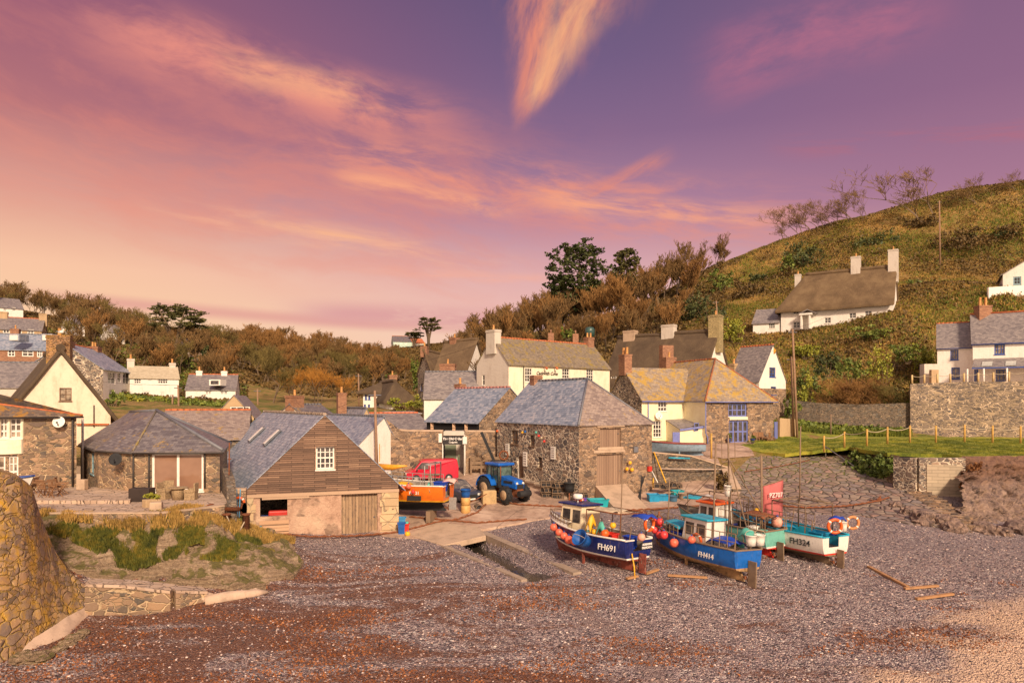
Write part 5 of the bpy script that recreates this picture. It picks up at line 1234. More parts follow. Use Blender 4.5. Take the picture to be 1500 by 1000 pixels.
sh('slate_dormer_house', 'white gabled house with grey slate roof and one dormer on the left slope', Q(272, 96, 345, 98, 8), 578, 570, 548, 0, M_white, M_slateg, ridge=M_terra, chims=[(.2, .5, .8, .8, Zp(542, 98), M_white, 1, 9), (.72, .5, .8, .8, Zp(542, 98), M_white, 1, 9)], ops=[(0, 300, 572, 310, 578, WW), (0, 322, 572, 334, 578, WW)])
p = PT(315, 560, 96.2); m = MB(); m.box((p.x, p.y + .9, p.z), (1.6, 2.0, .85)); o = m.build('dormer', M_white, bpy.data.objects['slate_dormer_house']); m = MB(); m.box((p.x, p.y - .12, p.z), (1.1, .05, .5)); m.build('window', M_glass, o)
q = Q(258, 140, 296, 142, 8)
sh('pine_villa', 'pale pink villa with gabled dormers beneath the big flat topped pine', q, 524, 507, 494, 0, wash('pink_wall', (.74, .56, .44)), M_slateg, chims=[(.7, .5, 1.2, 1.2, Zp(488, 142), M_white, 1, 15)], ops=[(0, 270, 510, 283, 517, w(nx=3, ny=1, sill=False, fw=.12)), (0, 271, 497, 281, 504, WW)])
sh('flat_roof_annexe', 'low annexe left of the pink villa', Q(236, 139, 257, 140, 6), 524, 511, 506, 0, M_grey_r, M_slateg, ops=[(0, 242, 511, 247, 517, WW), (0, 250, 511, 255, 517, WW)])
sh('wood_cottage', 'small white cottage with bay window deep in the left wood', Q(160, 138, 183, 140, 7), 500, 486, 470, 0, M_white, M_slateg, ops=[(0, 171, 488, 179, 494, WW)])
sh('attic_house', 'dark roofed house barely visible through the left wood', Q(100, 140, 124, 142, 7), 486, 474, 462, 0, M_white, M_slated, ops=[(0, 103, 465, 108, 469, WW)])
# middle distance: thatched pair, stone thatched house, big thatch
q = Q(557, 100, 602, 98, 8)
house('thatched_cottage', 'small white thatched cottage with broad gable in the middle of the village', [Vector(W2(567, 97)), Vector(W2(601, 96)), Vector(W2(601, 96)) + Vector((-4, 8)), Vector(W2(567, 97)) + Vector((-4, 8))], Zp(596, 97), Zp(582, 97), Zp(561, 97), 1, wall=M_white, roof=M_thatchd, ov=.8, og=.5, thick=.45, z0b=3, ops=[(0, 588, 580, 597, 584, w(fm=M_wblue, nx=2, ny=1))], hips=(1.6, 0))
house('thatched_house', 'taller white thatched house with blue windows beside a brick chimney', [Vector(W2(532, 100)), Vector(W2(558, 101)), Vector(W2(558, 101)) + Vector((2, 8)), Vector(W2(532, 100)) + Vector((2, 8))], Zp(600, 100), Zp(575, 100), Zp(558, 100), 0, wall=M_white, roof=M_thatchd, ov=.7, og=.4, thick=.4, z0b=3, hips=(1.5, 0), chims=[(1.0, .5, 1.2, 1.2, Zp(548, 102), M_brick, 1, 8)], ops=[(0, 534.5, 577, 537.5, 585, w(fm=M_wblue)), (0, 539.5, 577, 542.5, 585, w(fm=M_wblue)), (0, 533, 592, 536, 597, w(fm=M_wblue)), (0, 539, 592, 542, 597, w(fm=M_wblue)), (0, 553, 587, 556, 593, w(fm=M_wblue))])
a, b = Vector(W2(631, 100)), Vector(W2(665, 112)); a0 = Vector(W2(612, 106)); q = [a, b, b + (a0 - a), a0]
house('stone_thatched_house', 'grey stone gabled house with tawny thatch and blue window left of the pub', q, Zp(585, 100), Zp(545, 100), Zp(516, 103), 0, walls=[M_white, M_white, M_white, M_stonew], roof=M_thatch, ov=.7, og=.3, thick=.4, z0b=3, ops=[(3, 615.5, 562, 619, 572, w(fm=M_wblue, nx=1, ny=1))], chims=[(.02, .5, 1, 1, Zp(507, 103), M_brick, 1, 14)])
a, b = Vector(W2(660, 93)), Vector(W2(702, 103)); n = Vector((-(b - a).y, (b - a).x)).normalized(); q = [a, b, b + n * 9, a + n * 9]
house('big_thatched_house', 'big grey brown thatched roof with white gable rising behind the pub', [Vector(W2(632, 96)), Vector(W2(676, 92)), Vector(W2(716, 104)), Vector(W2(672, 108))], Zp(590, 94), Zp(562, 94), Zp(502, 100), 0, wall=M_white, roof=M_thatch, ov=.8, og=.4, thick=.45, z0b=3, chims=[(.3, .5, 1.2, 1, Zp(494, 100), M_brick, 1, 15)])
a, b = Vector(W2(621, 84)), Vector(W2(701, 83)); n = Vector((-.06, 1)); q = [a, b, b + n * 7, a + n * 7]
house('slate_cottage', 'white cottage with steep dark slate roof and brick stack against the pub gable', q, Zp(612, 84), Zp(583, 84), Zp(543, 84), 0, wall=M_white, roof=M_slateg, ov=.2, ridge=M_lead, z0b=3, chims=[(.42, .62, 2.0, .9, Zp(531, 85), M_brick, 1, 10)])
sh('pastel_terrace', 'far pale green and yellow terrace on the skyline under the flat pine', Q(576, 300, 604, 302, 12), 508, 500, 491, 0, M_mint, M_slated, ridge=M_terra, ops=[(0, 579, 501, 582, 504, w(sill=False, fw=.3)), (0, 586, 501, 589, 504, w(sill=False, fw=.3)), (0, 593, 501, 596, 504, w(sill=False, fw=.3))])
sh('yellow_far_house', 'far yellow house right of the pale green terrace', Q(605, 300, 622, 302, 10), 510, 502, 495, 0, M_cream, M_terra, ops=[(0, 608, 503, 611, 506, w(sill=False, fw=.3)), (0, 616, 503, 619, 506, w(sill=False, fw=.3))])
sh('garden_shed', 'low pale felt roofed shed behind the red ridged range', Q(574, 74, 616, 76, 4), 612, 606, 603, 0, M_grey_r, paint('pale_felt', (.45, .40, .36), .7), rv=.5)
a, b = Vector(W2(1469, 117)), Vector(W2(1560, 121)); 
house('white_gabled_house', 'white house with grey verge at the top right edge of the hill', [a, a + Vector((.85, -.5)) * 11, a + Vector((.85, -.5)) * 11 + Vector((5, 8)), a + Vector((5, 8))], Zp(418, 117), Zp(402, 117), Zp(372, 117), 1, wall=M_white, roof=M_slateg, ov=.4, og=.4, z0b=3, ops=[(0, 1484, 405, 1496, 417, w(nx=2, ny=2, fm=MT['pale_blue_paint'], fw=.2))])
wallrun('boundary_wall', 'white washed low wall below the top right house', [W2(1447, 114), W2(1560, 114)], [Zp(421, 114), Zp(414, 114)], Zp(445, 114), .4, M_white)
# ================================================================ plants
def rquads(C, size, rs, flat=0.0, aspect=0.7):
    """one small leaf-cluster quad at every centre"""
    n = len(C); N = rs.normal(size=(n, 3)); N[:, 2] = np.abs(N[:, 2]) + flat; N /= np.linalg.norm(N, axis=1)[:, None]
    T = np.cross(N, rs.normal(size=(n, 3))); T /= np.linalg.norm(T, axis=1)[:, None]; B = np.cross(N, T)
    s_ = size * rs.uniform(0.55, 1.35, (n, 1)); T = T * s_; B = B * s_ * aspect
    V = np.stack([C - T * .9, C - B, C + T, C + B * .9], 1).reshape(-1, 3)
    return V, np.arange(n * 4).reshape(-1, 4)
def leaves(name, blobs, size, mat, seed=0, parent=None, loc=None, flat=0.0, shell=0.45):
    rs = np.random.RandomState(seed); Cs = []
    for (cx, cy, cz, rx, ry, rz, n) in blobs:
        k = max(4, int(n / 22)); d = rs.normal(size=(k, 3)); d /= np.linalg.norm(d, axis=1)[:, None]
        cen = d * (rs.uniform(0.15, 1, (k, 1)) ** shell)     # sub-clumps, so that light and gaps show between
        idx = rs.randint(0, k, n); p = cen[idx] + rs.normal(size=(n, 3)) * 0.15
        Cs.append(p * (rx, ry, rz) + (cx, cy, cz))
    V, Fq = rquads(np.concatenate(Cs), size, rs, flat)
    return npmesh(name, V, Fq, mat, parent, loc=loc)
def tubes3(segs):
    P0 = np.array([s_[0] for s_ in segs]); P1 = np.array([s_[1] for s_ in segs]); r0 = np.array([s_[2] for s_ in segs])[:, None]; r1 = np.array([s_[3] for s_ in segs])[:, None]
    D = P1 - P0; D /= np.linalg.norm(D, axis=1)[:, None] + 1e-9
    A = np.cross(D, np.array([0.3, 0.1, 1.0])); A /= np.linalg.norm(A, axis=1)[:, None] + 1e-9; B = np.cross(D, A)
    V = []
    for P_, r in ((P0, r0), (P1, r1)):
        for k in range(3): t = 2 * PI * k / 3; V.append(P_ + A * r * math.cos(t) + B * r * math.sin(t))
    V = np.stack(V, 1).reshape(-1, 3); n = len(segs); b = np.arange(n)[:, None] * 6
    return V, np.concatenate([b + np.array([[0, 1, 4, 3]]), b + np.array([[1, 2, 5, 4]]), b + np.array([[2, 0, 3, 5]])])
def bare(seed, H, fork=0.3, spread=0.55, lev=6, kids=(2, 4), up=0.25, lean=(0, 0), tw=0.018, stems=1, r0=None):
    rs = random.Random(seed); tr, cr = [], []
    def grow(p, d, L, r, l):
        n = 3 if l < 2 else 2; q = p; pts = [p]
        for i in range(n):
            d = (d + Vector((rs.gauss(0, .13) + lean[0] * .1, rs.gauss(0, .13) + lean[1] * .1, up * .18))).normalized(); q = q + d * (L / n)
            ra, rb = r * (1 - .35 * i / n), r * (1 - .35 * (i + 1) / n)
            (tr if l < 2 else cr).append((tuple(pts[-1]), tuple(q), max(tw, ra), max(tw * .7, rb))); pts.append(q)
        if l >= lev: return
        for j in range(rs.randint(*kids) + (1 if l in (1, 2) else 0)):
            at = pts[rs.randint(1, n)] if j else q
            a = rs.uniform(0, 2 * PI); sd_ = Vector((math.cos(a), math.sin(a), rs.uniform(-.1, .4)))
            nd = (d * (1 - spread) + sd_ * spread * rs.uniform(.6, 1.3) + Vector((0, 0, up * .5))).normalized()
            grow(at, nd, L * rs.uniform(.55, .8), r * .58, l + 1)
    for s_ in range(stems):
        a = rs.uniform(0, 6.28); o = Vector((math.cos(a), math.sin(a), 0)) * (.25 if stems > 1 else 0)
        grow(o, Vector((o.x * 1.3 + lean[0] * .3, o.y * 1.3 + lean[1] * .3, 1)).normalized(), H * fork, (r0 or H * .016) / (1 if stems == 1 else 1.5), 0)
    zm = max(s_[1][2] for s_ in cr); k = H / zm; tr, cr = ([(tuple(x * k for x in a), tuple(x * k for x in b), c_, e) for a, b, c_, e in q] for q in (tr, cr))
    return tubes3(tr), tubes3(cr)
PROTO = {}
def tree_proto(key, seed, mat, bark=None, **k_):
    t, c_ = bare(seed, 10.0, **k_)
    a_ = npmesh('trunk', *t, bark or M_bark); b_ = npmesh('crown', *c_, mat)
    PROTO[key] = (a_.data, b_.data); bpy.data.objects.remove(a_); bpy.data.objects.remove(b_)
for i in range(4): tree_proto(('t', i), 20 + i, M_twig, fork=.30, spread=.42, up=.42, tw=.045, kids=(3, 4), lev=5)
for i in range(3): tree_proto(('r', i), 40 + i, M_twigr, fork=.28, spread=.40, up=.5, tw=.045, kids=(3, 4), lev=5)
tree_proto(('y', 0), 51, M_twigy, fork=.16, spread=.5, up=.35, stems=3, lev=5)
for i in range(2): tree_proto(('g', i), 61 + i, M_twiggr, fork=.26, spread=.5, up=.3)
for i in range(3): tree_proto(('w', i), 71 + i, M_twig, fork=.22, spread=.55, up=.12, lean=(-1.2, 0), lev=5, stems=1, tw=.03)
for i in range(3): tree_proto(('s', i), 81 + i, M_twigr, fork=.14, spread=.55, up=.2, lev=5, stems=4, tw=.022)
def put_tree(key, x, y, h, name, label, cat, group=None, wide=1.0, z=None):
    r = empty(name, (x, y, (G(x, y) if z is None else z) - .25), label, cat, group, random.uniform(0, 6.28) if key[0] != 'w' else random.uniform(-.4, .4))
    k = h / 10.0; r.scale = (k * wide, k * wide, k)
    for nm, me in zip(('trunk', 'crown'), PROTO[key]):
        o = bpy.data.objects.new(nm, me); COL.objects.link(o); o.parent = r
    return r
def lerpt(tab, x):
    for (a, b), (c_, d) in zip(tab, tab[1:]):
        if x <= c_: return b + (d - b) * max(0, (x - a)) / (c_ - a)
    return tab[-1][1]
sky_top = [(-100, 405), (0, 413), (60, 426), (150, 436), (200, 456), (240, 470), (330, 476), (400, 476), (450, 488), (520, 496), (575, 508), (600, 512), (660, 500), (700, 462), (740, 438), (800, 418), (860, 408), (900, 402), (950, 388), (1000, 366), (1060, 358), (1080, 372)]
def wood(zone, n, px0, px1, Y0, Y1, kinds, label, group, rnd, hmin=5, hmax=14):
    for i in range(n):
        px = px0 + (px1 - px0) * (i + rnd.random()) / n; Y = Y0 + (Y1 - Y0) * rnd.random() ** .8
        x = Xp(px, Y); g = G(x, Y); tz = Zp(lerpt(sky_top, px) + rnd.uniform(-9, 9), Y); h = min(hmax, tz - g)
        if h < hmin:
            if tz - g < 1.5: continue
            h = max(h, hmin * .5)
        put_tree(rnd.choice(kinds), x, Y, h * rnd.uniform(.88, 1.0), 'bare_tree', label, 'tree', group, rnd.uniform(.95, 1.45))
R_ = random.Random(5)
wood_ = wood
T4 = [('t', 0), ('t', 1), ('t', 2), ('t', 3)]; R3 = [('r', 0), ('r', 1), ('r', 2)]; G2 = [('g', 0), ('g', 1)]
wood(0, 76, -60, 335, 150, 196, T4 + G2, 'bare brown tree in the wood on the left skyline', 'bare trees of the left wood', R_, 7)
wood(0, 34, 95, 345, 112, 150, T4 + G2 + R3, 'bare tree between the hillside houses on the left', 'bare trees among the left houses', R_, 5, 8)
wood(1, 90, 335, 600, 195, 290, R3 + [('t', 1)], 'tall slim bare tree in the reddish wood across the valley', 'bare trees of the middle wood', R_, 6)
wood(1, 36, 330, 600, 140, 200, R3 + T4[:2] + G2, 'lower bare tree along the foot of the middle wood', 'bare trees at the foot of the middle wood', R_, 5, 9)
wood(2, 90, 655, 1010, 150, 205, T4 + R3, 'bare winter tree on the wooded slope above the pub', 'bare trees above the pub', R_, 8, 15)
wood(2, 26, 690, 1000, 118, 150, T4 + R3 + G2, 'lower bare tree just behind the roofs of pub and thatched row', 'bare trees behind the roofs', R_, 6, 9)
for i, (px, Y, h) in enumerate([(955, 180, 11), (975, 182, 12), (992, 178, 11.5), (1012, 185, 12), (1024, 184, 11), (1048, 188, 10), (1060, 186, 10)]):
    put_tree(R_.choice(T4), Xp(px, Y), Y, h, 'bare_tree', 'bare dark tree on the skyline between the evergreens and the grassy ridge', 'tree', 'bare skyline trees right of the evergreens', .9)
for i in range(13):
    px = 1148 + i * 10.5 + R_.uniform(-3, 3); Y = 186 - i * .5
    put_tree(('w', i % 3), Xp(px, Y), Y, R_.uniform(5, 9), 'windswept_tree', 'bare windswept thorn tree in the row on the right ridge', 'tree', 'windswept thorns on the ridge', 1.0)
for px, Y, h, l_ in ((1352, 168, 14, 'bare windswept tree beside the tall pole on the ridge'), (1374, 167, 13, 'bare windswept tree just right of the tall ridge pole'), (1432, 168, 7, 'small lone bare tree near the right end of the ridge'), (1492, 168, 5, 'last bare bush on the ridge at the right edge')):
    put_tree(('w', int(px) % 3), Xp(px, Y), Y, h, 'windswept_tree', l_, 'tree', None, 1.2)
for px, Y, h, key, l_ in ((215, 96, 0, 0, 0), (432, 118, 7, ('y', 0), 'golden twigged willow in the valley, left one'), (465, 118, 7.5, ('y', 0), 'golden twigged willow glowing in the middle of the valley'), (500, 120, 6, ('y', 0), 'golden twigged willow, right hand one in the valley'), (400, 112, 9, ('g', 0), 'spreading bare tree standing by the green field'),
                          (1275, 86.5, 7, ('s', 1), 'bare twiggy shrub above the boundary wall'), (1308, 85.5, 6.5, ('g', 1), 'gnarled bare tree beside the white terrace house'), (1232, 88, 6.5, ('s', 2), 'russet twiggy thicket on the slope behind the lawn'), (1254, 87, 5, ('s', 0), 'russet arching shrub over the mossy wall'), (715, 90, 8, ('t', 2), 'bare tree against the white gable left of the pub'), (640, 70, 0, 0, 0)):
    if h: put_tree(key, Xp(px, Y), Y, h, 'bare_tree' if key[0] != 's' else 'bare_shrub', l_, 'tree' if key[0] != 's' else 'shrub', None, 1.2)

def evergreen(px, Y, topy, basey, wpx, name, label, mat, kind, seed):
    rs = random.Random(seed); x = Xp(px, Y); g = min(G(x, Y), Zp(basey, Y)); top = Zp(topy, Y); H = top - g; W_ = wpx * Y / 1000 / 2
    r = empty(name, (x, Y, g), label, 'tree'); m = MB(); bl = []
    if kind == 'flat':
        for s_ in range(7):
            a = s_ * 0.9 + rs.uniform(-.2, .2); q = Vector((math.cos(a) * W_ * rs.uniform(.45, .95), math.sin(a) * W_ * .6, H * rs.uniform(.74, .9)))
            m.tube([(x, Y, g - .5), (x + q.x * .12, Y + q.y * .1, g + H * .33), (x + q.x * .45, Y + q.y * .45, g + H * .6), (x + q.x, Y + q.y, g + q.z)], [H * .045, H * .03, H * .02, H * .008], 6)
        for k in range(44):
            a = rs.uniform(0, 6.28); rr = W_ * rs.uniform(.1, 1.0) ** .7; lv = rs.choice([.62, .74, .85, .93]); lim = 1.0 if lv < .8 else .9 if lv < .9 else .7
            bl.append((x + math.cos(a) * rr * lim, Y + math.sin(a) * rr * .8 * lim, g + H * lv + rs.uniform(-.3, .3), W_ * rs.uniform(.2, .36), W_ * .3, H * rs.uniform(.025, .05), 200))
    else:
        m.tube([(x, Y, g - .5), (x + .2, Y, g + H * .5), (x, Y, g + H * .92)], [H * .04, H * .025, .06], 6)
        n = 46
        for k in range(n):
            t = .28 + .72 * (k + .5) / n; a = k * 2.4; rad = W_ * (math.sin(PI * min(1, (t - .16) / .95)) ** .7) * rs.uniform(.5, 1.0) if kind == 'pine' else W_ * (1.05 - t) * 1.3
            q = Vector((math.cos(a) * rad, math.sin(a) * rad * .8, g + H * t)); m.tube([(x, Y, q.z - H * .06), (x + q.x, Y + q.y, q.z)], [.12, .04], 4)
            bl.append((x + q.x, Y + q.y, q.z, W_ * rs.uniform(.25, .45), W_ * .34, H * rs.uniform(.04, .08), 200))
    m.build('trunk', M_bark, r); leaves('crown', bl, max(.2, H * .016), mat, seed, r, flat=.5)
    return r
evergreen(257, 136, 446, 524, 88, 'flat_topped_pine', 'large flat topped dark pine above the pink villa on the left slope', M_leafc, 'flat', 3)
evergreen(628, 285, 464, 500, 36, 'flat_topped_pine', 'flat topped pine alone on the far skyline beside the pale terrace', M_leafc, 'flat', 4)
evergreen(607, 290, 484, 502, 26, 'evergreen_tree', 'dark rounded evergreen close to the roofs of the far pale green terrace', M_leafc, 'flat', 5)
evergreen(848, 172, 358, 440, 86, 'pine_tree', 'big irregular dark pine, tallest on the skyline above the pub', M_leafd, 'pine', 6)
evergreen(918, 176, 366, 436, 44, 'cypress_tree', 'dark layered cypress standing right of the big pine', M_leafc, 'pine', 7)
evergreen(822, 174, 405, 446, 50, 'pine_tree', 'smaller dark pine tucked at the lower left of the big pine', M_leafd, 'pine', 8)
def bush(px, Y, py0, py1, wpx, name, label, mat, seed, cat='bush', group=None, n=650, size=.16, dz=0):
    x = Xp(px, Y); z0, z1 = Zp(py1, Y), Zp(py0, Y); g = G(x, Y) + dz; z0 = min(z0, g + .3) if abs(z0 - g) < 3 else z0; W_ = wpx * Y / 2000
    r = empty(name, (x, Y, z0), label, cat, group); rs = random.Random(seed); bl = []
    for k in range(7): bl.append((x + rs.uniform(-.6, .6) * W_, Y + rs.uniform(-.3, .5) * W_, z0 + (z1 - z0) * rs.uniform(.25, .7), W_ * rs.uniform(.35, .6), W_ * .5, (z1 - z0) * rs.uniform(.25, .42), n // 7))
    leaves('foliage', bl, size * Y / 90, mat, seed, r)
    m = MB()
    for k in range(4): m.tube([(x + (k - 1.5) * .15, Y, z0 - .3), (x + (k - 1.5) * W_ * .35, Y, z0 + (z1 - z0) * .5)], [.07, .03], 4)
    m.build('stem', M_bark, r); return r
BS = [(1040, 140, 425, 480, 70, 'ivy_clad_tree', 'dark ivy clad tree mass behind the right end of the thatched row', M_leafd, 1100), (1010, 145, 438, 480, 40, 'evergreen_bush', 'dark evergreen left of the ivy clad mass', M_leafd, 700), (1078, 118, 461, 492, 56, 'evergreen_bush', 'bright green bush between thatched row and the hill cottage', M_leafy, 1100), (1046, 118, 468, 492, 30, 'evergreen_bush', 'small bright bush touching the thatched row chimney', M_leafg, 500),
      (832, 122, 478, 496, 26, 'clipped_bush', 'rounded green bush behind the pub ridge', M_leafg, 500), (590, 94, 581, 610, 62, 'hedge', 'clipped green hedge in front of the small thatched cottage', M_leafy, 900), (600, 91, 592, 615, 64, 'evergreen_bush', 'loose brown green shrubs beneath the clipped hedge', M_leafb, 700), (611, 118, 520, 590, 24, 'evergreen_tree', 'tall bright evergreen left of the stone thatched house', M_leafg, 900), (572, 116, 546, 560, 20, 'evergreen_bush', 'small round evergreen above the middle thatched cottage', M_leafg, 400),
      (165, 80, 565, 600, 28, 'evergreen_bush', 'green shrub below the bay windows', M_leafg, 600), (195, 86, 578, 610, 44, 'evergreen_bush', 'pale green shrub behind the hipped slate roof', M_leafy, 800), (240, 90, 582, 612, 50, 'scrub_bush', 'brown garden shrub below the white house with cream roof', M_leafb, 800), (290, 92, 575, 600, 44, 'scrub_bush', 'brown shrub beneath the slate dormer house', M_leafb, 700),
      (272, 128, 514, 532, 30, 'evergreen_bush', 'green bush in front of the pink villa', M_leafg, 500), (300, 130, 510, 528, 24, 'evergreen_bush', 'round green bush right of the pink villa', M_leafd, 450), (235, 126, 520, 540, 40, 'evergreen_bush', 'olive shrubs below the flat topped pine', M_leafg, 600), (340, 120, 560, 584, 26, 'evergreen_bush', 'green bush right of the slate dormer house', M_leafg, 500),
      (1186, 93, 520, 568, 44, 'ivy_bush', 'dark ivy bush just right of the telegraph poles', M_ivy, 900), (1214, 95, 512, 550, 46, 'ivy_bush', 'dark green ivy thicket on the slope under the hill cottage', M_leafd, 1000), (1178, 90, 545, 590, 30, 'evergreen_bush', 'yellow green bush at the foot of the telegraph poles', M_leafy, 800), (1246, 90, 520, 560, 52, 'evergreen_bush', 'round olive bush in the middle of the right slope', M_leafg, 1100), (1296, 96, 500, 545, 56, 'gorse_bush', 'yellow flecked gorse above the russet thicket', M_leafy, 1000), (1330, 96, 500, 530, 50, 'gorse_bush', 'gorse left of the concrete pillar by the terrace house', M_leafg, 900),
      (1262, 88, 548, 590, 80, 'russet_thicket', 'reddish brown bramble thicket over the mossy wall', M_leafr, 1500), (1222, 89, 560, 595, 50, 'bramble_bush', 'brown bramble clump left of the russet thicket', M_leafb, 900), (1160, 86, 578, 606, 26, 'evergreen_bush', 'green shrub between blue trimmed cottage and the poles', M_leafg, 600), (1315, 87, 556, 588, 40, 'evergreen_bush', 'olive shrub against the left end of the tall retaining wall', M_leafg, 700),
      (1400, 126, 415, 434, 60, 'scrub_bush', 'dark round scrub left of the top right white wall', M_leafb, 900), (1322, 121, 440, 459, 22, 'garden_shrub', 'russet shrub against the gable of the hill cottage', M_leafr, 500), (1250, 150, 395, 420, 46, 'scrub_bush', 'dark scrub behind the hill cottage chimneys', M_leafb, 800), (1180, 165, 348, 400, 60, 'scrub_bush', 'dark scrub clump on the hill left of the cottage', M_leafd, 1100), (1150, 160, 385, 430, 60, 'scrub_bush', 'dark thicket behind the left end of the hill cottage', M_leafb, 1100), (1155, 160, 372, 392, 24, 'gorse_bush', 'green gorse dome high on the hill', M_leafg, 500), (1400, 155, 330, 372, 130, 'scrub_bush', 'wide dark bramble bank high on the right hill', M_leafb, 1800), (1480, 155, 325, 370, 90, 'scrub_bush', 'dark bramble bank at the right edge of the hill', M_leafb, 1300), (1345, 132, 405, 448, 50, 'ivy_bush', 'ivy covered rock behind the hill cottage gable', M_ivy, 900), (1100, 150, 400, 440, 60, 'scrub_bush', 'brown scrub left of the hill cottage', M_leafb, 1000), (1060, 160, 395, 430, 44, 'gorse_bush', 'olive scrub on the slope over the wood', M_leafg, 800)]
for i, b_ in enumerate(BS): bush(*b_[:5], b_[5], b_[6], b_[7], 100 + i, n=b_[8])
# --- ground cover that nobody could count
def scatter(name, n, fn, size, mat, seed, tall=1.0, blades=True, zf=None):
    rs = np.random.RandomState(seed); P = fn(rs, n); z = (GA(P[:, 0], P[:, 1], False) if zf is None else zf(P[:, 0], P[:, 1]))
    if blades:  # tufts of three tapering blades
        C = np.repeat(np.stack([P[:, 0], P[:, 1], z], 1), 3, 0); C[:, :2] += rs.normal(size=(len(C), 2)) * size * .3
        a = rs.uniform(0, 6.28, len(C)); hgt = size * tall * rs.uniform(.5, 1.4, len(C)); wd = size * .22
        T = np.stack([np.cos(a), np.sin(a), a * 0], 1) * wd; tip = C + np.stack([rs.normal(size=len(C)) * size * .45, rs.normal(size=len(C)) * size * .45, hgt], 1)
        C2 = C.copy(); C2[:, 2] -= .1 * size + .05
        V = np.stack([C2 - T, C2 + T, tip], 1).reshape(-1, 3); Fq = np.arange(len(C) * 3).reshape(-1, 3)
    else:
        C = np.stack([P[:, 0], P[:, 1], z + size * .5 * tall], 1); C = C + rs.normal(size=C.shape) * (size * .8, size * .8, size * .35 * tall); V, Fq = rquads(C, size, rs)
    o = npmesh(name, V, Fq, mat); tag(o, kind='stuff'); return o
def fan(px0, px1, Y0, Y1, clump=0.0):
    def f(rs, n):
        Y = np.sqrt(rs.uniform(Y0 ** 2, Y1 ** 2, n * 3)); px = rs.uniform(px0, px1, n * 3); P = np.stack([(px - 750) / F * Y, Y], 1)
        if clump: k = fbm(P[:, 0], P[:, 1], clump, 3, 21) > rs.normal(size=len(P)) * .25; P = P[k]
        return P[:n]
    return f
def hz_(X, Y): return hillz(X, Y)
scatter('bracken', 90000, fan(1000, 1620, 86, 190), .36, M_grassd, 1, 1.0, zf=hz_)
scatter('hill_grass', 90000, fan(1000, 1620, 84, 190, .12), .32, M_grass, 2, 1.0, zf=hz_)
scatter('brambles', 60000, fan(1010, 1620, 92, 188, .09), .24, M_leafb, 3, 1.8, False, hz_)
scatter('undergrowth', 60000, fan(-80, 360, 90, 205), .34, M_leafb, 4, 1.2, False, hz_)
scatter('undergrowth', 60000, fan(330, 660, 130, 330), .42, M_leafb, 5, 1.0, False, hz_)
scatter('undergrowth', 60000, fan(640, 1060, 112, 215), .36, M_leafb, 6, 1.2, False, hz_)
scatter('ivy_cover', 40000, fan(60, 360, 86, 150, .1), .2, M_leafg, 7, 1.8, False, hz_)
for i, (px, py0, py1, Y, wpx, mt) in enumerate(((1215, 430 - 20, 452 - 10, 150, 70, M_leafd), (1290, 340, 372, 165, 80, M_leafd), (1440, 335, 360, 158, 90, M_leafd), (1375, 440, 462, 118, 50, M_leafg), (1120, 400, 425, 165, 50, M_leafd), (1225, 350, 375, 172, 60, M_leafb), (1340, 315, 340, 168, 60, M_leafb), (1440, 465, 485, 104, 60, M_leafg), (1180, 500, 520, 108, 50, M_leafy), (1280, 478, 500, 110, 80, M_leafg), (1350, 505, 540, 99, 50, M_leafy))): bush(px, Y, py0, py1, wpx, 'scrub_bush', 'low %s scrub clump on the open right hillside' % ['dark', 'green'][mt in (M_leafg, M_leafy)], mt, 300 + i, group='%s scrub clumps on the right hillside' % ['dark', 'green'][mt in (M_leafg, M_leafy)], n=1100)
scatter('hedge_growth', 9000, fan(1140, 1335, 82, 90), .24, M_leafg, 8, 2.0, False)
scatter('tall_grass', 12000, fan(1135, 1335, 80.5, 88), .34, M_grass, 9, 1.2)
# ================================================================ left bank, patio and walls
nt = newmat('bank_rock')
n1 = nt.noise(nt.mapping(nt.P, (.5, .5, 4.5), rot=(.25, .15, 0)), 1.6, 9, .72, .6); n2 = nt.noise(nt.P, 9, 5, .7); ms = nt.noise(nt.P, .9, 5, .7, .3)
wv_ = nt.noise(nt.P, 1.2, 4, .6, 0, out=1); mm_ = nt.mix(.45, nt.mapping(nt.P, (.5, .8, 3.0), rot=(.3, .25, .2)), wv_.s); vo = nt.vor(mm_, 1.5, 'DISTANCE_TO_EDGE')
col = nt.ramp(n1 * .6 + n2 * .4, [(.34, (.13, .09, .06, 1)), (.46, (.34, .23, .14, 1)), (.56, (.52, .37, .24, 1)), (.66, (.62, .48, .33, 1))])
col = nt.mix(nt.sstep(E(nt, vo.outputs['Distance']), .02, .0) * .3, col, (.07, .05, .035, 1))
gz_ = nt.sep(nt.new('ShaderNodeNewGeometry').outputs['Normal'])[2]
col = nt.mix(nt.sstep(ms + gz_ * .35, .74, .84) * .8, col, (.13, .12, .014, 1))
nt.put(nt.b.inputs['Base Color'], col); nt.b.inputs['Roughness'].default_value = .95; bump(nt, n1 + n2 * .5 * 1.0, 1.0, .3); M_rock = nt.m
bank = [W2(58, 32.9), W2(240, 33.1), W2(325, 36.2), W2(430, 38.0), W2(438, 34.2), W2(415, 33.2), W2(340, 31.0), W2(200, 30.8), W2(110, 30.5), W2(20, 30.8)]
patch('rocky_bank', bank, M_rock, .24, .2, nzamp=.40, nzs=1.1, skirt=.9)
patch('rocky_bank', PG((300, 790), (345, 776), (400, 790), (445, 830), (430, 850), (360, 862), (300, 850)), M_rock, .32, .22, nzamp=.5, nzs=.7, skirt=1.0)
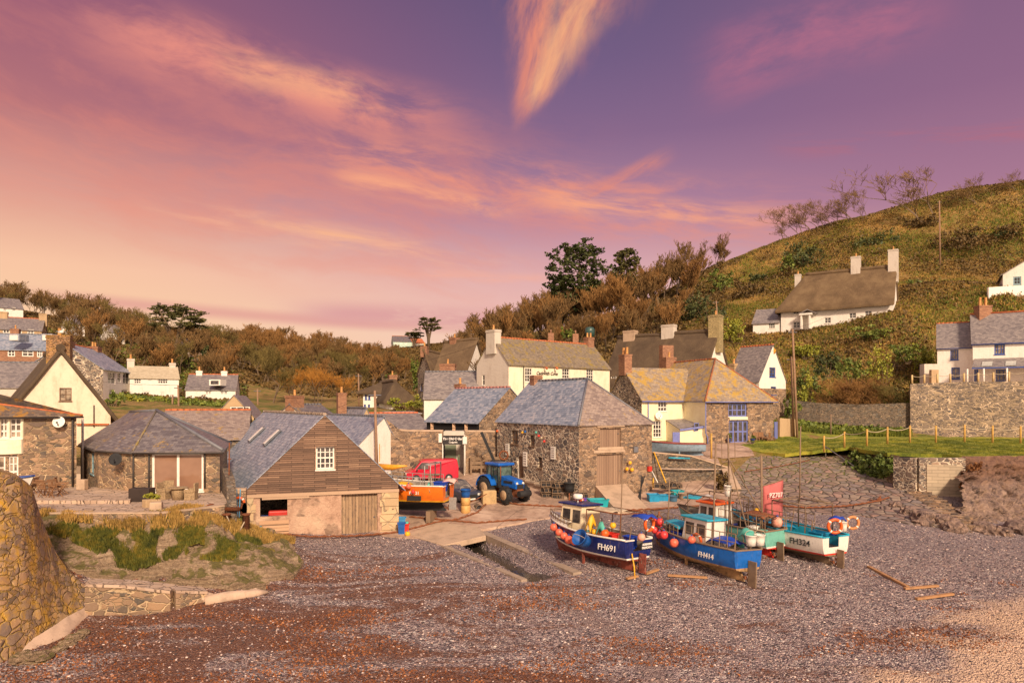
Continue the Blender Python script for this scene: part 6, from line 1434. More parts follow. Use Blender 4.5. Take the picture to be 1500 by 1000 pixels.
def inpoly(poly):
    def f(rs, n):
        p = np.array(poly); out = []
        while len(out) < n:
            q = rs.uniform(p.min(0), p.max(0)); c_ = False
            for i in range(len(p)):
                a, b = p[i], p[i - 1]
                if (a[1] > q[1]) != (b[1] > q[1]) and q[0] < (b[0] - a[0]) * (q[1] - a[1]) / (b[1] - a[1]) + a[0]: c_ = not c_
            if c_ and fbm(np.array([q[0]]), np.array([q[1]]), 2.0, 3, 8)[0] > -.1: out.append(q)
        return np.array(out)
    return f
bz = lambda X, Y: GA(X, Y, False) + .26
M_bgr = leafmat('bank_blade', (.03, .038, .004), (.085, .085, .008), (.20, .14, .015), .8, .9)
scatter('bank_grass', 20000, inpoly(bank[:3] + [W2(400, 34.5), W2(330, 32.2), W2(180, 31.2), W2(60, 31.8)]), .14, M_bgr, 31, 1.3, zf=bz)
scatter('bank_grass', 11000, inpoly(bank[:4] + [W2(400, 35.5), W2(250, 32.5), W2(60, 32.3)]), .20, M_grassd, 32, 1.5, zf=bz)
scatter('bank_grass', 2600, inpoly([W2(60, 31.6), W2(230, 31.6), W2(320, 33), W2(300, 34), W2(60, 32.6)]), .06, M_bgr, 33, 1.0, False, zf=bz)
M_pave = rubble('paving', [(.26, .18, .13), (.38, .27, .19), (.32, .24, .19), (.44, .32, .23)], (.16, .11, .08), 1.6, .2, .03, bmp=.4)
pat = [W2(-250, 33), W2(60, 33), W2(236, 33.1), W2(325, 35.3), W2(345, 37.5), W2(345, 41), W2(-250, 43)]
patch('patio', pat, M_pave, 0, .9, zf=lambda x, y: 1.82, skirt=1.6)
patch('patio_step', [W2(-200, 35.8), W2(190, 35.8), W2(200, 39.5), W2(200, 41.5), W2(-200, 41.5)], M_pave, 0, .9, zf=lambda x, y: 2.0, skirt=.2)
wallrun('patio_wall', 'low stone wall holding up the front edge of the patio', [W2(56, 32.85), W2(236, 32.95), W2(327, 35.2)], [1.80, 1.80, 1.80], [-.2, -.2, -.2], .3, M_stoneV, M_conc, .06)
wallrun('slope_wall', 'short rough wall sloping down beside the wicker chairs', [W2(331, 40.5), W2(338, 37.5), W2(340, 35.5)], [3.25, 2.9, 1.7], 0, .45, M_stoned)
wallrun('side_wall', 'coursed stone wall between patio and boathouse carrying the lifebuoy', [W2(338, 39.9), W2(361, 40.1)], [2.05, 2.0], -1.2, .5, M_stoneb, M_conc, .1)
# big harbour wall, bottom left
nt = MT['rubble_lichen']
foot = [gp(-130, 1040, 15, 60), gp(-60, 1000, 15, 60), gp(15, 965, 15, 60), gp(62, 938, 15, 60), gp(105, 912, 15, 60), gp(138, 888, 15, 60)]
topp = [PT(-130, 620, 24.0), PT(-60, 655, 24.5), PT(0, 691, 25.4), PT(28, 700, 26.2), PT(47, 714, 27.2), PT(62, 762, 28.2), PT(80, 806, 29.0), PT(102, 838, 29.6), PT(129, 862, 30.0)]
foot = [foot[0], foot[1], foot[2], foot[2].lerp(foot[3], .6), foot[3], foot[3].lerp(foot[4], .5), foot[4], foot[4].lerp(foot[5], .5), foot[5]]
def loft(rows_a, rows_b, nu, nv, amp, s_, mat, name, seed=0.0, bulge=0.0, dirn=(0, -1, 0), back=None):
    m = MB(); N = (len(rows_a) - 1) * nu; g = []
    for i in range(N + 1):
        t = i / nu; k = min(len(rows_a) - 2, int(t)); f = t - k
        a_ = rows_a[k] * (1 - f) + rows_a[k + 1] * f; b_ = rows_b[k] * (1 - f) + rows_b[k + 1] * f; row = []
        for j in range(nv + 1):
            v_ = j / nv; p = a_ * (1 - v_) + b_ * v_; q = (noise.fractal(p * s_ + Vector((seed, 0, 0)), .8, 2.1, 5) if amp < .9 else .35 - 1.1 * abs(noise.fractal(Vector((p.x * s_ * 1.6, p.y * s_ * 1.6, p.z * s_ * .5)), .65, 2.2, 6))) * amp * min(1, 4 * (1 - v_) + .25) + bulge * math.sin(PI * v_)
            row.append(p + Vector(dirn) * q)
        g.append(row)
    P = [p for r in g for p in r]; w_ = nv + 1
    m.faces(P, [(i * w_ + j, (i + 1) * w_ + j, (i + 1) * w_ + j + 1, i * w_ + j + 1) for i in range(N) for j in range(nv)])
    m.smooth = True; m.sm = [True] * len(m.f)
    if back:
        for i in range(N): a_, b_ = g[i][nv], g[i + 1][nv]; bk_ = Vector(back); m.poly([a_, b_, b_ + bk_, a_ + bk_]); m.poly([a_ + bk_, b_ + bk_, b_ + bk_ + Vector((0, 0, -6)), a_ + bk_ + Vector((0, 0, -6))])
    return m
m = loft([p - Vector((0, 0, .4)) for p in foot], topp, 9, 26, .10, 2.6, None, '', dirn=(.5, -.8, 0), back=(-1.3, 1.6, 0))
m.mi = 0; hw = empty('harbour_wall', tuple(foot[3]), 'massive lichened stone harbour wall curving down at the bottom left', 'wall'); m.build('masonry', M_stoneL, hw)
m = MB()
toe = [gp(18, 968, 15, 60), gp(62, 955, 15, 60), gp(98, 942, 15, 60), gp(118, 915, 15, 60), gp(146, 893, 15, 60)]
tp = [p + Vector((-.1, .5, .25)) for p in foot[2:3]] + [foot[4] + Vector((0, .1, .35)), foot[5] + Vector((0, .1, .4)), foot[6] + Vector((0, .2, .35)), foot[8] + Vector((-.1, .2, .3))]
m = loft([p - Vector((0, 0, .3)) for p in toe], [t + Vector((0, .5, 0)) for t in tp], 6, 6, .08, 2.0, None, '', dirn=(.3, -.6, .4), bulge=.05); m.build('footing', paint('pale_concrete', (.56, .40, .29), .9, .1, 2, dirt=.4), hw)
# low stepped wall and steps
lw = [gp(128, 893, 15, 60), gp(190, 895, 15, 60), gp(255, 888, 15, 60), gp(300, 872, 15, 60)]
wallrun('low_wall', 'low stone wall with flat capping along the foot of the grassy bank', [p[:2] for p in lw], [-.55, -.75, -1.05, -1.3], -2.4, .9, M_stoneV, M_pave, .1)
m = MB()
for i in range(8):
    t = i / 7; p = PT(66 + 34 * t, 770 + 60 * t, 32.3 - 1.5 * t); m.box((p.x, p.y + .3, p.z - .6), (1.5, .55, 1.2), .15)
tag(m.build('stone_steps', M_stoneV, None), 'worn stone steps going down beside the harbour wall', 'steps')
rs = random.Random(9); 
def boulder(px, py, r, label, mat=None, fl=.6):
    r *= .75 if px > 1300 else 1; p = gp(px, py, 15, 70); m = MB(); me_ = MB(); bm = bmesh.new(); bmesh.ops.create_icosphere(bm, subdivisions=3, radius=1)
    for v_ in bm.verts: k = 1 + (.5 - abs(noise.fractal(v_.co * 1.4 + Vector((px, py, 0)), .7, 2.2, 6))) * .7 - .2; v_.co = Vector((v_.co.x * r * k * 1.25, v_.co.y * r * k, v_.co.z * r * k * fl))
    d = bpy.data.meshes.new('boulder'); bm.to_mesh(d); bm.free(); d.materials.append(mat or M_rock); o = bpy.data.objects.new('boulder', d); COL.objects.link(o); o.location = p + Vector((0, 0, r * .15)); o.rotation_euler.z = px; tag(o, label, 'boulder'); return o
for i, (px, py, r, l_) in enumerate([(36, 966, .4, 'dark boulder at the bottom left end of the footing'), (58, 966, .38, 'second dark boulder in front of the footing'), (86, 952, .24, 'small grey boulder beside the pale footing'), (98, 944, .26, 'brown boulder at the bend of the footing'), (110, 936, .28, 'rounded boulder right of the bend of the footing'), (122, 928, .22, 'rightmost boulder by the pale footing'), (298, 876, .35, 'pale boulder at the end of the low wall'), (262, 872, .3, 'grey boulder on the low wall end'), (372, 868, .25, 'small pale stone on the shingle left')]): boulder(px, py, r, l_, M_rock if i < 6 else MT['pale_concrete'])
m = MB(); pl = [gp(x, y, 15, 60) for x, y in ((300, 882), (335, 876), (375, 870), (392, 868))]; 
m.tube([p + Vector((0, 0, .02)) for p in pl], [.28, .3, .2, .08], 8); tag(m.build('concrete_apron', MT['pale_concrete'], None), kind='structure')
# right hand cliff, sea wall, steps
nt = newmat('cliff_rock')
n1 = nt.noise(nt.mapping(nt.P, (1.3, 1.3, .45), rot=(.1, .3, .2)), 1.3, 9, .74, .9); n2 = nt.noise(nt.P, 7, 5, .7)
wv_ = nt.noise(nt.P, .9, 5, .7, 0, out=1); vo = nt.vor(nt.mix(.6, nt.mapping(nt.P, (1.6, 1.6, .35), rot=(.1, .35, .2)), wv_.s), .9, 'DISTANCE_TO_EDGE')
col = nt.ramp(n1 * .7 + n2 * .3, [(.34, (.07, .05, .045, 1)), (.44, (.24, .165, .14, 1)), (.54, (.42, .28, .21, 1)), (.66, (.58, .42, .31, 1))])
rz_ = nt.sep(nt.P)[2]; col = nt.mix(nt.sstep(rz_ + n1 * 2, 2.0, 3.2) * .7, col, (.22, .10, .05, 1))
col = nt.mix(nt.sstep(E(nt, vo.outputs['Distance']), .03, .0) * .6, col, (.03, .02, .02, 1))
nt.put(nt.b.inputs['Base Color'], col); nt.b.inputs['Roughness'].default_value = .85; bump(nt, n1 + n2 * .4, 1.0, .3); M_cliff = nt.m
ft = [gp(1404, 772, 30, 70), gp(1440, 772, 30, 70), gp(1480, 768, 30, 70), gp(1530, 772, 30, 70), gp(1700, 780, 30, 70)]
tpz = [Vector((*W2(1408, 51.4), 3.1)), Vector((*W2(1440, 51.4), 3.1)), Vector((*W2(1480, 51.4), 3.15)), Vector((*W2(1530, 51.4), 3.1)), Vector((*W2(1700, 51.9), 3.1))]
m = loft([p - Vector((0, 0, .5)) for p in ft], tpz, 30, 40, 1.3, .55, None, '', dirn=(.1, -1, .1)); o = m.build('cliff', M_cliff, None); tag(o, kind='structure')
sw_a = [Vector((*W2(1312, 52.0), -.6)), Vector((*W2(1345, 50.5), -.9)), Vector((*W2(1412, 49.8), -.9))]
wallrun('sea_wall', 'patched stone sea wall below the lawn beside the cliff', [p[:2] for p in sw_a], [2.95, 3.05, 3.1], -1.2, .6, M_stonew, z0=-.6)
m = MB(); a_, b_ = Vector(W2(1356, 50.2)), Vector(W2(1408, 49.6)); m.hexa([(a_.x, a_.y - .15, -.9), (b_.x, b_.y - .15, -.9), (b_.x, b_.y + .1, -.9), (a_.x, a_.y + .1, -.9), (a_.x, a_.y - .15, Zp(680, 50)), (b_.x, b_.y - .15, Zp(680, 50)), (b_.x, b_.y + .1, Zp(680, 50)), (a_.x, a_.y + .1, Zp(680, 50))])
tag(m.build('masonry_patch', coursed('ashlar', [(.22, .18, .13), (.34, .27, .19), (.40, .32, .22)], (.12, .09, .07), .75, .24, .9, gapd=.9), None), 'paler coursed block repair in the middle of the sea wall', 'wall')
m = loft([Vector((*W2(1245, 59.5), 1.2)), Vector((*W2(1275, 56), .3)), Vector((*W2(1314, 52.3), -.8))], [Vector((*W2(1252, 60.5), 2.9)), Vector((*W2(1282, 57), 3.0)), Vector((*W2(1318, 53), 3.0))], 12, 10, .5, .8, None, '', dirn=(-.6, -.6, 0)); tag(m.build('earth_bank', M_rock), kind='structure')
for i, (px, py, r, l_) in enumerate([(1330, 752, .7, 'mossy boulder at the left foot of the sea wall'), (1352, 764, 1.0, 'large slabby rock in front of the sea wall'), (1385, 768, .9, 'leaning rock below the coursed repair'), (1398, 776, .8, 'rock at the corner of cliff and wall'), (1312, 742, .5, 'small rock at the foot of the steps'), (1440, 778, .9, 'boulder at the cliff foot'), (1466, 782, .7, 'boulder under the right hand cliff'), (1490, 778, 1.0, 'large boulder at the right edge below the cliff')]): boulder(px, py, r, l_, M_cliff, .8)
m = MB()
for i in range(26):
    t = i / 25; p = Vector((*W2(1246 + 168 * t, 61.5 - 18.5 * t), 0)); p.z = G(p.x, p.y); m.box((p.x, p.y, p.z - .15), (1.7 + rs.uniform(-.15, .15), .72, .7 + rs.uniform(-.05, .05)), -.6 + rs.uniform(-.08, .08))
tag(m.build('stone_steps', M_stoneb, None), 'long flight of uneven stone steps down the right side of the cobbled slipway', 'steps')
m = MB(); r0_, r1_ = PT(1205, 651, 62), PT(1340, 743, 50.5); m.tube([r0_, r1_], .045)
for t in (.04, .5, .95): p = r0_.lerp(r1_, t); m.tube([p, (p.x, p.y, G(p.x, p.y))], .04)
tag(m.build('handrail', M_galv, None), 'straight galvanised handrail beside the long stone steps', 'handrail')
iv = empty('hanging_ivy', PT(1275, 700, 55.5), 'dark green ivy spilling over the bank between steps and sea wall', 'ivy')
leaves('foliage', [(Xp(x_, Y_), Y_ - .4, Zp(y_, Y_), 1.0, .5, .85, 420) for x_, y_, Y_ in ((1252, 676, 59), (1264, 682, 57.5), (1276, 684, 56.2), (1290, 682, 55), (1302, 680, 54), (1270, 698, 56.5), (1284, 697, 55.3))], .16, M_ivy, 5, iv)
iv = empty('dead_brambles', PT(1425, 700, 49), 'brown dead bramble hanging on the cliff top', 'bramble')
leaves('foliage', [(Xp(x_, 49.5), 49.6, Zp(y_, 49.5), .8, .5, .8, 300) for x_, y_ in ((1425, 690), (1432, 703), (1420, 712))], .13, M_leafr, 6, iv)
scatter('lawn_grass', 26000, inpoly(lawn[:1] + lawn[2:9] + [W2(1560, 52), W2(1560, 70), W2(1300, 72), W2(1140, 76)]), .10, M_grass, 41, 1.0, zf=lambda X, Y: np.array([lawnz(a, b) for a, b in zip(X, Y)]) + .04)
# slipway wall under the boat, right of the yard
wallrun('slip_wall', 'dark stone retaining wall behind the tubs, carrying the blue rowing boat', [W2(952, 54.6), W2(1010, 56), W2(1062, 56.5), W2(1078, 52.5)], [3.15, 2.75, 1.8, .5], -.8, .7, M_stoned, M_conc, .08)
patch('terrace_ground', [W2(955, 55.1), W2(1010, 56.4), W2(1062, 57), W2(1040, 69), W2(1000, 73), W2(930, 71), W2(945, 60)], M_yard, 0, 1.2, zf=lambda x, y: max(G(x, y), 2.55 - max(0, (x / y * 1000 + 750 - 1005) / 60 * 1.0)), skirt=.4)
bush(1062, 52.6, 690, 735, 30, 'bramble_bush', 'brown bramble growing at the end of the slip wall', M_leafb, 77, n=1300, size=.2)
# culvert: slab bridge, channel walls and water
sl = [gp(597, 785), gp(650, 801), gp(712, 787), gp(700, 774), gp(640, 767)]
m = MB(); zs_ = [p.z + .12 for p in sl]; m.slab([[Vector((p.x, p.y, z)) for p, z in zip(sl, zs_)]], .32); tag(m.build('concrete_bridge', M_conc, None, bevel=.03), kind='structure')
m = MB()
for (x0, y0, x1, y1, w_) in ((650, 801, 768, 851, .34), (706, 781, 846, 842, .5)):
    a_, b_ = gp(x0, y0), gp(x1, y1); d_ = (b_ - a_); n_ = Vector((-d_.y, d_.x, 0)).normalized() * w_ / 2; N_ = 6
    for i in range(N_):
        p, q_ = a_ + d_ * i / N_, a_ + d_ * ((i + 1) / N_) - d_ * .0005; za, zb2 = a_.z + (b_.z - a_.z) * i / N_ + .1, a_.z + (b_.z - a_.z) * (i + 1) / N_ + .1
        m.hexa([(p.x - n_.x, p.y - n_.y, za - 1.3), (q_.x - n_.x, q_.y - n_.y, zb2 - 1.3), (q_.x + n_.x, q_.y + n_.y, zb2 - 1.3), (p.x + n_.x, p.y + n_.y, za - 1.3), (p.x - n_.x, p.y - n_.y, za), (q_.x - n_.x, q_.y - n_.y, zb2), (q_.x + n_.x, q_.y + n_.y, zb2), (p.x + n_.x, p.y + n_.y, za)])
tag(m.build('culvert_walls', M_concg, None), kind='structure')
nt = newmat('stream_water'); nt.b.inputs['Base Color'].default_value = (.05, .04, .03, 1); nt.b.inputs['Roughness'].default_value = .08; bump(nt, nt.noise(nt.P, 5, 3), .3, .02)
a_, b_ = CH0, CH1; d_ = (b_ - a_); n_ = Vector((-d_.y, d_.x)).normalized() * .8; za, zb2 = G(*a_) - .75, G(*b_) - .12
m = MB(); m.poly([(a_.x - n_.x, a_.y - n_.y, za), (a_.x + n_.x, a_.y + n_.y, za), (b_.x + n_.x, b_.y + n_.y, zb2), (b_.x - n_.x, b_.y - n_.y, zb2)]); tag(m.build('stream', nt.m, None), kind='structure')
# loose pebbles and seaweed strands giving the beach real relief
rs2 = np.random.RandomState(3); bm = bmesh.new(); bmesh.ops.create_icosphere(bm, subdivisions=1, radius=1); IV = np.array([v_.co[:] for v_ in bm.verts]); IF = np.array([[v_.index for v_ in f.verts] for f in bm.faces]); bm.free()
def pebbles(name, n, rmin, rmax, mat, seed, flat=.55):
    rs = np.random.RandomState(seed); Y = np.sqrt(rs.uniform(20 ** 2, 44 ** 2, n)); px = rs.uniform(-40, 1540, n); X = (px - 750) / F * Y; Z = beachz(X, Y)
    r = rmin + (rmax - rmin) * rs.uniform(0, 1, n) ** 3; a = rs.uniform(0, 6.28, n); c_, s_ = np.cos(a), np.sin(a); sx = r * rs.uniform(.9, 1.6, n)
    V = np.empty((n, len(IV), 3)); vx = IV[None, :, 0] * sx[:, None]; vy = IV[None, :, 1] * r[:, None]
    V[:, :, 0] = X[:, None] + vx * c_[:, None] - vy * s_[:, None]; V[:, :, 1] = Y[:, None] + vx * s_[:, None] + vy * c_[:, None]; V[:, :, 2] = Z[:, None] + IV[None, :, 2] * r[:, None] * flat + r[:, None] * .15
    Fq = (IF[None] + (np.arange(n) * len(IV))[:, None, None]).reshape(-1, 3); o = npmesh(name, V.reshape(-1, 3), Fq, mat, smooth=True); tag(o, kind='stuff')
def pebmat(name, st):
    nt = newmat(name); wn_ = nt.new('ShaderNodeNewGeometry'); nt.put(nt.b.inputs['Base Color'], nt.ramp(E(nt, wn_.outputs['Random Per Island']), st, 'CONSTANT')); nt.b.inputs['Roughness'].default_value = .7; return nt.m
M_peb = pebmat('pebble', [(0, (.05, .04, .045, 1)), (.3, (.15, .11, .115, 1)), (.55, (.36, .25, .22, 1)), (.75, (.52, .36, .30, 1)), (.9, (.78, .62, .54, 1))])
pebbles('pebbles', 36000, .016, .055, M_peb, 1)
def weed(rs, n):
    Y = np.sqrt(rs.uniform(19 ** 2, 36 ** 2, n * 6)); px = rs.uniform(-60, 1540, n * 6); X = (px - 750) / F * Y
    k = fbm(X * .45, Y, .5, 4, 33) + (750 - px) / 2600 + np.clip((30 - Y) / 25, -.2, .2) > .3 + rs.normal(size=len(X)) * .12; P = np.stack([X, Y], 1)[k]; return P[:n]
M_weed = leafmat('seaweed_strand', (.07, .022, .010), (.18, .06, .02), (.34, .13, .04), .5, 1.0)
scatter('seaweed', 26000, weed, .05, M_weed, 4, .5, False, beachz)
# ================================================================ boats
def P_(n, c, **k): return MT.get(n) or paint(n, c, **k)
M_org = P_('orange_plastic', (.78, .12, .015), rough=.4, var=.08, dirt=.12); M_red = P_('red_plastic', (.70, .04, .025), rough=.4); M_buoy = P_('buoy_coral', (.85, .16, .09), rough=.45, var=.12, sc=6, dirt=.25, dirtc=(.75, .45, .35, 1))
M_yel = P_('yellow_plastic', (.80, .42, .02), rough=.5); M_tubb = P_('tub_blue', (.01, .27, .50), rough=.45, dirt=.2); M_tubt = P_('tub_turquoise', (.01, .36, .42), rough=.45, dirt=.2); M_bblue = P_('barrel_blue', (.01, .10, .38), rough=.4, dirt=.15)
M_rope = P_('rope', (.50, .40, .28), rough=.9); M_ropeg = P_('rope_green', (.10, .42, .34), rough=.9); M_black = P_('black_rubber', (.02, .02, .022), rough=.8); M_net = P_('pot_netting', (.045, .04, .04), rough=.95, var=.3, sc=9); M_timber = P_('weathered_timber', (.24, .16, .10), rough=.9, dirt=.3); M_hweb = P_('white_hull', (.80, .74, .66), rough=.35, var=.05, dirt=.32); M_deck = P_('deck_grey', (.32, .27, .22), rough=.8, dirt=.4)
M_red2 = P_('antifouling', (.24, .055, .035), rough=.75, var=.3, sc=5, dirt=.7, dirtc=(.6, .48, .38, 1)); M_keelb = P_('tan_bottom', (.40, .24, .11), rough=.8, var=.3, sc=3, dirt=.6, dirtc=(.7, .55, .38, 1))
class Boat:
    def __init__(s, label, X, Y, ang, L, B, D, top, stripe, bottom, cap, name='fishing_boat', roll=0.0, cut=None, tf=.82, z=None, cat='boat', lift=0.06, wl=.42, group=None):
        s.L, s.B, s.D, s.tf = L, B, D, tf
        s.r = empty(name, (X, Y, (G(X, Y) if z is None else z) + lift), label, cat, group); s.r.rotation_euler = (roll, 0, ang)
        m = MB(); NS = 22; rel = [1, .82, .65, .54, wl + .03, wl - .03, .24, .13, .0]; wf = [1, .99, .965, .91, .86, .82, .58, .07, .05]; mi = [0, 0, 0, 0, 1, 2, 2, 2]
        V = []
        for side in (1, -1):
            for i in range(NS + 1):
                for z_, f in zip(rel, wf): V.append(s.pt(i / NS, z_, f * side))
        nr = len(rel); F_ = []
        for sd_ in (0, 1):
            o = sd_ * (NS + 1) * nr
            for i in range(NS):
                for j in range(nr - 1):
                    a = o + i * nr + j; f = (a, a + 1, a + nr + 1, a + nr); m.mi = mi[j]; F_.append((f if sd_ else f[::-1], mi[j]))
        n0 = len(m.v); m.v += [tuple(v_) for v_ in V]
        for f, k in F_: m.f.append(f); m.m.append(k); m.sm.append(True)
        # transom, notched when the boat has an open stern door
        c0, c1, cz = cut if cut else (0, 0, 1)
        for sd_ in (0, 1):
            o = sd_ * (NS + 1) * nr; sg = 1 if sd_ == 0 else -1
            for j in range(nr - 1):
                yi = [0.0, 0.0]
                if cut and rel[j + 1] >= cz - .01: yi = [(c1 if sg > 0 else -c0) * B / 2] * 2
                p0, p1 = V[o + j], V[o + j + 1]; xs = p0[0]
                q = [p0, p1, (p1[0], sg * yi[1], p1[2]), (p0[0], sg * yi[0], p0[2])]; m.mi = mi[j]; m.poly(q if sd_ else q[::-1])
        s.h = m.build('hull', [top, stripe, bottom], s.r, loc=(0, 0, 0)); m = MB()
        m.hexa([(.02 * L, -.05, .02), (.62 * L, -.05, -.08), (.62 * L, .05, -.08), (.02 * L, .05, .02), (.07 * L, -.04, .36 * D), (.62 * L, -.04, .1 * D), (.62 * L, .04, .1 * D), (.07 * L, .04, .36 * D)]); m.build('keel', bottom, s.r, loc=(0, 0, 0))
        for sg in (1, -1): m = MB(); m.bar((.45 * L, sg * B * .33, -.05), (.45 * L, sg * B * .36, .42 * D), .1); m.build('beaching_leg', bottom, s.r, loc=(0, 0, 0))
        # inner skin, deck, cap rail
        m = MB(); dz = .55
        for i in range(NS):
            for sg in (1, -1):
                a, b = s.pt(i / NS, .99, sg * .93), s.pt((i + 1) / NS, .99, sg * .93); c_, d_ = s.pt((i + 1) / NS, dz, sg * .86), s.pt(i / NS, dz, sg * .86); q = [a, b, c_, d_]; m.poly(q if sg > 0 else q[::-1])
            m.poly([s.pt(i / NS, dz, -.86), s.pt((i + 1) / NS, dz, -.86), s.pt((i + 1) / NS, dz, .86), s.pt(i / NS, dz, .86)])
        m.build('deck', M_deck, s.r, loc=(0, 0, 0))
        m = MB(); segs = []
        for sg in (1, -1): m.tube([Vector(s.pt(i / NS, 1, sg)) + Vector((0, 0, .02)) for i in range(NS + 1)], .05, 6)
        y0 = s.pt(0, 1, 1)[1]
        if cut: m.bar((0, y0, D + .02), (0, c1 * B / 2, D + .02), .09, .06); m.bar((0, -y0, D + .02), (0, c0 * B / 2, D + .02), .09, .06)
        else: m.bar((0, -y0, D + .02), (0, y0, D + .02), .09, .06)
        m.build('gunwale', cap, s.r, loc=(0, 0, 0))
    def pt(s, t, zr, f):
        tf = s.tf
        b = tf + (1 - tf) * (1 - ((.42 - t) / .42) ** 2) if t < .42 else max(0, 1 - ((t - .42) / .58) ** 2.4)
        sz = s.D * (1 + .02 * (1 - t) + .42 * max(0, t - .25) ** 1.6)
        if zr < .42: zr = zr + (.40 - zr) * max(0, 1 - t / .5) ** .8 * .8
        bb = b * (f if zr > .9 else f * (1 - .55 * (1 - zr) * max(0, t - .45) / .55)); lo = .0 if t < .93 else (t - .93) * 2.2
        return (s.L * (t - .13 * (1 - zr) * max(0, t - .4) / .6), s.B / 2 * bb if b > .02 else .03 * (1 if f > 0 else -1) * abs(f), s.D * lo * .6 * (1 - zr) + sz * zr)
    def mk(s, name, m, mat, parent=None, bevel=0): 
        return m.build(name, mat, parent or s.r, loc=(0, 0, 0), bevel=bevel)
    def W(s, p): s_ = s.r; return Matrix.Translation(s_.location) @ s_.rotation_euler.to_matrix().to_4x4() @ Vector(p)
    def house(s, x0, x1, wd, z0, h, wall, roof, rk=.25, wins=True, over=.18):
        m = MB(); w_ = wd / 2; t = .9
        m.hexa([(x0, -w_, z0), (x1, -w_, z0), (x1, w_, z0), (x0, w_, z0), (x0, -w_ * t, z0 + h), (x1 - rk, -w_ * t, z0 + h), (x1 - rk, w_ * t, z0 + h), (x0, w_ * t, z0 + h)]); ho = s.mk('wheelhouse', m, wall, bevel=.04)
        m = MB(); m.box(((x0 + x1 - rk) / 2 + .05, 0, z0 + h + .05), (x1 - x0 - rk + over * 2, wd * t + .22, .1)); s.mk('wheelhouse_roof', m, roof, ho, .03)
        zz0, zz1 = z0 + h * .52, z0 + h * .88; f = lambda z: w_ * (1 - (1 - t) * (z - z0) / h) + .012; fx = lambda z: x1 - rk * (z - z0) / h + .012
        for sg in (1, -1):
            k = 2 if (x1 - x0) > 1.4 else 1; sp = (x1 - rk - x0) / k
            for i in range(k):
                a, b = x0 + sp * i + sp * .14, x0 + sp * (i + 1) - sp * .12
                for nm, e, o_, mt in (('window', 0, .012, M_glass),):
                    m = MB(); m.hexa([(a, sg * f(zz0), zz0), (b, sg * f(zz0), zz0), (b, sg * (f(zz0) - .03), zz0), (a, sg * (f(zz0) - .03), zz0), (a, sg * f(zz1), zz1), (b, sg * f(zz1), zz1), (b, sg * (f(zz1) - .03), zz1), (a, sg * (f(zz1) - .03), zz1)]); s.mk('window', m, M_glass, ho)
        for y0, y1 in ((-.9, -.08), (.08, .9)):
            m = MB(); q = w_ * t; m.hexa([(fx(zz0), y0 * q, zz0), (fx(zz0), y1 * q, zz0), (fx(zz0) - .03, y1 * q, zz0), (fx(zz0) - .03, y0 * q, zz0), (fx(zz1), y0 * q, zz1), (fx(zz1), y1 * q, zz1), (fx(zz1) - .03, y1 * q, zz1), (fx(zz1) - .03, y0 * q, zz1)]); s.mk('window', m, M_glass, ho)
        return ho
    def rail(s, t0, t1, sg, h, n, mat, name='guard_rail', r=.022, inset=.95):
        m = MB(); P0 = [Vector(s.pt(t0 + (t1 - t0) * i / n, 1, sg * inset)) for i in range(n + 1)]
        for p in P0: m.tube([p, p + Vector((0, 0, h))], r, 5)
        for k in (1, .5): m.tube([p + Vector((0, 0, h * k)) for p in P0], r, 5)
        s.mk(name, m, mat)
    def frame(s, x, wd, h, z0, mat, name='gantry', r=.04, x2=None):
        m = MB(); m.tube([(x, -wd / 2, z0), (x, -wd / 2, z0 + h), (x, wd / 2, z0 + h), (x, wd / 2, z0)], r, 6)
        if x2 is not None:
            m.tube([(x2, -wd / 2, z0), (x2, -wd / 2, z0 + h), (x2, wd / 2, z0 + h), (x2, wd / 2, z0)], r, 6)
            for y in (-wd / 2, wd / 2): m.tube([(x, y, z0 + h), (x2, y, z0 + h)], r, 6)
        s.mk(name, m, mat)
    def text(s, txt, t, zr, sg, size, mat, name='registration_number'):
        a, b = Vector(s.pt(t - .02, zr, sg * .985)), Vector(s.pt(t + .02, zr, sg * .985)); p = (a + b) / 2; up = Vector(s.pt(t, zr + .1, sg * .985)) - Vector(s.pt(t, zr - .1, sg * .985))
        r = (a - b) if sg > 0 else (b - a); nrm = r.normalized().cross(up.normalized()); p = p + nrm * .03
        sv = s.r.location.copy(); s.r.location = (0, 0, 0); o = lettering(s.r, txt, p, r, size, mat, name, bold=.003, up=up); s.r.location = sv; return o
    def rudder(s, mat, w_=.42, h=.95):
        m = MB(); m.box((-.28, 0, s.D * .30), (w_, .06, h)); s.mk('rudder', m, mat, bevel=.015); m = MB(); m.tube([(.35, 0, .22), (.05, 0, .22)], .04); 
        for k in range(3): a = k * 2.1; m.box((.02, math.cos(a) * .13, .24 + math.sin(a) * .13), (.03, .12, .16), M=Matrix.Rotation(a, 3, 'X'))
        s.mk('propeller', m, M_rust)
def buoy(p, r, mat, label, group, sq=1.0):
    o = empty('buoy', p, label, 'buoy', group); m = MB(); m.ball((0, 0, 0), r, 14, (1, 1, sq)); m.build('float', mat, o, loc=(0, 0, 0)); m = MB(); m.lathe([(r * .25, 0), (r * .22, r * .22), (r * .1, r * .3)], (0, 0, r * sq * .92), 8); m.torus((0, 0, r * sq * 1.2), r * .16, r * .05, Matrix.Rotation(PI / 2, 3, 'X'), 10, 5); m.build('eye', M_wblue, o, loc=(0, 0, 0)); return o
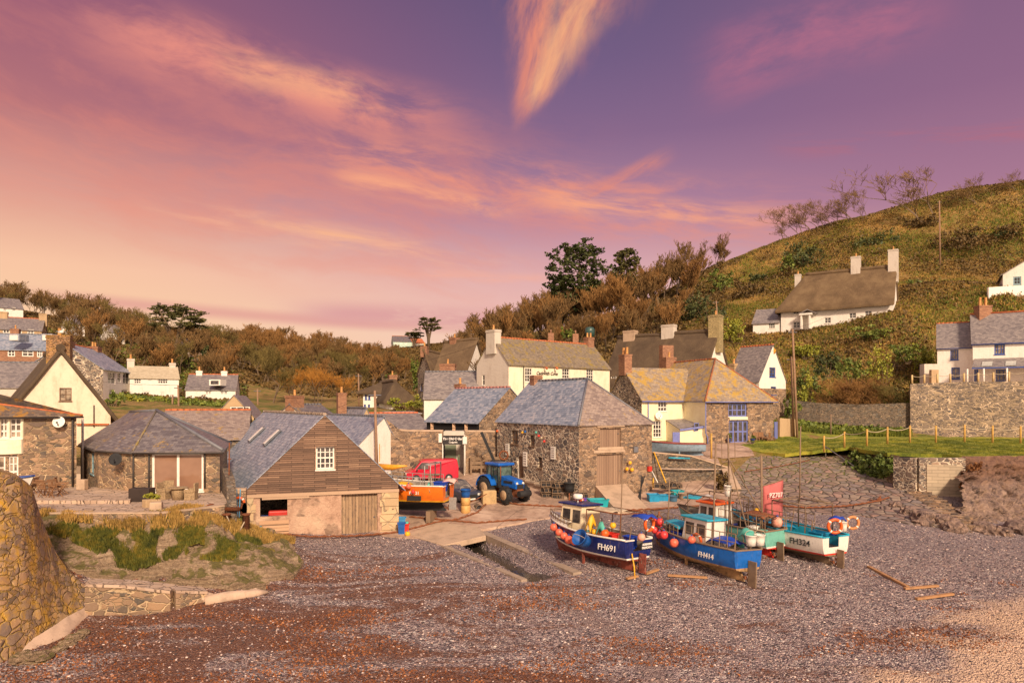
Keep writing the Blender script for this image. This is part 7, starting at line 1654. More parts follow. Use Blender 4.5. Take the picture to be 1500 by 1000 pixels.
def ring(p, R, M, label, mat=None, name='lifebuoy'):
    o = empty(name, p, label, 'lifebuoy'); m = MB(); m.torus((0, 0, 0), R, R * .24, M, 28, 8); m.build('ring', mat or M_org, o, loc=(0, 0, 0)); m = MB()
    for k in range(4): a = k * PI / 2 + .6; m = MB(); m.torus((0, 0, 0), R, R * .26, M, 3, 8, (a, a + .22)); m.build('band', M_wwhite, o, loc=(0, 0, 0))
    return o
def tub(p, l, w_, h, mat, label, rz=0.0, name='fish_tub', fill=None, group=None):
    o = empty(name, p, label, 'tub', group, rz); m = MB(); k = .86; t = .035
    def rg(z, e): q = k + (1 - k) * z / h; return [(-l / 2 * q + e, -w_ / 2 * q + e, z), (l / 2 * q - e, -w_ / 2 * q + e, z), (l / 2 * q - e, w_ / 2 * q - e, z), (-l / 2 * q + e, w_ / 2 * q - e, z)]
    a, b, c_, d_ = rg(0, 0), rg(h, 0), rg(h, t), rg(.05, t); P = a + b + c_ + d_; f = [(3, 2, 1, 0)]
    for s0, s1 in ((0, 4), (4, 8), (8, 12)):
        for i in range(4): f.append((s0 + i, s0 + (i + 1) % 4, s1 + (i + 1) % 4, s1 + i))
    f.append((12, 13, 14, 15)); m.faces(P, f); m.build('body', mat, o, loc=(0, 0, 0)); m = MB()
    r_ = rg(h, -.03)
    for i in range(4): m.bar(r_[i], r_[(i + 1) % 4], .05, .05)
    m.build('rim', mat, o, loc=(0, 0, 0))
    if fill: m = MB(); [m.ball((random.uniform(-.3, .3) * l, random.uniform(-.3, .3) * w_, h * random.uniform(.75, 1.0)), .12, 8, (1.4, 1, .5)) for _ in range(7)]; tag(m.build('net_heap', fill, None, loc=p), 'tangled net heaped in the ' + label, 'net')
    return o
def bucket(p, r, h, mat, label, name='bucket', tilt=None):
    m = MB(); m.lathe([(r * .8, 0), (r * .88, h * .5), (r, h), (r * 1.06, h), (r * 1.06, h - .04), (r * .92, h - .03), (r * .78, .05)], (0, 0, 0), 18, tilt); o = empty(name, p, label, name.replace('_', ' ')); m.build('body', mat, o, loc=(0, 0, 0)); m = MB()
    M_ = tilt or Matrix.Identity(3); m.tube([M_ @ Vector((math.cos(a) * r, 0, h + math.sin(a) * r * .8)) for a in [PI * i / 8 for i in range(9)]], .012, 4); m.build('handle', M_rope, o, loc=(0, 0, 0)); return o
RX = Matrix.Rotation(PI / 2, 3, 'X')
def vert(rz): return Matrix.Rotation(rz, 3, 'Z') @ RX
# ---- FH691, dark blue
navy = P_('navy_hull', (.012, .022, .135), rough=.35, var=.15, dirt=.3, dirtc=(.35, .28, .22, 1))
b1 = Boat('dark blue fishing boat FH691 with cream wheelhouse and red bottom, leftmost on the beach', 6.15, 33.4, math.radians(130.5), 6.3, 2.5, 1.55, navy, M_hweb, M_red2, M_hweb, cut=(-.28, .30, .62), roll=.05)
cream = P_('cream_gelcoat', (.82, .68, .46), rough=.35, var=.05, dirt=.15)
m = MB()
for sg in (1, -1):
    for i in range(8):
        t0, t1 = .60 + i * .05, .65 + i * .05; q = [b1.pt(t0, 1, sg * .99), b1.pt(t1, 1, sg * .99)]; q2_ = [(x, y * .93, z + .28) for x, y, z in q]; f = [q[0], q[1], q2_[1], q2_[0]]; m.poly(f if sg < 0 else f[::-1])
for i in range(8):
    t0, t1 = .60 + i * .05, .65 + i * .05; a, b, c_, d_ = b1.pt(t0, 1, .92), b1.pt(t1, 1, .92), b1.pt(t1, 1, -.92), b1.pt(t0, 1, -.92); m.poly([(p[0], p[1], p[2] + .28) for p in (a, d_, c_, b)][::-1])
b1.mk('foredeck', m, M_hweb)
b1.house(3.2, 5.0, 1.55, 1.0, 1.85, cream, navy, .35)
b1.frame(.35, 2.0, 1.3, 1.5, M_rust, 'net_gantry', .035, x2=2.6); b1.rail(.55, .97, 1, .45, 8, M_timber); b1.rail(.55, .97, -1, .45, 8, M_timber)
b1.text('FH691', .16, .70, 1, .42, M_signw)
m = MB(); m.box((-.02, -.62, 1.22), (.03, .95, .34)); nb = b1.mk('name_board', m, M_black)
sv = b1.r.location.copy(); b1.r.location = (0, 0, 0)
for tx, z in (('ADRIANNE', 1.30), ('FALMOUTH', 1.14)): lettering(b1.r, tx, (-.045, -.62, z), (0, -1, 0), .15, M_signw, bold=.004)
b1.r.location = sv
b1.rudder(M_red2); m = MB(); m.lathe([(.2, 0), (.26, .06), (.26, .22), (.2, .27)], (4.1, .1, 3.12), 14); m.tube([(4.1, .1, 2.9), (4.1, .1, 3.12)], .04); b1.mk('radar', m, M_wwhite)
m = MB(); m.tube([(1.0, .2, 1.0), (1.0, .2, 5.6)], .03, 6); m.bar((1.0, -.25, 4.3), (1.0, .45, 4.3), .03); m.tube([(1.0, -.25, 4.3), (1.0, -.25, 5.4)], .015, 4); m.tube([(1.0, .45, 4.3), (1.0, .45, 5.5)], .015, 4); b1.mk('mast', m, M_timber)
m = MB(); m.tube([(-.05, .55, .95), (-.25, .6, .4), (-.35, .62, -.25)], .035, 6); o = b1.mk('rope_fender', m, M_yel)
for i, (t, zz, rr) in enumerate(((.80, .86, .21), (.70, .80, .2), (.62, .76, .2), (.55, .70, .22), (.47, .72, .22))):
    buoy(b1.W(Vector(b1.pt(t, zz, 1.0)) + Vector((0, .22, 0))), rr, M_buoy, ['pink buoy nearest the bow of the dark blue boat', 'second coral buoy from the bow of the dark blue boat', 'third coral buoy from the bow of the dark blue boat', 'large orange buoy hanging lowest on the dark blue hull', 'pink buoy beside the blue tub on the dark blue hull'][i], 'buoys on the dark blue boat')
Mt = Matrix.Rotation(1.2, 3, 'X') @ Matrix.Rotation(.4, 3, 'Y'); p = b1.W((2.05, 1.55, 1.25)); bucket(p, .40, .62, M_bblue, 'big blue tub slung over the side of the dark blue boat', 'tub', Matrix.Rotation(b1.r.rotation_euler.z, 3, 'Z') @ Matrix.Rotation(-1.0, 3, 'X'))
buoy(b1.W((-.12, -.05, 1.7)), .2, P_('faded_buoy', (.80, .36, .26), rough=.6, var=.2), 'faded pink buoy on the stern corner of the dark blue boat', None); buoy(b1.W((1.35, .95, 1.75)), .21, M_org, 'orange buoy on the rail of the dark blue boat', None); buoy(b1.W((.9, .9, 2.2)), .16, M_yel, 'yellow float hanging from the gantry of the dark blue boat', None); buoy(b1.W((2.1, .9, 1.7)), .17, M_yel, 'amber float by the blue tub on the dark blue boat', None)
ring(b1.W((.2, -1.05, 2.25)), .34, vert(b1.r.rotation_euler.z + PI / 2), 'orange lifebuoy on the stern corner of the dark blue boat')
def cloth(b, c_, sx, sy, drop, mat, name, label, cat='tarpaulin'):
    m = MB(); N = 8; P = []
    for i in range(N + 1):
        for j in range(N + 1):
            a, e = (i / N - .5), (j / N - .5); P.append(b.W((c_[0] + a * sx, c_[1] + e * sy, c_[2] - drop * (a * a + e * e) * 2 + noise.noise(Vector((a * 4, e * 4, c_[0]))) * .12)))
    m.faces(P, [(i * (N + 1) + j, (i + 1) * (N + 1) + j, (i + 1) * (N + 1) + j + 1, i * (N + 1) + j + 1) for i in range(N) for j in range(N)]); m.sm = [True] * len(m.f); o = m.build(name, mat, None); md = o.modifiers.new('s', 'SOLIDIFY'); md.thickness = .03; return tag(o, label, cat)
M_tarp = P_('tarp_blue', (.015, .06, .42), rough=.45)
cloth(b1, (.3, -.75, 2.75), .9, 1.1, .2, M_tarp, 'tarpaulin', 'blue sheet over the gantry corner of the dark blue boat'); cloth(b1, (2.3, .95, 2.55), .35, .5, .9, M_yel, 'oilskin', 'yellow oilskin hanging in the gantry of the dark blue boat', 'oilskin'); cloth(b1, (1.9, .1, 2.9), 1.4, 1.6, .15, M_rope, 'net', 'pale net slung over the gantry of the dark blue boat', 'net'); cloth(b1, (1.6, .95, 2.3), .5, .3, .7, M_ropeg, 'rope_hank', 'green rope hank on the dark blue boat', 'rope')
tub(b1.W((.75, -.3, 1.0)), .55, .42, .6, M_tarp, 'blue fish box on the deck of the dark blue boat', b1.r.rotation_euler.z); tub(b1.W((1.6, .2, 1.0)), .6, .5, .65, M_red, 'red fish box on the deck of the dark blue boat', b1.r.rotation_euler.z)
ring(b1.W((4.3, -.2, 3.05)), .22, Matrix.Identity(3), 'red lifebuoy lying on the navy wheelhouse roof')
# ---- FH414 bright blue
blueh = P_('bright_blue_hull', (.008, .12, .46), rough=.3, var=.14, dirt=.22, dirtc=(.4, .32, .25, 1)); cyan = P_('cyan_paint', (.02, .38, .55), rough=.4, dirt=.15)
b2 = Boat('bright blue fishing boat FH414 with white wheelhouse and tan bottom, nearest of the boats', 11.0, 31.9, math.radians(117), 7.3, 2.35, 1.5, blueh, M_keelb, M_keelb, M_timber, roll=.04, tf=.74)
b2.house(2.1, 4.0, 1.35, .85, 1.7, M_hweb, cyan, .3); b2.rail(.0, .42, 1, .75, 7, M_timber); b2.rail(.0, .42, -1, .75, 7, M_timber); b2.rail(.5, .97, 1, .5, 10, M_timber); b2.rail(.5, .97, -1, .5, 10, M_timber)
b2.text('FH414', .22, .66, 1, .36, M_signw); b2.rudder(M_timber, .5, 1.2)
m = MB(); m.tube([(2.0, .3, .9), (2.0, .3, 6.4)], .045, 6); m.tube([(5.6, .1, 1.2), (5.6, .1, 4.4)], .03, 6); m.tube([(1.9, -.5, .9), (1.7, -.5, 4.1), (1.7, .5, 4.1)], .04, 6); m.tube([(2.0, .3, 5.0), (6.6, 0, 1.9)], .01, 3); b2.mk('mast', m, M_timber)
cloth(b2, (5.0, 0, 2.15), 1.8, 1.3, .3, cyan, 'spray_hood', 'light blue hood over the foredeck of the bright blue boat', 'canopy'); m = MB(); 
for i, (t, zz, rr) in enumerate(((.78, .9, .2), (.70, .84, .2), (.62, .92, .22), (.50, .80, .23), (.22 + .1, 1.08, .19))):
    buoy(b2.W(Vector(b2.pt(t, zz, 1.0)) + Vector((0, .2, 0))), rr, M_buoy if i > 2 else P_('buoy_red', (.80, .06, .06), rough=.4), ['red buoy nearest the bow of the bright blue boat', 'second red buoy along the bright blue hull', 'third red buoy along the bright blue hull', 'orange buoy hanging lowest on the bright blue hull', 'orange buoy on the rail above FH414'][i], 'buoys on the bright blue boat')
for i, q in enumerate(((5.9, .7, 2.0), (5.7, .6, 1.85), (5.3, .9, 2.05), (5.2, .85, 1.55))): buoy(b2.W(q), .2, MT['buoy_red'], ['left red buoy hung under the light blue hood', 'low red buoy hung under the light blue hood', 'upper right red buoy under the light blue hood', 'lowest right red buoy under the light blue hood'][i], 'buoys under the light blue hood')
ring(b2.W((2.6, .80, 1.55)), .3, vert(b2.r.rotation_euler.z), 'orange lifebuoy on the side of the white wheelhouse of FH414'); tub(b2.W((4.35, .2, .9)), .7, .7, .75, M_tarp, 'blue crate ahead of the white wheelhouse', b2.r.rotation_euler.z); cloth(b2, (1.2, .2, 1.95), 1.5, 1.2, .35, M_tarp, 'tarpaulin', 'navy sheet over the aft deck of the bright blue boat'); 
bucket(b2.W((-.15, -.55, 1.75)), .26, .5, M_wwhite, 'white fuel drum lashed on the stern of the bright blue boat', 'drum'); bucket(b2.W((-.1, -.05, 1.75)), .26, .5, M_wwhite, 'second white drum lashed on the stern rail of FH414', 'drum'); cloth(b2, (.3, -.2, 2.5), .8, .6, .6, M_ropeg, 'rope_hank', 'green rope coils over the stern rail of the bright blue boat', 'rope')
m = MB(); m.torus(b2.W((6.1, .35, 2.0)), .22, .07, vert(.5), 18, 8); m.tube([b2.W((6.1, .35, .9)), b2.W((5.9, .5, 2.5))], .05, 6); tag(m.build('pot_hauler', M_rust), 'rusty pot hauler wheel near the bow of the bright blue boat', 'winch')
# ---- turquoise boat with the red sail
turq = P_('turquoise_hull', (.16, .44, .36), rough=.4, dirt=.15)
b3 = Boat('pale turquoise boat carrying the red sail, between the bright blue and white boats', 13.7, 35.4, math.radians(118), 7.4, 2.2, 1.45, turq, M_hweb, M_red, M_timber, roll=-.02, tf=.75)
b3.house(3.6, 5.2, 1.3, .9, 1.45, M_hweb, M_org, .3); b3.rail(-.0, .4, 1, .8, 6, M_timber); b3.rail(0, .4, -1, .8, 6, M_timber); b3.rudder(M_timber)
m = MB(); m.tube([(.9, 0, .9), (.9, 0, 5.3)], .05, 6); m.tube([(3.2, 0, .9), (3.2, 0, 6.3)], .05, 6); m.tube([(3.2, 0, 5.0), (1.0, .9, 1.2)], .035, 5); m.tube([(3.2, 0, 5.0), (1.0, -.9, 1.2)], .035, 5); m.tube([(3.2, 0, 5.0), (6.8, 0, 1.9)], .02, 5); m.tube([(3.2, -.5, 4.8), (3.2, .5, 4.8)], .04, 5); m.tube([(3.2, .5, 4.8), (3.2, .5, 6.6)], .02, 5); m.tube([(3.2, -.5, 4.8), (3.2, -.5, 6.5)], .02, 5); b3.mk('mast', m, M_timber)
b3.frame(2.6, 1.7, 1.5, 1.3, M_timber, 'gantry', .035, x2=5.6)
M_sail = P_('sail_red', (.52, .13, .125), rough=.8, var=.1, sc=1.5, bmp=.3)
# sail as a thing of its own, bent cloth between gaff and boom
sY = 37.2; so = empty('sail', (Xp(1133, sY), sY, Zp(757, sY)), 'dusty red mizzen sail lettered PZ707 above the turquoise boat', 'sail')
m = MB(); N = 10; c4 = [PT(1118, 758, sY), PT(1147, 757, sY + .5), PT(1147, 703, sY + .5), PT(1118, 712, sY)]; P = []
for i in range(N + 1):
    for j in range(N + 1): a, e = i / N, j / N; q = (c4[0] * (1 - a) + c4[1] * a) * (1 - e) + (c4[3] * (1 - a) + c4[2] * a) * e; P.append(q + Vector((.05 * math.sin(a * PI), -.16 * math.sin(a * PI) * math.sin(e * PI) + .04 * math.sin(a * 14 + e * 3), 0)))
m.faces(P, [(i * 11 + j, (i + 1) * 11 + j, (i + 1) * 11 + j + 1, i * 11 + j + 1) for i in range(N) for j in range(N)]); m.sm = [True] * 100; o = m.build('cloth', M_sail, so); md = o.modifiers.new('s', 'SOLIDIFY'); md.thickness = .02
m = MB(); m.tube([c4[3] - Vector((.2, 0, .05)), c4[2] + Vector((.1, 0, .08))], .035, 6); m.tube([c4[0] - Vector((.3, 0, .05)), c4[1] + Vector((.5, 0, -.03))], .04, 6); m.tube([c4[0] + Vector((-.08, 0, -1.2)), c4[3] + Vector((-.08, 0, 1.6))], .045, 6); m.build('spar', M_timber, so)
lettering(so, 'PZ707', (c4[2] + c4[3]) / 2 + Vector((.05, -.27, -.62)), (1, .45, 0), .36, M_signw, bold=.001)
cloth(b3, (1.2, 0, 2.3), 1.7, 1.0, .3, M_rust, 'net', 'brown net bundle aft on the turquoise boat', 'net'); buoy(b3.W((2.0, -.9, 2.1)), .2, M_yel, 'yellow float by the sail mast', None); cloth(b3, (4.5, .1, 2.75), 1.2, .6, .2, M_hweb, 'liferaft_cover', 'white cover on the orange topped wheelhouse', 'cover')
bucket(b3.W((3.0, .3, 2.9)), .2, .6, M_wwhite, 'white canister on the gantry behind FH414', 'canister'); m = MB(); m.box(b3.W((5.9, .1, 2.5)), (1.3, .9, .12), 1.0); tag(m.build('canopy', cyan, None, bevel=.04), 'light blue canopy forward of the sail', 'canopy')
# ---- FH324 white
b4 = Boat('white fishing boat FH324 with red stripe and blue decks, rightmost on the beach', 16.3, 34.4, math.radians(118), 7.2, 2.5, 1.5, M_hweb, M_red, M_timber, cyan, roll=.02, cut=(-.18, .42, .58), tf=.8)
for sg in (1, -1):
    m = MB()
    for i in range(14):
        a, b, c_, d_ = b4.pt(i / 16, .97, sg * .92), b4.pt((i + 1) / 16, .97, sg * .92), b4.pt((i + 1) / 16, .57, sg * .85), b4.pt(i / 16, .57, sg * .85); q = [a, b, c_, d_]; m.poly(q if sg > 0 else q[::-1])
    b4.mk('bulwark_lining', m, cyan)
b4.text('FH324', .17, .72, 1, .44, P_('black_paint', (.03, .03, .035), rough=.5)); b4.rudder(M_timber, .4, .9)
b4.frame(1.0, 2.1, 1.55, 1.45, M_timber, 'gantry', .04, x2=3.1); b4.rail(.3, .9, 1, .7, 8, M_timber); b4.rail(.3, .9, -1, .7, 8, M_timber)
m = MB(); m.tube([(2.2, 0, 3.0), (2.2, 0, 7.0)], .035, 6); m.tube([(1.4, -.9, 3.05), (2.2, -.3, 3.3), (3.0, .6, 3.05)], .03, 5); b4.mk('mast', m, M_timber)
ring(b4.W((-.05, .15, 2.05)), .33, vert(b4.r.rotation_euler.z + PI / 2 - .5), 'bright orange lifebuoy left of the white drums on FH324'); ring(b4.W((-.1, -1.15, 2.15)), .3, vert(b4.r.rotation_euler.z + PI / 2 - .5), 'faded orange lifebuoy at the far stern corner of FH324', P_('faded_orange', (.62, .24, .08), rough=.6))
for i, y in enumerate((-.3, -.6)): bucket(b4.W((.0, y, 1.75)), .17, .5, M_wwhite, ['left white can on the stern rail of FH324', 'right white can on the stern rail of FH324'][i], 'canister')
cloth(b4, (.15, -.3, 2.5), .6, .7, .2, M_tarp, 'tarpaulin', 'small blue sheet over the white cans of FH324'); tub(b4.W((.9, .1, .85)), .8, .6, .75, M_tubb, 'blue fish bin inside the open stern of FH324', b4.r.rotation_euler.z); cloth(b4, (4.2, 0, 1.75), 2.6, 1.5, .35, M_tubb, 'tarpaulin', 'big blue sheet over the forward deck of FH324'); bucket(b4.W((4.0, .7, 2.0)), .24, .5, M_wwhite, 'white box on the foredeck of FH324', 'canister'); buoy(b4.W((2.6, 1.2, 1.9)), .3, P_('faded_buoy', (1, 1, 1)), 'big pale pink buoy on the left rail of FH324', None)
# ---- orange boat in the yard
orgh = P_('orange_hull', (.72, .16, .012), rough=.32, var=.08, dirt=.08)
b5 = Boat('bright orange fishing boat propped in the yard behind the boathouse', Xp(657, 44.9), 44.9, math.radians(166), 7.6, 2.6, 1.7, orgh, M_yel, M_black, M_hweb, cut=(-.2, .45, .5), tf=.85, lift=.75, z=-.75)
b5.rail(.1, .9, 1, .55, 8, M_galv); b5.rail(.1, .9, -1, .55, 8, M_galv); b5.frame(.9, 2.0, 1.5, 1.6, M_galv, 'gantry', .045, x2=1.3); b5.house(4.6, 6.1, 1.5, .8, 1.6, M_hweb, M_hweb, .3); b5.rudder(M_galv, .5, .8)
m = MB(); m.box((1.2, 0, -.35), (.3, 1.2, .75)); m.box((4.0, 0, -.35), (.4, 1.2, .75)); b5.mk('prop_block', m, M_timber); m = MB(); m.box((1.9, 1.275, .95), (.95, .02, .32)); b5.mk('name_board', m, M_black); b5.text('FH 31', .25, .74, 1, .28, M_signw)
for i, (t, zz, rr, sq, mt) in enumerate(((.62, .85, .2, 1.6, M_buoy), (.55, .8, .12, 1, M_red), (.47, .72, .2, 1, M_buoy), (.42, .98, .16, 1.3, P_('pale_float', (.5, .62, .6), rough=.5)), (.35, .92, .18, 1, M_buoy), (.29, 1.0, .18, 1, M_buoy), (.25, .8, .13, 1, M_red))):
    buoy(b5.W(Vector(b5.pt(t, zz, 1.0)) + Vector((0, .18, 0))), rr, mt, ['long coral fender nearest the boathouse on the orange boat', 'small red float beside the long fender', 'round coral buoy low on the orange hull', 'pale blue float on the orange boat', 'coral buoy left of the number board', 'coral buoy above the number board of the orange boat', 'little red float over the number board'][i], 'floats on the orange boat', sq)
cloth(b5, (3.0, .4, 1.95), 1.2, .9, .4, M_yel, 'oilskin', 'yellow oilskins heaped on the orange boat', 'oilskin'); tub(b5.W((.5, .1, 1.3)), .8, .6, .6, M_tarp, 'blue and yellow fish box at the stern of the orange boat', b5.r.rotation_euler.z); bucket(b5.W((4.1, .9, 1.2)), .22, .4, M_org, 'orange bucket on the orange boat'); cloth(b5, (.1, -.6, 2.1), .9, .9, .3, P_('pink_floats', (.8, .45, .38), rough=.6), 'net', 'pinkish heap of net floats at the stern of the orange boat', 'net'); cloth(b5, (1.0, .95, 2.0), .3, .5, .7, M_ropeg, 'rope_hank', 'green rope hank by the gantry of the orange boat', 'rope')
rc = random.Random(4)
for b_, x0, x1, n_ in ((b1, .4, 3.0, 9), (b2, .2, 2.0, 8), (b3, .4, 3.2, 10), (b4, .5, 5.5, 9), (b5, .6, 4.4, 9), (b2, 4.2, 5.8, 4)):
    for k in range(n_):
        x, y = rc.uniform(x0, x1), rc.uniform(-.8, .8); z = b_.D * rc.uniform(.62, 1.02); k3 = rc.randint(0, 3); m = MB(); mt = rc.choice([M_ropeg, M_rope, M_org, M_yel, M_tarp, M_wwhite, M_rust, M_net, M_timber])
        if k3 == 0: [m.torus((x, y, z + i * .05), .2 - i * .02, .035, None, 12, 5) for i in range(4)]; nm = 'rope_coil'
        elif k3 == 1: m.box((x, y, z), (.5, .35, .28), rc.uniform(0, 3)); m.box((x, y, z + .16), (.54, .39, .04), rc.uniform(0, 3)); nm = 'fish_crate'
        elif k3 == 2: m.ball((x, y, z), .18, 9, (1.5, 1.1, .7)); nm = 'net_pile'
        else: m.tube([(x, y, z - .3), (x + rc.uniform(-.3, .3), y, z + rc.uniform(.5, 1.3))], .025, 5); nm = 'stanchion'
        b_.mk(nm, m, M_timber if k3 == 3 else mt)
# ---- small boats
grb = P_('faded_blue_planks', (.22, .30, .38), rough=.8, var=.15, sc=4, dirt=.7, dirtc=(.32, .16, .08, 1))
p0 = Vector((Xp(1028, 57.4), 57.2)); b6 = Boat('old peeling grey blue rowing boat resting on the wall before the yellow cottage', p0.x + .2, p0.y, math.radians(176), 4.9, 1.7, .95, grb, grb, grb, P_('maroon_trim', (.25, .06, .05), rough=.7), name='rowing_boat', z=2.65, tf=.6)
cloth(b6, (2.2, 0, .95), .9, .7, .2, P_('lime_cover', (.45, .62, .03), rough=.6), 'cover', 'lime green cover in the old rowing boat', 'cover')
b7 = Boat('little white dinghy with blue inside on top of the harbour wall', Xp(4, 32), 31.2, 0.1, 1.9, .9, .5, M_hweb, M_hweb, M_hweb, M_wblue, name='dinghy', z=3.05, tf=.7)
m = MB(); m.tube([PT(555, 684, 52), PT(575, 684, 51.5), PT(596, 682, 51)], [.28, .22, .05], 8); m.tube([PT(556, 676, 52), PT(556, 650, 52)], .03, 4); o = empty('kayak', PT(575, 690, 51.5), 'yellow and orange kayak bow poking out beside the boathouse roof', 'kayak'); m.build('hull', P_('kayak_yellow', (.85, .38, .03), rough=.4), o)
# ================================================================ vehicles
def wheel(root, c_, R, w_, ax, rim, name='wheel', lugs=0):
    M_ = Matrix.Rotation(ax, 3, 'Z') @ RX; m = MB(); m.lathe([(R * .55, -w_ / 2), (R * .93, -w_ / 2), (R, -w_ * .3), (R, w_ * .3), (R * .93, w_ / 2), (R * .55, w_ / 2)], c_, 24, M_)
    for k in range(lugs): a = 2 * PI * k / lugs; q = Vector((math.cos(a) * R * 1.0, math.sin(a) * R * 1.0, w_ * .2 * (1 if k % 2 else -1))); m.box(Vector(c_) + M_ @ q, (.09, .09, w_ * .55), M=M_ @ Matrix.Rotation(a, 3, 'Z'))
    t = m.build('tyre', M_black, root, loc=(0, 0, 0)); t.name = name; m = MB(); m.lathe([(.06, -w_ * .51), (R * .58, -w_ * .53), (R * .58, w_ * .53), (.06, w_ * .51)], c_, 18, M_); m.lathe([(R * .22, -w_ * .6), (R * .22, w_ * .6)], c_, 12, M_); m.build('rim', rim, t, loc=(0, 0, 0)); return t
def tractor():
    p = gp(737, 733); r = empty('tractor', p, 'blue farm tractor with glazed cab parked in the boat yard', 'tractor', None, math.radians(-52)); blue = P_('tractor_blue', (.01, .12, .50), rough=.3)
    K = lambda nm, m, mt, par=None, bv=0: m.build(nm, mt, par or r, loc=(0, 0, 0), bevel=bv)
    rimc = P_('rusty_cream_rim', (.42, .28, .16), rough=.7)
    for sg in (1, -1): wheel(r, (-.95, sg * .85, .85), .85, .48, 0, rimc, lugs=22); wheel(r, (1.35, sg * .82, .60), .60, .38, 0, rimc, lugs=18)
    m = MB(); m.box((.25, 0, .85), (2.9, .5, .5)); m.box((1.35, 0, .6), (.3, 1.4, .25)); m.box((-.95, 0, .85), (.35, 1.5, .35)); m.box((1.75, 0, .75), (.5, .55, .6)); K('chassis', m, M_rust)
    m = MB(); pr = [(.25, 1.15), (1.95, 1.0), (2.0, 1.35), (1.75, 1.62), (.25, 1.85)]; n = len(pr); P = [(x, -.4, z) for x, z in pr] + [(x, .4, z) for x, z in pr]; m.faces(P, [tuple(range(n)), tuple(reversed(range(n, 2 * n)))] + [(i, i + n, (i + 1) % n + n, (i + 1) % n) for i in range(n)]); bo = K('bonnet', m, blue, None, .06)
    m = MB(); m.box((2.0, 0, 1.2), (.06, .55, .32)); K('grille', m, M_black, bo)
    for sg in (1, -1): m = MB(); m.ball((1.97, sg * .27, 1.42), .09, 10); K('headlight', m, M_wwhite, bo); m = MB(); m.box((1.1, sg * .41, 1.45), (1.0, .02, .18)); K('side_vent', m, M_black, bo)
    m = MB(); 
    for sg in (1, -1): m.tube([(.25, sg * .62, 1.1), (.2, sg * .62, 2.55)], .045, 5); m.tube([(-.5, sg * .68, 1.5), (-.5, sg * .66, 2.55)], .045, 5); m.tube([(-1.15, sg * .68, 1.6), (-1.1, sg * .62, 2.55)], .045, 5)
    m.box((-.4, 0, 1.25), (1.4, 1.2, .5)); K('cab_frame', m, M_black); m = MB(); m.hexa([(-1.1, -.62, 1.5), (.24, -.6, 1.3), (.24, .6, 1.3), (-1.1, .62, 1.5), (-1.06, -.58, 2.5), (.18, -.58, 2.5), (.18, .58, 2.5), (-1.06, .58, 2.5)]); K('cab_glass', m, glass('cab_glazing', (.03, .06, .05), .05, 1.5, (.10, .16, .13)))
    m = MB(); m.box((-.42, 0, 2.64), (1.75, 1.5, .2)); K('cab_roof', m, blue, None, .08); m = MB(); m.box((-.4, 0, 2.76), (.7, .7, .05)); K('roof_hatch', m, M_lead)
    for sg in (1, -1):
        m = MB(); pts = [(-.95 + math.cos(a) * 1.0, math.sin(a) * 1.0 + .85) for a in [math.radians(x) for x in range(20, 171, 15)]]
        for (x0, z0), (x1, z1) in zip(pts, pts[1:]): m.hexa([(x0, sg * .6, z0 - .03), (x1, sg * .6, z1 - .03), (x1, sg * 1.08, z1 - .03), (x0, sg * 1.08, z0 - .03), (x0, sg * .6, z0 + .03), (x1, sg * .6, z1 + .03), (x1, sg * 1.08, z1 + .03), (x0, sg * 1.08, z0 + .03)])
        K('mudguard', m, blue); m = MB(); m.box((.3, sg * .95, 2.1), (.06, .22, .34)); m.tube([(.25, sg * .62, 2.2), (.3, sg * .95, 2.2)], .02, 4); K('mirror', m, M_black)
    m = MB(); m.tube([(.35, -.5, 1.5), (.35, -.5, 2.6)], .045, 6); K('exhaust', m, M_rust); m = MB(); m.lathe([(.22, -.5), (.22, .5)], (2.45, 0, .75), 14, RX); K('front_roller', m, M_black)
    for sg in (1, -1): m = MB(); m.bar((1.9, sg * .3, .7), (2.45, sg * .3, .75), .1, .16); K('front_arm', m, M_rust)
    m = MB(); m.bar((-1.7, -.1, .6), (-2.0, -.1, 1.3), .08); K('linkage', m, M_rust); return r
tractor()
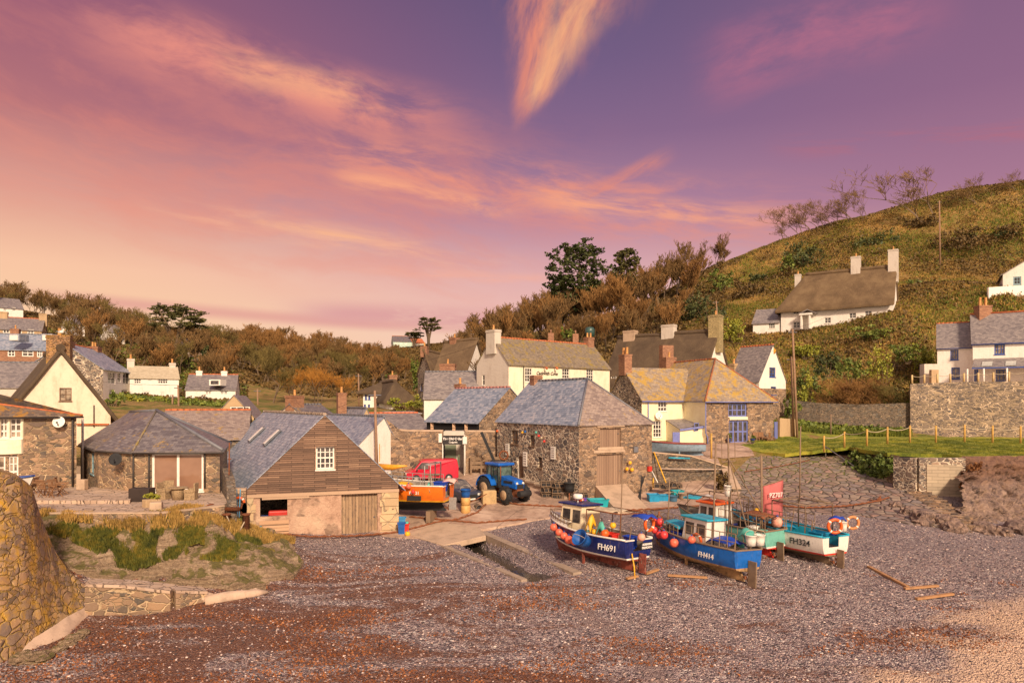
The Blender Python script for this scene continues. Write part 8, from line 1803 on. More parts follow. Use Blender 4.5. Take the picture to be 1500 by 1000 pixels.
def car(name, label, p, rz, col, prof, glassp, wd, wb, R, cat):
    r = empty(name, p, label, cat, None, rz); K = lambda nm, m, mt, par=None, bv=0: m.build(nm, mt, par or r, loc=(0, 0, 0), bevel=bv)
    n = len(prof); m = MB(); w_ = wd / 2
    def yy(z, zb=.95): return w_ * (1 - max(0, z - zb) * .22)
    P = [(x, -yy(z), z) for x, z in prof] + [(x, yy(z), z) for x, z in prof]; m.faces(P, [tuple(range(n)), tuple(reversed(range(n, 2 * n)))] + [(i, i + n, (i + 1) % n + n, (i + 1) % n) for i in range(n)]); b = K('body', m, col, None, .07)
    for g in glassp['side']:
        for sg in (1, -1):
            m = MB(); q = [(x, sg * (yy(z) + .012), z) for x, z in g]; m.poly(q if sg < 0 else q[::-1]); K('window', m, M_glass)
    for (x0, z0, x1, z1) in glassp['end']:
        m = MB(); d = Vector((z1 - z0, 0, -(x1 - x0))).normalized() * .015; d = d if d.z > 0 or abs(d.x) > .8 else -d; d = Vector((abs(d.x) * (1 if x0 > 0 else -1), 0, abs(d.z))); k = .86
        m.poly([Vector((x0, -yy(z0) * k, z0)) + d, Vector((x0, yy(z0) * k, z0)) + d, Vector((x1, yy(z1) * k, z1)) + d, Vector((x1, -yy(z1) * k, z1)) + d]); K('windscreen', m, glass('screen_glass', (.10, .09, .085), .05, 1.2, (.30, .25, .21)) if 'screen_glass' not in MT else MT['screen_glass'])
    for x in wb:
        for sg in (1, -1): wheel(r, (x, sg * (w_ - .1), R), R, .22, 0, M_galv)
    fx = max(x for x, z in prof)
    for sg in (1, -1): m = MB(); m.box((fx - .04, sg * w_ * .72, .72), (.14, .34, .16)); K('headlight', m, M_wwhite, b, .03); m = MB(); m.box((glassp['mir'], sg * (w_ + .1), 1.02), (.1, .2, .14)); K('mirror', m, M_black, b, .03)
    m = MB(); m.box((fx + .01, 0, .62), (.06, wd * .45, .22)); K('grille', m, M_black, b); m = MB(); m.box((fx + .03, 0, .42), (.03, .5, .11)); K('number_plate', m, M_wwhite, b)
    return r
suv = P_('slate_car_paint', (.05, .055, .085), rough=.18, var=.03)
pS = gp(697, 741); car('parked_car', 'dark slate blue car parked nose out behind the orange boat', pS + Vector((-1.6, 2.2, 0)), math.radians(-52), suv, [(-2.1, .3), (2.1, .3), (2.15, .75), (2.0, .93), (1.0, 1.06), (.2, 1.58), (-1.3, 1.62), (-2.0, 1.15), (-2.15, .8)], dict(side=[[(.75, 1.08), (.15, 1.5), (-.45, 1.5), (-.45, 1.06)], [(-.55, 1.06), (-.55, 1.5), (-1.3, 1.5), (-1.75, 1.12)]], end=[(.95, 1.08, .24, 1.56)], mir=.7), 1.8, (1.35, -1.35), .35, 'car')
pV = gp(622, 706, 30); car('parked_van', 'small red van parked by the yard wall behind the orange boat', Vector((Xp(632, 56), 56, G(Xp(632, 56), 56))), math.radians(195), P_('van_red', (.50, .015, .04), rough=.22, var=.03), [(-2.1, .3), (2.1, .3), (2.15, .8), (1.55, 1.05), (.95, 1.72), (.6, 1.84), (-2.0, 1.84), (-2.12, 1.2)], dict(side=[[(1.35, 1.1), (.9, 1.6), (.35, 1.6), (.35, 1.08)]], end=[(1.5, 1.1, 1.0, 1.68)], mir=1.3), 1.75, (1.35, -1.3), .33, 'van')
# ================================================================ yard and patio things
def at(px, py, y0=20, y1=120): return gp(px, py, y0, y1)
def pot_proto(loc, label, group, rz):
    r = empty('lobster_pot', loc, label, 'lobster pot', group, rz); m = MB()
    for x in (-.35, 0, .35): m.tube([(x, math.cos(a) * .26, .04 + math.sin(a) * .36) for a in [PI * i / 8 for i in range(9)]], .022, 5)
    for a in (0, .25, .5, .75, 1): m.bar((-.38, math.cos(a * PI) * .26, .05 + math.sin(a * PI) * .36), (.38, math.cos(a * PI) * .26, .05 + math.sin(a * PI) * .36), .03)
    m.box((0, 0, .03), (.78, .54, .05)); m.build('frame', M_timber, r, loc=(0, 0, 0)); m = MB()
    for i in range(12): x = -.34 + i * .062; m.tube([(x, math.cos(a) * .25, .05 + math.sin(a) * .34) for a in [PI * k / 6 for k in range(7)]], .009, 3)
    m.box((0, 0, .16), (.6, .36, .2)); m.build('netting', M_net, r, loc=(0, 0, 0)); return r
pr = None
for k, (px, py, n, w_) in enumerate(((807, 729, 3, 3), (824, 731, 3, 3), (851, 738, 2, 2))):
    for lv in range(n):
        for i in range(w_):
            b_ = at(px + (i - (w_ - 1) / 2) * 7.5, py); loc = b_ + Vector((random.uniform(-.05, .05), .1 * i, .42 * lv)); lab = 'dark netted lobster pot in the stack against the left wall of the fish cellar'
            if pr is None: pr = pot_proto(loc, lab, 'lobster pots by the fish cellar', .3)
            else: c_ = copy_tree(pr); c_.location = loc; c_.rotation_euler.z = random.uniform(-.2, .7)
for i, (px, py, z) in enumerate(((966, 726, .55), (975, 727, .5), (985, 725, .55), (935, 725, 0), (994, 722, .3), (700, 748, 0), (838, 727, 0))):
    c_ = copy_tree(pr); c_.location = at(px, py) + Vector((0, .3, z)); c_.rotation_euler.z = i; c_['label'] = ['leftmost lobster pot on top of the blue tubs', 'middle lobster pot on top of the blue tubs', 'right lobster pot on top of the blue tubs', 'single lobster pot beside the loading ramp', 'lobster pot behind the pink net heap', 'low broken pot by the concrete block', 'single pot between the stack and the black bucket'][i]; c_['group'] = 'loose lobster pots'
tub(at(876, 744), 1.35, .8, .62, M_tubt, 'large turquoise fish tub left of the loading ramp', .15, fill=M_ropeg)
tub(at(854, 739), .45, .45, .5, P_('purple_plastic', (.14, .06, .42), rough=.5), 'small purple tub beside the turquoise one', .1)
tub(at(957, 736), .8, .7, .6, M_tubb, 'leftmost blue tub under the slip wall', .1, fill=M_rope); tub(at(971, 735), .7, .6, .5, M_tubb, 'middle blue tub under the slip wall', .05, fill=M_net); tub(at(992, 729), .8, .6, .55, M_tubt, 'turquoise tub behind the pink net at the slip wall', .2, fill=P_('pink_net', (.6, .38, .3), rough=.9))
bucket(at(986, 736), .34, .5, P_('bucket_steel_blue', (.06, .16, .26), rough=.5), 'round steel blue tub in front of the net heap'); bucket(at(1001, 733), .36, .55, M_concg, 'round grey tub at the right end of the tubs'); bucket(at(834, 735) + Vector((0, 0, .75)), .42, .65, M_black, 'black bucket standing on a post by the pots', 'tub'); m = MB(); p = at(834, 741); m.tube([p, p + Vector((0, 0, .9))], .05); tag(m.build('iron_post', M_rust), 'short rusty post under the black bucket', 'post')
m = MB(); p = at(682, 752); m.lathe([(.30, .0), (.34, .03), (.34, .55), (.3, .58)], (p.x, p.y, p.z), 8); m.lathe([(.29, .0), (.33, .03), (.33, .5), (.3, .52)], (p.x, p.y, p.z + .6), 8); tag(m.build('barrel', P_('ochre_drum', (.62, .36, .12), rough=.6, dirt=.4)), 'pair of stacked ochre drums in front of the dark car', 'barrel'); bucket(p + Vector((0, 0, 1.12)), .36, .55, M_bblue, 'blue tub on top of the ochre drums', 'tub')
p = at(716, 738); m = MB(); m.box((p.x, p.y, p.z + .5), (1.0, .8, 1.0), .2); tag(m.build('concrete_block', P_('block_concrete', (.50, .34, .17), rough=.9, dirt=.4, bmp=.3), None, bevel=.06), 'tall tan concrete block beside the tractor', 'block')
m = MB(); m.tube([p + Vector((.1, -.3, .9)), p + Vector((-1.6, -1.1, .1))], .035, 5); tag(m.build('rusty_bar', M_rust), 'rusty bar leaning on the concrete block', 'bar')
for i, (px, py, h, mt, l_) in enumerate(((588, 784, .55, M_bblue, 'blue crate at the right corner of the boathouse'), (589, 774, .5, P_('sky_crate', (.05, .28, .55), rough=.5), 'pale blue crate stacked behind the blue one'), (594, 780, .35, M_red, 'red crate with nets by the boathouse corner'))): tub(at(px, py), .42, .4, h + .2, mt, l_, .2, 'crate')
buoy(at(597, 787) + Vector((0, 0, .2)), .17, M_yel, 'small yellow float at the boathouse corner', None); buoy(at(596, 778) + Vector((0, 0, .5)), .13, M_ropeg, 'green float at the boathouse corner', None)
# timber pen, railings, crane arm, pallets by the porch
pe = empty('timber_pen', at(716, 694), 'weathered timber pen of boards in front of the yard wall', 'pen'); m = MB(); p = at(690, 697); q = at(733, 696)
for k in range(3): m.bar(p + Vector((0, 0, .75 + .35 * k)), q + Vector((0, 0, .75 + .35 * k)), .06, .26)
m.build('board', M_timber, pe); m = MB()
for t in (0, .35, .7, 1): e_ = p.lerp(q, t); m.bar(e_, e_ + Vector((0, .1, 1.75)), .14)
m.build('post', M_timber, pe)
o = empty('crane', at(727, 706), 'small black hand crane with raised arm behind the tractor', 'crane'); m = MB(); p = at(729, 704); m.box(p + Vector((0, 0, 1.2)), (1.2, .9, .9)); m.build('base', M_black, o); m = MB(); m.bar(p + Vector((-.2, 0, 1.4)), p + Vector((-1.35, 0, 4.0)), .16, .22); m.build('arm', M_black, o); m = MB(); m.torus(p + Vector((.5, -.2, 2.1)), .35, .08, RX, 16, 6); m.build('pulley', M_rust, o)
m = MB()
for i in range(5): m.bar(Vector((Xp(561 + i * 17, 55.5), 55.2, 1.35)), Vector((Xp(577 + i * 17, 55.5), 55.2, 1.35)), .4, .1); m.bar(Vector((Xp(563 + i * 17, 55.5), 55.2, .6)), Vector((Xp(563 + i * 17, 55.5), 55.2, 1.3)), .3)
tag(m.build('timber_ledge', M_timber), 'long timber ledge along the foot of the yard wall', 'ledge')
# notices on the fish cellar, floats, lamp, meter box
SA, SB = Vector(W2(728, 58.6)), Vector(W2(848, 49.2))
for i, (px, py, h) in enumerate(((744, 658, .95), (770, 672, 1.15), (811, 663, .95))):
    p = onwall(SA, SB, px, py, .06); ang = math.atan2((SB - SA).y, (SB - SA).x); m = MB(); m.box(p, (.55, .05, h), ang); o = tag(m.build('notice_board', M_wwhite, None, loc=p), ['narrow white notice left of the cellar door', 'tall white notice right of the cellar door', 'white notice on the cellar wall near the corner'][i], 'notice')
    m = MB()
    for k in range(5): m.box(p + Vector((math.sin(ang) * .035, -math.cos(ang) * .035, h * (.36 - .17 * k))), (.38 - .05 * (k % 2), .01, .035), ang)
    m.build('printed_lines', M_ink, o)
for i, (px, py) in enumerate(((730, 631), (767, 633), (787, 633), (791, 638), (795, 641), (799, 646), (771, 632))): p = onwall(SA, SB, px, py, .12); buoy(p, .1, [M_org, M_yel, M_ropeg, M_red, M_rope, M_red, M_bblue][i], ['tiny orange float under the left eaves corner', 'tiny yellow float under the cellar eaves', 'tiny green float under the cellar eaves', 'upper red float hanging on the cellar wall', 'pale float hanging on the cellar wall', 'lowest red float hanging on the cellar wall', 'tiny blue float under the cellar eaves'][i], 'small floats strung under the cellar eaves')
p = onwall(A0, B0, 937, 684, .12) if False else None
CA, CB = Vector(W2(848, 49.2)), Vector(W2(955, 52.4)); p = onwall(CA, CB, 950, 686, .12); m = MB(); m.box(p, (.32, .2, .36), .5); tag(m.build('meter_box', M_red), 'small red box on the right end of the fish cellar wall', 'box')
p = onwall(CA, CB, 931, 658, .05); m = MB(); m.box(p, (.42, .04, .42), .5); tag(m.build('wall_plaque', M_lead), 'dark plaque beside the upper hatch', 'plaque')
for i, (px, z) in enumerate(((919, 677), (915, 686), (922, 687))): buoy(onwall(CA, CB, px, z, .3), .15, M_yel, ['upper yellow float by the cellar doors', 'lower left yellow float by the cellar doors', 'lower right yellow float by the cellar doors'][i], 'yellow floats by the doors')
# poles leaning, oars on the slip wall
for i, (x0, y0, x1, y1, Y, mt, l_, r_) in enumerate(((955, 690, 978, 735, 53.6, M_wwhite, 'white pole leaning on the slip wall', .05), (958, 662, 986, 733, 53.9, M_yel, 'long yellow pole leaning on the slip wall', .05), (956, 735, 957, 700, 53.5, M_yel, 'short upright yellow post in front of the slip wall', .05))):
    m = MB(); m.tube([PT(x0, y0, Y + .3), PT(x1, y1, Y - .7)], r_, 6); tag(m.build('pole', mt), l_, 'pole')
WA, WB = Vector(W2(952, 54.2)), Vector(W2(1062, 56.1))
m = MB(); m.tube([onwall(WA, WB, 966, 686, .12), onwall(WA, WB, 1055, 687, .12)], .05, 6); tag(m.build('oar', P_('banded_pole', (.55, .42, .34), rough=.7)), 'long horizontal pole hung on the slip wall', 'pole'); m = MB(); m.tube([onwall(WA, WB, 978, 670, .12), onwall(WA, WB, 1009, 671, .12)], .07, 6); tag(m.build('plank', cyan), 'short pale blue plank on the slip wall', 'plank')
m = MB(); p = at(946, 735); 
for i in range(3): m.tube([p + Vector((-.4 - i * .1, 0, .1 * i)), p + Vector((-.3 + i * .12, .1, 1.9))], .04, 5)
tag(m.build('anchor_stack', M_black), 'dark anchor shanks leaning near the loading ramp', 'anchors')
# chains and anchor
def chain(pts, label, r=.05, dz=.15, y0=20):
    P = [at(*q) for q in pts]; Q_ = []
    for a, b in zip(P, P[1:]):
        n = max(2, int((b - a).length / .25))
        for i in range(n): q = a.lerp(b, i / n); Q_.append(Vector((q.x + random.uniform(-.03, .03), q.y + random.uniform(-.03, .03), G(q.x, q.y) + dz + (.04 if i % 2 else 0))))
    m = MB(); m.tube(Q_, [r * (1.0 + .5 * (i % 2)) for i in range(len(Q_))], 5); return tag(m.build('mooring_chain', M_rust), label, 'chain')
chain([(415, 786), (455, 790), (520, 789), (583, 783), (640, 768), (672, 764), (700, 753), (712, 741), (722, 737)], 'rusty mooring chain from the boathouse doors up to the concrete block'); chain([(600, 760), (650, 765), (700, 769), (740, 766), (778, 764)], 'rusty chain lying across the concrete yard'); chain([(722, 737), (760, 742), (840, 746), (900, 752), (960, 749), (1050, 742), (1075, 740)], 'long rusty chain along the front edge of the yard'); chain([(1130, 743), (1180, 747), (1240, 744), (1290, 736), (1305, 731)], 'rusty chain curving over the cobbled slipway'); chain([(1090, 694), (1140, 686), (1190, 676)], 'thin chain near the top of the cobbled slipway', .03)
m = MB(); p = at(1283, 735); m.tube([p, p + Vector((.5, .3, .35))], .06); m.tube([p + Vector((-.3, .2, .1)), p, p + Vector((.2, -.3, .3))], .07); tag(m.build('anchor', M_rust), 'rusty anchor lying on the cobbles at the end of the chain', 'anchor')
# driftwood
for i, (x0, y0, x1, y1) in enumerate(((978, 844, 1036, 848), (946, 842, 964, 836), (1272, 832, 1330, 862), (1325, 864, 1374, 860), (1342, 880, 1396, 872), (918, 850, 934, 845))):
    m = MB(); a, b = at(x0, y0), at(x1, y1); m.bar(a + Vector((0, 0, .07)), b + Vector((0, 0, .06)), .16, .09); tag(m.build('timber_skid', P_('fresh_driftwood', (.42, .22, .10), rough=.8)), ['wooden skid lying in front of the bright blue boat', 'short orange board between the two blue boats', 'long pole lying right of the white boat', 'plank at the end of the long pole on the shingle', 'thin plank lying farthest right on the shingle', 'small chip of board by the dark blue boat'][i], 'plank')
# rope fences
def fence(name, label, P, h, rp=.05, mat=None, rope=None, group=None):
    r = empty(name, P[0], label, 'rope fence'); 
    for p in P: m = MB(); m.tube([p, p + Vector((0, 0, h))], rp, 6); m.build('post', mat, r)
    m = MB()
    for a, b in zip(P, P[1:]): m.tube([a.lerp(b, t) + Vector((0, 0, h * .9 - .9 * h * .16 * (1 - (2 * t - 1) ** 2))) for t in [i / 8 for i in range(9)]], .03, 5)
    m.build('rope', rope or M_rope, r); return r
M_post = P_('golden_post', (.56, .33, .08), rough=.8); FP = []
for px, py in ((1207, 662), (1237, 656), (1270, 653), (1300, 650), (1333, 648), (1371, 648), (1413, 647), (1454, 648), (1495, 649)):
    Y = 62 + (px - 1207) * .0; Y = 60 if px < 1240 else 58; x = Xp(px, Y); FP.append(Vector((x, Y, Zp(py, Y))))
fence('rope_fence', 'line of golden posts and slack rope along the lawn above the shore', FP, 1.45, .08, M_post); fence('rope_fence', 'short posts with rope along the top of the tall retaining wall', [Vector((*W2(px, 82.5 - (px - 1333) * .0273), Zp(563, 82.5) + (px - 1335) * .0015)) for px in (1336, 1354, 1373, 1392, 1412, 1433, 1455, 1478, 1502)], 1.15, .11, P_('pale_post', (.60, .42, .2), rough=.8))
m = MB(); p = at(1217, 634); m.tube([PT(1217, 636, 70), PT(1217, 606, 70)], .07); tag(m.build('wooden_post', M_timber), 'single thin wooden post on the slope behind the rope fence', 'post')
# telegraph poles and wires
def tpole(x0, y0, x1, y1, Y, label, r=.14):
    a, b = PT(x0, y0, Y), PT(x1, y1, Y); a.z = min(a.z, G(a.x, a.y) - .2) if abs(a.z - G(a.x, a.y)) < 6 else a.z; o = empty('telegraph_pole', a, label, 'telegraph pole'); m = MB(); m.tube([a, b], r, 8, r1=r * .7); m.build('pole', P_('pole_wood', (.30, .18, .11), rough=.9), o); m = MB(); m.tube([b - Vector((.5, 0, .35)), b + Vector((.5, 0, -.35))], .05, 4); m.build('cross_arm', M_lead, o); return b
t1 = tpole(1168, 632, 1161, 482, 76, 'tall reddish telegraph pole beside the yellow cottage', .15); tpole(1163, 632, 1159, 522, 76.6, 'shorter grey pole standing right behind the tall one'); t2 = tpole(553, 690, 549, 572, 53, 'slim grey pole in front of the slate roofed house', .13); t3 = tpole(262, 612, 261, 564, 84, 'telegraph pole behind the left roofs'); t4 = tpole(378, 604, 377, 569, 96, 'distant telegraph pole in the valley'); t5 = tpole(526, 600, 525, 547, 100, 'telegraph pole left of the thatched cottages'); t6 = tpole(1054, 478, 1049, 440, 125, 'thin leaning pole above the thatched row'); t7 = tpole(1377, 376, 1376, 294, 150, 'tall lone telegraph pole on the right hill', .2); tpole(252, 606, 253, 578, 86, 'short pole beside the left telegraph pole')
def wire(a, b, sag, label):
    m = MB(); m.tube([a.lerp(b, i / 16) - Vector((0, 0, sag * (1 - (2 * i / 16 - 1) ** 2))) for i in range(17)], .018, 3); tag(m.build('overhead_wire', M_pipe), label, 'wire')
wire(t3, t5, 1.2, 'wire between the left pole and the valley pole'); wire(PT(-60, 525, 84), t3, .8, 'wire crossing the left roofs'); wire(t5, PT(720, 497, 84), .6, 'wire running up to the pub chimney'); wire(t1, PT(1130, 515, 84), .3, 'wire from the tall pole to the blue trimmed cottage'); wire(t2, PT(380, 612, 80), 1.0, 'wire from the slim grey pole to the left'); wire(t1, PT(1240, 447, 116), .4, 'wire from the tall pole up to the hill cottage')
# satellite dishes, round dish, lifebuoy, flag pole
def dish(p, R, mat, label, n=Vector((.2, -1, .25))):
    q = n.to_track_quat('Z', 'Y').to_matrix(); o = empty('satellite_dish', p, label, 'satellite dish'); m = MB(); m.lathe([(.02, 0), (R * .5, R * .06), (R * .85, R * .18), (R, R * .27), (R * .98, R * .29), (R * .5, R * .1), (.02, .04)], p, 20, q); m.build('reflector', mat, o); m = MB(); m.tube([p + q @ Vector((0, -R * .8, R * .1)), p + q @ Vector((0, -R * .3, R * .9))], .02, 4); m.box(p + q @ Vector((0, -R * .25, R * .9)), (.08, .08, .1)); m.tube([p, p + Vector((0, .3, -.1))], .03, 4); m.build('feed_arm', M_black, o)
dish(onwall(A1, B1, 86, 618, .3), .34, M_wwhite, 'white satellite dish on the left stone cottage'); dish(onwall(A2, B2, 173 + 24, 672, .35) + Vector((-.9, 0, 0)), .36, M_black, 'dark grey satellite dish under the eaves of the hipped house'); dish(onwall(A4, B4, 963, 609, .25), .42, M_hweb, 'pale satellite dish on the yellow cottage'); 
m = MB(); m.lathe([(.02, 0), (.4, .03), (.45, .08), (.02, .1)], PT(1131, 514, 86.2), 18, RX); o = tag(m.build('round_dish', P_('orange_dish', (.75, .36, .05), rough=.5)), 'orange round dish on the gable of the blue trimmed cottage', 'dish')
ring(PT(350, 736, 39.4), .30, vert(0), 'orange lifebuoy hanging on the coursed wall between patio and boathouse'); m = MB(); m.tube([PT(347, 716, 39.5), PT(348, 760, 39.2)], .02, 4); m.tube([PT(352, 716, 39.4), PT(350, 768, 39.2)], .035, 5); tag(m.build('hanging_rope', P_('blue_rope', (.12, .35, .55), rough=.8)), 'blue and white ropes hanging over the lifebuoy', 'rope')
m = MB(); m.tube([PT(335, 752, 38.6), PT(336, 648, 38.6)], .035, 6); m.tube([PT(334, 672, 38.6), PT(339, 672, 38.6)], .03, 4); tag(m.build('flag_pole', M_rust), 'thin rusty mast standing before the boathouse roof', 'mast')
# old winch on the rock
wn_ = empty('winch', at(342, 782) + Vector((0, 0, .3)), 'rusty old hand winch on posts on the rock beside the boathouse', 'winch'); p = Vector(wn_.location) + Vector((0, 0, .1)); m = MB()
for dx_ in (-.35, .65): m = MB(); m.lathe([(.18, -.3), (.18, .55), (.22, .55), (.22, .62)], p + Vector((dx_, 0, 0)), 12); m.build('bollard', M_rust, wn_); m = MB(); m.tube([p + Vector((-1.3, .3, .8)), p + Vector((.4, .3, .8))], .11, 8); m.lathe([(.34, -.05), (.34, .05)], p + Vector((.4, .3, .8)), 14, Matrix.Rotation(PI / 2, 3, 'Y')); m.build('drum', M_rust, wn_); m = MB(); m.torus(p + Vector((-1.3, .25, .5)), .55, .05, Matrix.Rotation(1.2, 3, 'Z') @ RX, 20, 6)
for k in range(6): a = k * PI / 3; m.tube([p + Vector((-1.3, .25, .5)), p + Vector((-1.3 + math.cos(a) * .2, .25 + math.cos(a) * .5, .5 + math.sin(a) * .5))], .03, 4)
m.build('flywheel', M_rust, wn_); m = MB(); m.tube([p + Vector(q) for q in ((-.35, -.1, .6), (-.1, -.3, .3), (.1, -.5, -.1), (-.4, -.8, -.2), (-.7, -.9, -.45), (-.8, -1.1, -.8))], .03, 5); m.tube([p + Vector(q) for q in ((.65, -.1, .3), (.5, -.5, -.2), (.2, -.7, -.3), (.3, -.9, -.8))], .03, 5); tag(m.build('white_rope', M_rope), 'pale rope trailing from the old winch over the rock', 'rope')
sc_ = empty('sea_cabbage', PT(322, 765, 36.2), 'leafy grey green plant on woody stems growing over the winch', 'plant'); rs_ = random.Random(2); bl = []; m = MB()
for k in range(9): q = PT(306 + k * 5.2 + rs_.uniform(-3, 3), 750 + rs_.uniform(-3, 14) + abs(k - 5) * 1.5, 36.2); bl.append((q.x, q.y, q.z, .24, .24, .18, 90)); m.tube([PT(322, 775, 36.2), q], .03, 4)
leaves('foliage', bl, .10, leafmat('cabbage_leaf', (.10, .13, .03), (.20, .24, .05), (.32, .34, .08)), 3, sc_); m.build('stem', M_rust, sc_)
m = MB(); p = at(376, 787); m.tube([p + Vector((-.5, 0, 0)), p + Vector((-.1, .1, .6))], .045, 5); m.tube([p + Vector((-.2, 0, 0)), p + Vector((.2, .1, .6))], .045, 5); tag(m.build('blue_handles', cyan), 'two short light blue handles leaning by the boathouse boards', 'handles')
# patio furniture
M_teak = P_('teak', (.26, .13, .06), rough=.7); M_wick = P_('wicker', (.36, .25, .14), rough=.9, var=.25, sc=16, bmp=.6)
def slatchair(px, Y, rz, label, z=1.98):
    r = empty('garden_chair', (Xp(px, Y), Y, z), label, 'garden chair', 'wooden garden chairs on the patio', rz); m = MB()
    for i in range(6): m.box((0, -.2 + i * .08, .43), (.46, .06, .02))
    m.build('seat', M_teak, r, loc=(0, 0, 0)); m = MB()
    for i in range(6): m.bar((-.2 + i * .08, .24, .5), (-.2 + i * .08, .36, .95), .04, .02)
    m.bar((-.25, .36, .95), (.25, .36, .95), .05); m.bar((-.25, .24, .5), (.25, .24, .5), .05); m.build('backrest', M_teak, r, loc=(0, 0, 0))
    for sx in (-.23, .23): m = MB(); m.bar((sx, -.22, 0), (sx, .22, .43), .04); m.bar((sx, .24, 0), (sx, -.2, .62), .04); m.bar((sx, -.25, .64), (sx, .28, .66), .05); m.build('leg', M_teak, r, loc=(0, 0, 0))
slatchair(66, 37.2, 3.0, 'slatted wooden chair facing away at the patio table'); slatchair(82, 37.0, 1.2, 'folding wooden chair seen from the side'); slatchair(92, 38.2, 1.9, 'wooden chair behind the folding one'); slatchair(44, 38.2, -1.6, 'wooden chair left of the patio table')
r = empty('garden_table', (Xp(54, 38), 38, 1.98), 'slatted wooden table on the left patio', 'table'); m = MB()
for i in range(7): m.box((0, -.36 + i * .12, .73), (1.5, .1, .03))
m.build('table_top', M_teak, r, loc=(0, 0, 0))
for sx in (-.65, .65):
    for sy in (-.32, .32): m = MB(); m.bar((sx, sy, 0), (sx, sy, .71), .06); m.build('leg', M_teak, r, loc=(0, 0, 0))
def wick(px, Y, rz, label, z=1.8):
    r = empty('wicker_chair', (Xp(px, Y), Y, z), label, 'wicker chair', 'wicker chairs outside the picture window', rz); m = MB(); m.box((0, 0, .22), (.56, .56, .44)); m.build('seat', M_wick, r, loc=(0, 0, 0), bevel=.03); m = MB(); m.box((0, .26, .68), (.56, .09, .5)); m.build('backrest', M_wick, r, loc=(0, 0, 0), bevel=.03)
    for sx in (-.27, .27): m = MB(); m.box((sx, -.03, .52), (.08, .5, .18)); m.build('armrest', M_wick, r, loc=(0, 0, 0), bevel=.02)
wick(240, 37.6, 1.4, 'wicker chair left of the round wicker table'); wick(280, 37.4, -1.5, 'wicker chair right of the round wicker table'); wick(248, 38.4, .6, 'wicker chair behind the round wicker table'); r = empty('wicker_table', (Xp(261, 37.4), 37.4, 1.8), 'round wicker table on the right part of the patio', 'table'); m = MB(); m.lathe([(.3, 0), (.34, .5), (.34, .64)], (0, 0, 0), 16); m.build('pedestal', M_wick, r, loc=(0, 0, 0)); m = MB(); m.lathe([(.5, .64), (.52, .66), (.5, .69)], (0, 0, 0), 20); m.build('table_top', M_wick, r, loc=(0, 0, 0))
m = MB(); m.box((Xp(208, 36.8), 36.8, 2.15), (1.1, .7, .75)); tag(m.build('storage_box', P_('dark_box', (.035, .022, .018), rough=.6), None, bevel=.03), 'dark brown storage box at the corner of the hipped house', 'box')
r = empty('planter', (Xp(222, 34.8), 34.8, 1.8), 'yellowish trough planter with grass at the patio edge', 'planter'); m = MB(); m.box((0, 0, .2), (.75, .45, .42), .9); m.build('trough', M_tan_r, r, loc=(0, 0, 0), bevel=.03); leaves('plant', [(r.location.x, r.location.y, 2.35, .35, .25, .16, 260)], .07, M_leafy, 8, r)
m = MB(); m.box((Xp(229, 33.9), 33.9, 1.95), (.55, .45, .5), .3); tag(m.build('stone_block', M_conc, None, bevel=.04), 'pale square block at the corner of the patio edge', 'block'); m = MB(); m.box((Xp(122, 40.4), 40.3, 2.3), (.5, .4, .6)); tag(m.build('stone_trough', M_conc, None, bevel=.04), 'pale trough at the foot of the soil pipe', 'trough')
m = MB(); m.box((Xp(68, 40.8), 40.9, 2.4), (1.5, .12, .5)); m.box((Xp(68, 40.8), 40.6, 2.3), (1.5, .45, .06)); m.box((Xp(55, 40.8), 40.6, 2.1), (.08, .4, .35)); m.box((Xp(81, 40.8), 40.6, 2.1), (.08, .4, .35)); tag(m.build('garden_bench', M_timber), 'grey wooden bench against the left stone cottage', 'bench')
# by the yellow cottage
for i, (px, Y) in enumerate(((1108, 71.6), (1117, 71.9), (1124, 71.2), (1131, 71.7))):
    r = empty('bench_seat', (Xp(px, Y), Y, G(Xp(px, Y), Y) + .1), ['leftmost dark wooden seat by the stone end of the yellow cottage', 'second dark wooden seat outside the yellow cottage', 'dark wooden table outside the yellow cottage', 'last dark wooden seat near the blue gate'][i], 'garden seat', None, .3 * i); m = MB(); m.box((0, 0, .42), (.6, .55, .06)); m.build('seat', M_teak, r, loc=(0, 0, 0)); m = MB()
    for sx in (-.25, .25):
        for sy in (-.22, .22): m.bar((sx, sy, 0), (sx, sy, .4), .06)
    m.build('leg_frame', M_teak, r, loc=(0, 0, 0))
    if i != 2: m = MB(); m.box((0, .26, .72), (.6, .05, .5)); m.build('backrest', M_teak, r, loc=(0, 0, 0))
for i, px in enumerate((1066, 1101)): p = Vector((Xp(px, 70.9), 70.6, G(Xp(px, 71), 70.6) + .1)); r = empty('plant_pot', p, ['blue plant pot left of the lavender doors', 'blue plant pot right of the lavender doors'][i], 'plant pot'); m = MB(); m.lathe([(.15, 0), (.25, .4), (.27, .42)], p, 12); m.build('pot', M_wblue, r); leaves('plant', [(p.x, p.y, p.z + .6, .25, .25, .25, 120)], .1, M_leafg, i, r)
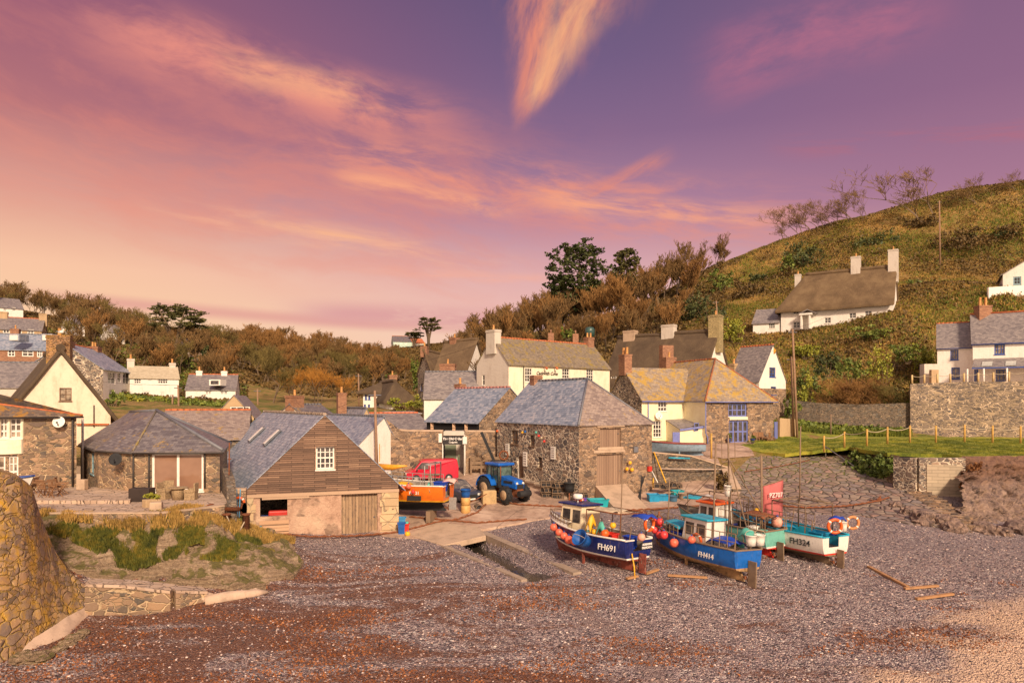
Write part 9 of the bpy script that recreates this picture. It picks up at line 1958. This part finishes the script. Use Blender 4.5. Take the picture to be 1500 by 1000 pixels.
m = MB(); p = PT(1042, 652, 62); m.tube([(p.x, p.y, G(p.x, p.y)), p + Vector((0, 0, 1.1))], .09); tag(m.build('wooden_post', M_post), 'short golden post on the path above the slipway', 'post')
# concrete pillar and cabinet by the terrace house, far extras
m = MB(); m.box((Xp(1362, 88), 88, 9.6), (2.0, 1.0, 5.0)); tag(m.build('garden_wall', M_grey_r), 'tall grey rendered wall end left of the white terrace house', 'wall'); m = MB(); m.box((Xp(1368, 86.5), 86.5, 10.2), (.9, .5, 2.2)); tag(m.build('cabinet', M_tan_r), 'grey cabinet beside the white terrace house', 'cabinet')
p = PT(864, 484, 112); m = MB(); m.lathe([(.8, -1), (.8, .2), (.6, .5), (.15, .6)], p, 16); tag(m.build('water_tank', P_('green_tank', (.04, .09, .08), rough=.4)), 'dark green tank among the trees above the pub', 'tank')
for i, (px, py, Y) in enumerate(((843, 490, 96), (807, 489, 96))): m = MB(); p = PT(px, py, Y); m.box(p - Vector((0, 0, 1.2)), (.8, .7, 2.6)); m.lathe([(.12, .1), (.1, .6)], p, 8); tag(m.build('chimney_stack', M_brick), ['brick chimney stack peeping over the pub roof right of centre', 'small chimney stack peeping over the pub roof middle'][i], 'chimney')
p = PT(976, 519, 84); m = MB(); m.box(p + Vector((0, 0, -.5)), (1.5, .9, 3.2), .3); o = tag(m.build('chimney_stack', M_brick), 'squat brick stack between the yellow cottage roofs', 'chimney')
gl_ = empty('herring_gull', PT(89, 491, 57.0), 'white gull standing on the chimney of the thatched cottage', 'bird'); p = Vector(gl_.location); m = MB(); m.ball(p + Vector((0, 0, .28)), .16, 10, (1.7, .8, .8)); m.ball(p + Vector((.24, 0, .46)), .08, 8); m.tube([p + Vector((.15, 0, .32)), p + Vector((.24, 0, .45))], .06, 6); m.build('body', M_wwhite, gl_); m = MB(); m.box(p + Vector((-.15, 0, .32)), (.35, .24, .06)); m.build('wing', M_lead, gl_); m = MB(); m.tube([p + Vector((0, .04, 0)), p + Vector((0, .04, .2))], .012, 4); m.tube([p + Vector((0, -.04, 0)), p + Vector((0, -.04, .2))], .012, 4); m.box(p + Vector((.36, 0, .45)), (.1, .03, .03)); m.build('leg', M_yel, gl_)
